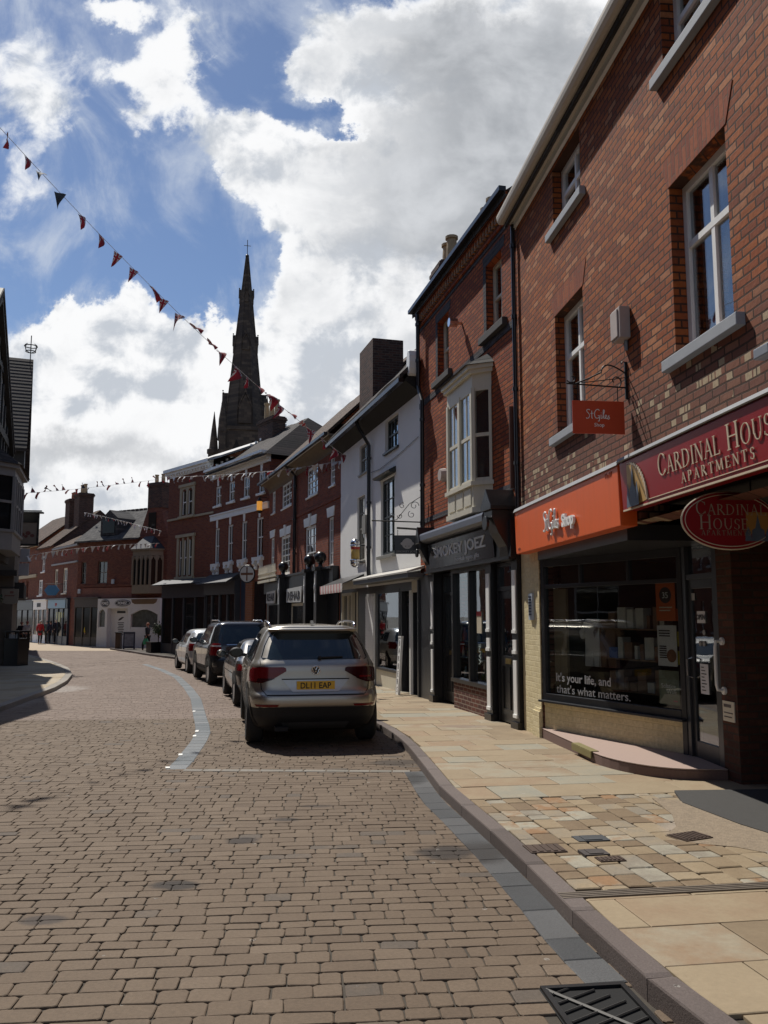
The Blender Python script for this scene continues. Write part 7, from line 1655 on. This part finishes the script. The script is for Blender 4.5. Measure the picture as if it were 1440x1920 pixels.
    if bag:
        col, side, nm, blabel, bcat = bag; p = J['pa' + side]; w = Matrix.Translation(o.location) @ Matrix.Rotation(face, 4, 'Z') @ Vector((p[0] * k, p[1] * k, (p[2] - .06) * k))
        bo = empty('carrier_bag', w, face, blabel, bcat); b = MB(); b.add([(-.03, -.10, -.02), (.03, -.10, -.02), (.03, .10, -.02), (-.03, .10, -.02), (-.06, -.16, -.2), (.06, -.16, -.2), (.07, .17, -.2), (-.07, .16, -.2), (-.05, -.15, -.36), (.06, -.14, -.36), (.06, .15, -.37), (-.06, .15, -.36)], [(0, 1, 5, 4), (1, 2, 6, 5), (2, 3, 7, 6), (3, 0, 4, 7), (4, 5, 9, 8), (5, 6, 10, 9), (6, 7, 11, 10), (7, 4, 8, 11), (8, 9, 10, 11)]); b.build('sack', mat('bag_%d' % int(col[0] * 200 + col[1] * 77), col, .5), bo, bevel=.02)
        b = MB(); b.tube([(0, -.07, -.02), (0, -.02, .05), (0, .03, .05), (0, .07, -.02)], .006, 5); b.build('handle', mat('bag_%d' % int(col[0] * 200 + col[1] * 77), col), bo)
    return o
person('woman in a black jacket and pale top striding past the white shop, with reddish hair', -13.55, 49.4, R(75), 1.62, (.018, .018, .022), (.015, .015, .018), (.30, .13, .08), .22, bag=((.05, .32, .16), 'L', 'bag', 'green carrier bag in the striding woman\'s hand', 'bag'))
person('person in a long red coat, seen from behind in the square', -24.86, 62.3, R(10), 1.66, (.36, .02, .03), (.03, .03, .03), (.35, .33, .30), .08, .35)
person('man in a dark suit-length coat carrying a pale-blue bag', -23.68, 62.2, R(20), 1.76, (.012, .014, .03), (.014, .014, .02), (.55, .52, .48), .1, .2, bag=((.30, .50, .62), 'R', 'bag', 'pale-blue carrier bag held by the man in the dark coat', 'bag'))
person('smaller person in dark blue beside the man with the pale-blue bag', -24.5, 63.3, R(15), 1.62, (.02, .025, .05), (.02, .02, .025), (.12, .09, .07), .08, .1)
person('person in grey-green close behind the red coat', -25.05, 64.0, R(0), 1.62, (.06, .09, .08), (.04, .04, .04), (.25, .22, .2), .05, .1)
person('person in a bright yellow top by the dark shop doorway', -20.1, 58.5, R(200), 1.6, (.62, .46, .03), (.03, .03, .035), (.08, .05, .04), .05)
person('person in a pale grey jacket near the bin at the left', -20.8, 50.2, R(30), 1.7, (.36, .35, .33), (.06, .05, .045), (.30, .1, .08), .1)
person('person in black at the far left next to the pale grey jacket', -21.3, 50.6, R(0), 1.66, (.02, .02, .022), (.02, .02, .02), (.2, .08, .06), .06)

# ------------------------------------------------------------------ street furniture and hanging things
o = empty('notice_board', (-14.95, 50.6, gz(51) + .02), R(12), 'dark-framed A-board standing before the white phone shop', 'A-board')
for sd in (-1, 1):
    b = MB(); tl = Matrix.Rotation(R(-9 * sd), 4, 'X'); b.x = Matrix.Translation((0, sd * -.18 , 0)) @ tl
    b.box(-.33, -.26, -.02, .02, .0, 1.08); b.box(.26, .33, -.02, .02, 0, 1.08); b.box(-.26, .26, -.02, .02, .98, 1.08); b.box(-.26, .26, -.02, .02, .14, .24); p = b.build('frame', mat('navy_board', (.02, .022, .04), .5), o)
    b = MB(); b.x = Matrix.Translation((0, sd * -.18, 0)) @ tl; b.box(-.26, .26, -.006, .006, .24, .98); b.build('poster', mat('grey_poster', (.16, .17, .19), .5, var=.8, scale=7), p)
o = empty('bollard', (-15.75, 51.2, gz(51.4) + .02), 0, 'brown timber bollard left of the A-board', 'bollard')
b = MB(); b.box(-.16, .16, -.16, .16, 0, .98); b.build('post', mat('brown_timber', (.07, .045, .03), .8, var=.3), o, bevel=.02); b = MB(); b.prism_z([(-.18, -.18), (.18, -.18), (.18, .18), (-.18, .18)], .98, 1.04); b.build('cap', M_iron, o)
o = empty('planter', (-11.9, 46.4, KH + gz(46.9)), R(40), 'black trough planter with a clipped bush beside the corner house', 'planter')
b = MB(); b.box(-.8, .8, -.3, .3, 0, .5); b.box(-.84, .84, -.34, .34, .5, .55); b.build('trough', M_black, o)
def leaves(n, c, r, m, parent, name='foliage', size=.07, seed=1, squash=1.):
    gr = random.Random(seed); b = MB()
    for i in range(n):
        d = Vector((gr.gauss(0, 1), gr.gauss(0, 1), gr.gauss(0, 1))).normalized() * r * (.45 + .6 * gr.random()) * (1 + .25 * math.sin(i)); p = Vector(c) + Vector((d.x, d.y, d.z * squash)); q = Euler((gr.random() * 6, gr.random() * 6, gr.random() * 6)).to_matrix(); s_ = size * gr.uniform(.6, 1.3)
        b.add([p + q @ Vector(v) for v in ((-s_, 0, 0), (0, -s_ * .5, .01), (s_, 0, 0), (0, s_ * .5, .01))], [(0, 1, 2, 3)])
    return b.build(name, m, parent, recalc=False)
M_leaf = mat('dark_leaf', (.035, .06, .022), .6, var=.5, scale=12)
b = MB(); b.tube([(-.25, 0, .5), (-.25, 0, 1.0)], .03, 6); b.build('stem', mat('brown_timber'), o)
leaves(420, (-.25, 0, 1.2), .34, M_leaf, o); leaves(260, (.3, 0, .65), .3, M_leaf, o, 'foliage', seed=2)
o = empty('litter_bin', (-13.62, 32.0, KH + gz(32)), R(-15), 'black litter bin with pale papers in its opening, on the left pavement', 'litter bin')
b = MB(); b.box(-.3, .3, -.3, .3, 0, .95); b.box(-.33, .33, -.33, .33, .95, 1.0); [b.box(x, x + .05, y, y + .05, 1.0, 1.22) for x in (-.3, .25) for y in (-.3, .25)]; b.box(-.33, .33, -.33, .33, 1.22, 1.28); b.build('casing', M_black, o)
b = MB(); b.box(-.2, -.05, -.2, -.17, 1.0, 1.17); b.box(.0, .08, -.22, -.2, 1.0, 1.14); b.box(.11, .2, -.2, -.18, 1.0, 1.18); b.build('paper', M_post_w, o)
o = empty('hanging_basket', (-12.75, 27.6, 2.1), 0, 'hanging basket of dark foliage on the pub front', 'hanging basket')
b = MB(); b.ball((0, 0, 0), (.25, .25, .2), 12); b.tube([(0, 0, 0), (0, 0, .5)], .01, 5); b.tube([(0, 0, .5), (-.5, 0, .5)], .012, 5); b.build('basket', mat('brown_timber'), o); leaves(380, (0, 0, .08), .42, M_leaf, o, seed=6, squash=.8)
o = empty('pub_sign', (-13.2, 31.4, 4.25), R(5), 'black-framed picture sign under a little roof hung from the pub', 'hanging sign')
b = MB(); b.box(-.42, -.36, -.04, .04, 0, 1.2); b.box(.36, .42, -.04, .04, 0, 1.2); b.box(-.36, .36, -.04, .04, 0, .07); b.box(-.36, .36, -.04, .04, .86, 1.2); b.box(-.46, .56, -.08, .08, 1.2, 1.26); b.tube([(-1.3, 0, 1.3), (.5, 0, 1.3)], .025, 6); b.build('frame', M_black, o)
b = MB(); b.box(-.36, .36, -.02, .02, .07, .86); q = b.build('picture', mat('brown_picture', (.16, .13, .11), .6, var=.3), o); b = MB()
for cx, cz, r in ((-.15, .42, .09), (.05, .47, .1), (.2, .38, .08), (-.02, .35, .07)): b.prism([(cx + r * math.cos(R(a)), cz + r * .8 * math.sin(R(a))) for a in range(0, 360, 45)], -.024, -.0205)
b.build('figures', mat('red_brown_print', (.10, .03, .025), .7), q)
o = empty('shop_sign', (-13.35, 30.6, 2.1), R(6), 'pale shield-shaped hanging sign below the pub picture sign', 'hanging sign')
b = MB(); b.prism([(-.28, .06), (-.1, 0), (.15, 0), (.28, .06), (.29, .54), (-.29, .54)], -.02, .02); q = b.build('plate', mat('pale_shield', (.30, .26, .21), .6, var=.12), o); b = MB(); b.box(-.18, .16, -.026, -.0205, .28, .32); b.box(0., .12, -.026, -.0205, .38, .46); b.build('print', mat('dull_red_print', (.22, .10, .08), .7), q); b = MB(); b.tube([(-.9, 0, .6), (.3, 0, .6)], .02, 6); b.build('bracket', M_iron, o)
o = empty('shop_sign', (-14.6, 34.6, 3.4), R(6), 'white paper-like double sign board on the dark tile-roofed house', 'hanging sign')
b = MB(); b.box(-.16, .2, -.02, .02, .45, 1.0); b.box(-.18, .2, -.02, .02, -.1, .4); b.build('board', mat('pale_notice', (.48, .48, .50), .6, var=.25, scale=6), o); b = MB(); b.tube([(-.9, 0, 1.05), (.2, 0, 1.05)], .02, 6); b.build('bracket', M_iron, o)
o = empty('table', (-18.4, 57.6, gz(57) + .02), R(20), 'small cafe table with a red chair by the dark shop', 'table')
b = MB(); b.lathe([(.35, .70), (.35, .73)], (0, 0, 0), 16); b.build('table_top', M_timber, o); b = MB(); b.tube([(0, 0, .7), (0, 0, .03)], .03, 6); b.lathe([(.22, 0), (.03, .05)], (0, 0, 0), 12); b.build('leg', M_iron, o); o['label'] = 'small round cafe table by the dark shop doorway'

# ------------------------------------------------------------------ bunting
def flag_mat(name, union=True, dull=1.):
    m, t, p = principled(name); s3 = t.sep(t.node('ShaderNodeTexCoord').outputs['Object']); x, z = s3[0], t.math('ADD', s3[2], .12)
    ab = lambda v: t.math('ABSOLUTE', v); lt = lambda v, e: t.math('LESS_THAN', v, e)
    d1 = ab(t.math('ADD', t.math('MULTIPLY', x, .8), t.math('MULTIPLY', z, .6))); d2 = ab(t.math('SUBTRACT', t.math('MULTIPLY', x, .8), t.math('MULTIPLY', z, .6)))
    cr = t.math('MINIMUM', ab(x), ab(z)); dg = t.math('MINIMUM', d1, d2)
    c = t.mix(lt(dg, .035), (.02 * dull, .03 * dull, .12 * dull), (.42, .40, .39)); c = t.mix(lt(dg, .014), c, (.26, .018, .025)); c = t.mix(lt(cr, .040), c, (.42, .40, .39)); c = t.mix(lt(cr, .024), c, (.26, .018, .025))  # flag colours darkened to carry the backlit look
    t.put(p.inputs['Base Color'], c); p.inputs['Roughness'].default_value = .85
    tr = t.node('ShaderNodeBsdfTranslucent'); t.put(tr.inputs[0], c); mx = t.node('ShaderNodeMixShader'); mx.inputs[0].default_value = .12; t.l.new(p.outputs[0], mx.inputs[1]); t.l.new(tr.outputs[0], mx.inputs[2])
    out = [n for n in t.n if n.type == 'OUTPUT_MATERIAL'][0]; t.l.new(mx.outputs[0], out.inputs[0]); MATS[name] = m; return m
M_flag = flag_mat('union_flag'); M_flagw = mat('white_flag', (.72, .70, .68), .8, var=.05); M_flagb = mat('dark_flag', (.05, .055, .06), .8)
def flag_mesh(name, m, w=.24, h=.36, curl=.3):
    vs = []; fs = []; n = 6; k = 4
    for j in range(n + 1):
        t = j / n; ww = w * (1 - t) + .004
        for i in range(k + 1): x = ww * (i / k - .5); vs.append((x, curl * .25 * math.sin(2.6 * t + i * .5) * t + .012 * math.sin(i * 1.7), -h * t))
    for j in range(n):
        for i in range(k): fs.append((j * (k + 1) + i, j * (k + 1) + i + 1, (j + 1) * (k + 1) + i + 1, (j + 1) * (k + 1) + i))
    me = bpy.data.meshes.new(name); me.from_pydata(vs, [], fs); me.materials.append(m); me.polygons.foreach_set('use_smooth', [True] * len(fs)); return me
FL = {'u': flag_mesh('flag', M_flag), 'w': flag_mesh('flag', M_flagw), 'b': flag_mesh('flag', M_flagb), 'v': flag_mesh('flag', M_flag, curl=.8)}
def bunting(label, pts, n, seed, kinds='uuuuv', up=0., size=1., group='strings of bunting across the street'):
    """pts: three points of the string in the street; it sags as a parabola through them"""
    o = empty('bunting', pts[0], 0, label, 'bunting', group); A_, B_, C_ = (Vector(p) - Vector(pts[0]) for p in pts); gr = random.Random(seed)
    t1 = Vector((B_.x, B_.y)).length / max(.01, Vector((C_.x, C_.y)).length)
    def at(t): l0 = (t - t1) * (t - 1) / (t1); l1 = t * (t - 1) / (t1 * (t1 - 1)); l2 = t * (t - t1) / (1 - t1); return A_ * l0 + B_ * l1 + C_ * l2
    b = MB(); b.tube([at(i / 40) for i in range(41)], .006, 5); b.build('cord', mat('white_cord', (.6, .6, .58), .8), o, recalc=False)
    az = math.atan2(C_.y, C_.x)
    for i in range(n):
        t = (i + .5 + gr.uniform(-.18, .18)) / n; f = bpy.data.objects.new('flag', FL[gr.choice(kinds)]); COL.objects.link(f); f.parent = o; f.location = at(t)
        roll = gr.gauss(.0, .3); flip = R(180) if gr.random() < up else 0
        d = (at(min(1, t + .01)) - at(max(0, t - .01))).normalized(); sl = math.asin(max(-1, min(1, d.z)))
        f.rotation_euler = Euler((gr.gauss(.35, .35) + flip * .8, -sl * .5 + roll * .5, az + gr.gauss(0, .55)), 'XYZ'); f.scale = (size * gr.uniform(.9, 1.15),) * 3
    return o
bunting('long string of union-flag pennants climbing from the white house to the upper left', [(-1.15, 25.5, 6.47), (-5.1, 19.7, 9.05), (-10.15, 12.4, 14.05)], 34, 1, 'uuuuuuvb', size=1.05)
bunting('string of pale pennants along the front of the dark-red and banded houses', [(-1.15, 25.6, 6.40), (-5.4, 35.3, 7.65), (-12.25, 46.0, 9.2)], 30, 2, 'wwwuu', size=.85)
bunting('upper string of pennants from the dark gable across to the corner house', [(-14.6, 34.4, 6.65), (-14.0, 41.5, 8.0), (-12.3, 46.1, 9.1)], 20, 3, 'uuub', up=.6, size=.8)
bunting('string of pennants slanting over the slate roof to the corner house', [(-22.5, 63.6, 9.4), (-17.4, 55., 7.9), (-12.2, 46.6, 6.3)], 24, 4, 'wwu', size=.75)
bunting('lowest string of pennants, in front of the white phone shop', [(-14.4, 34.2, 4.05), (-13.8, 40.5, 4.95), (-12.2, 46.2, 5.6)], 26, 5, 'wwwu', size=.7)
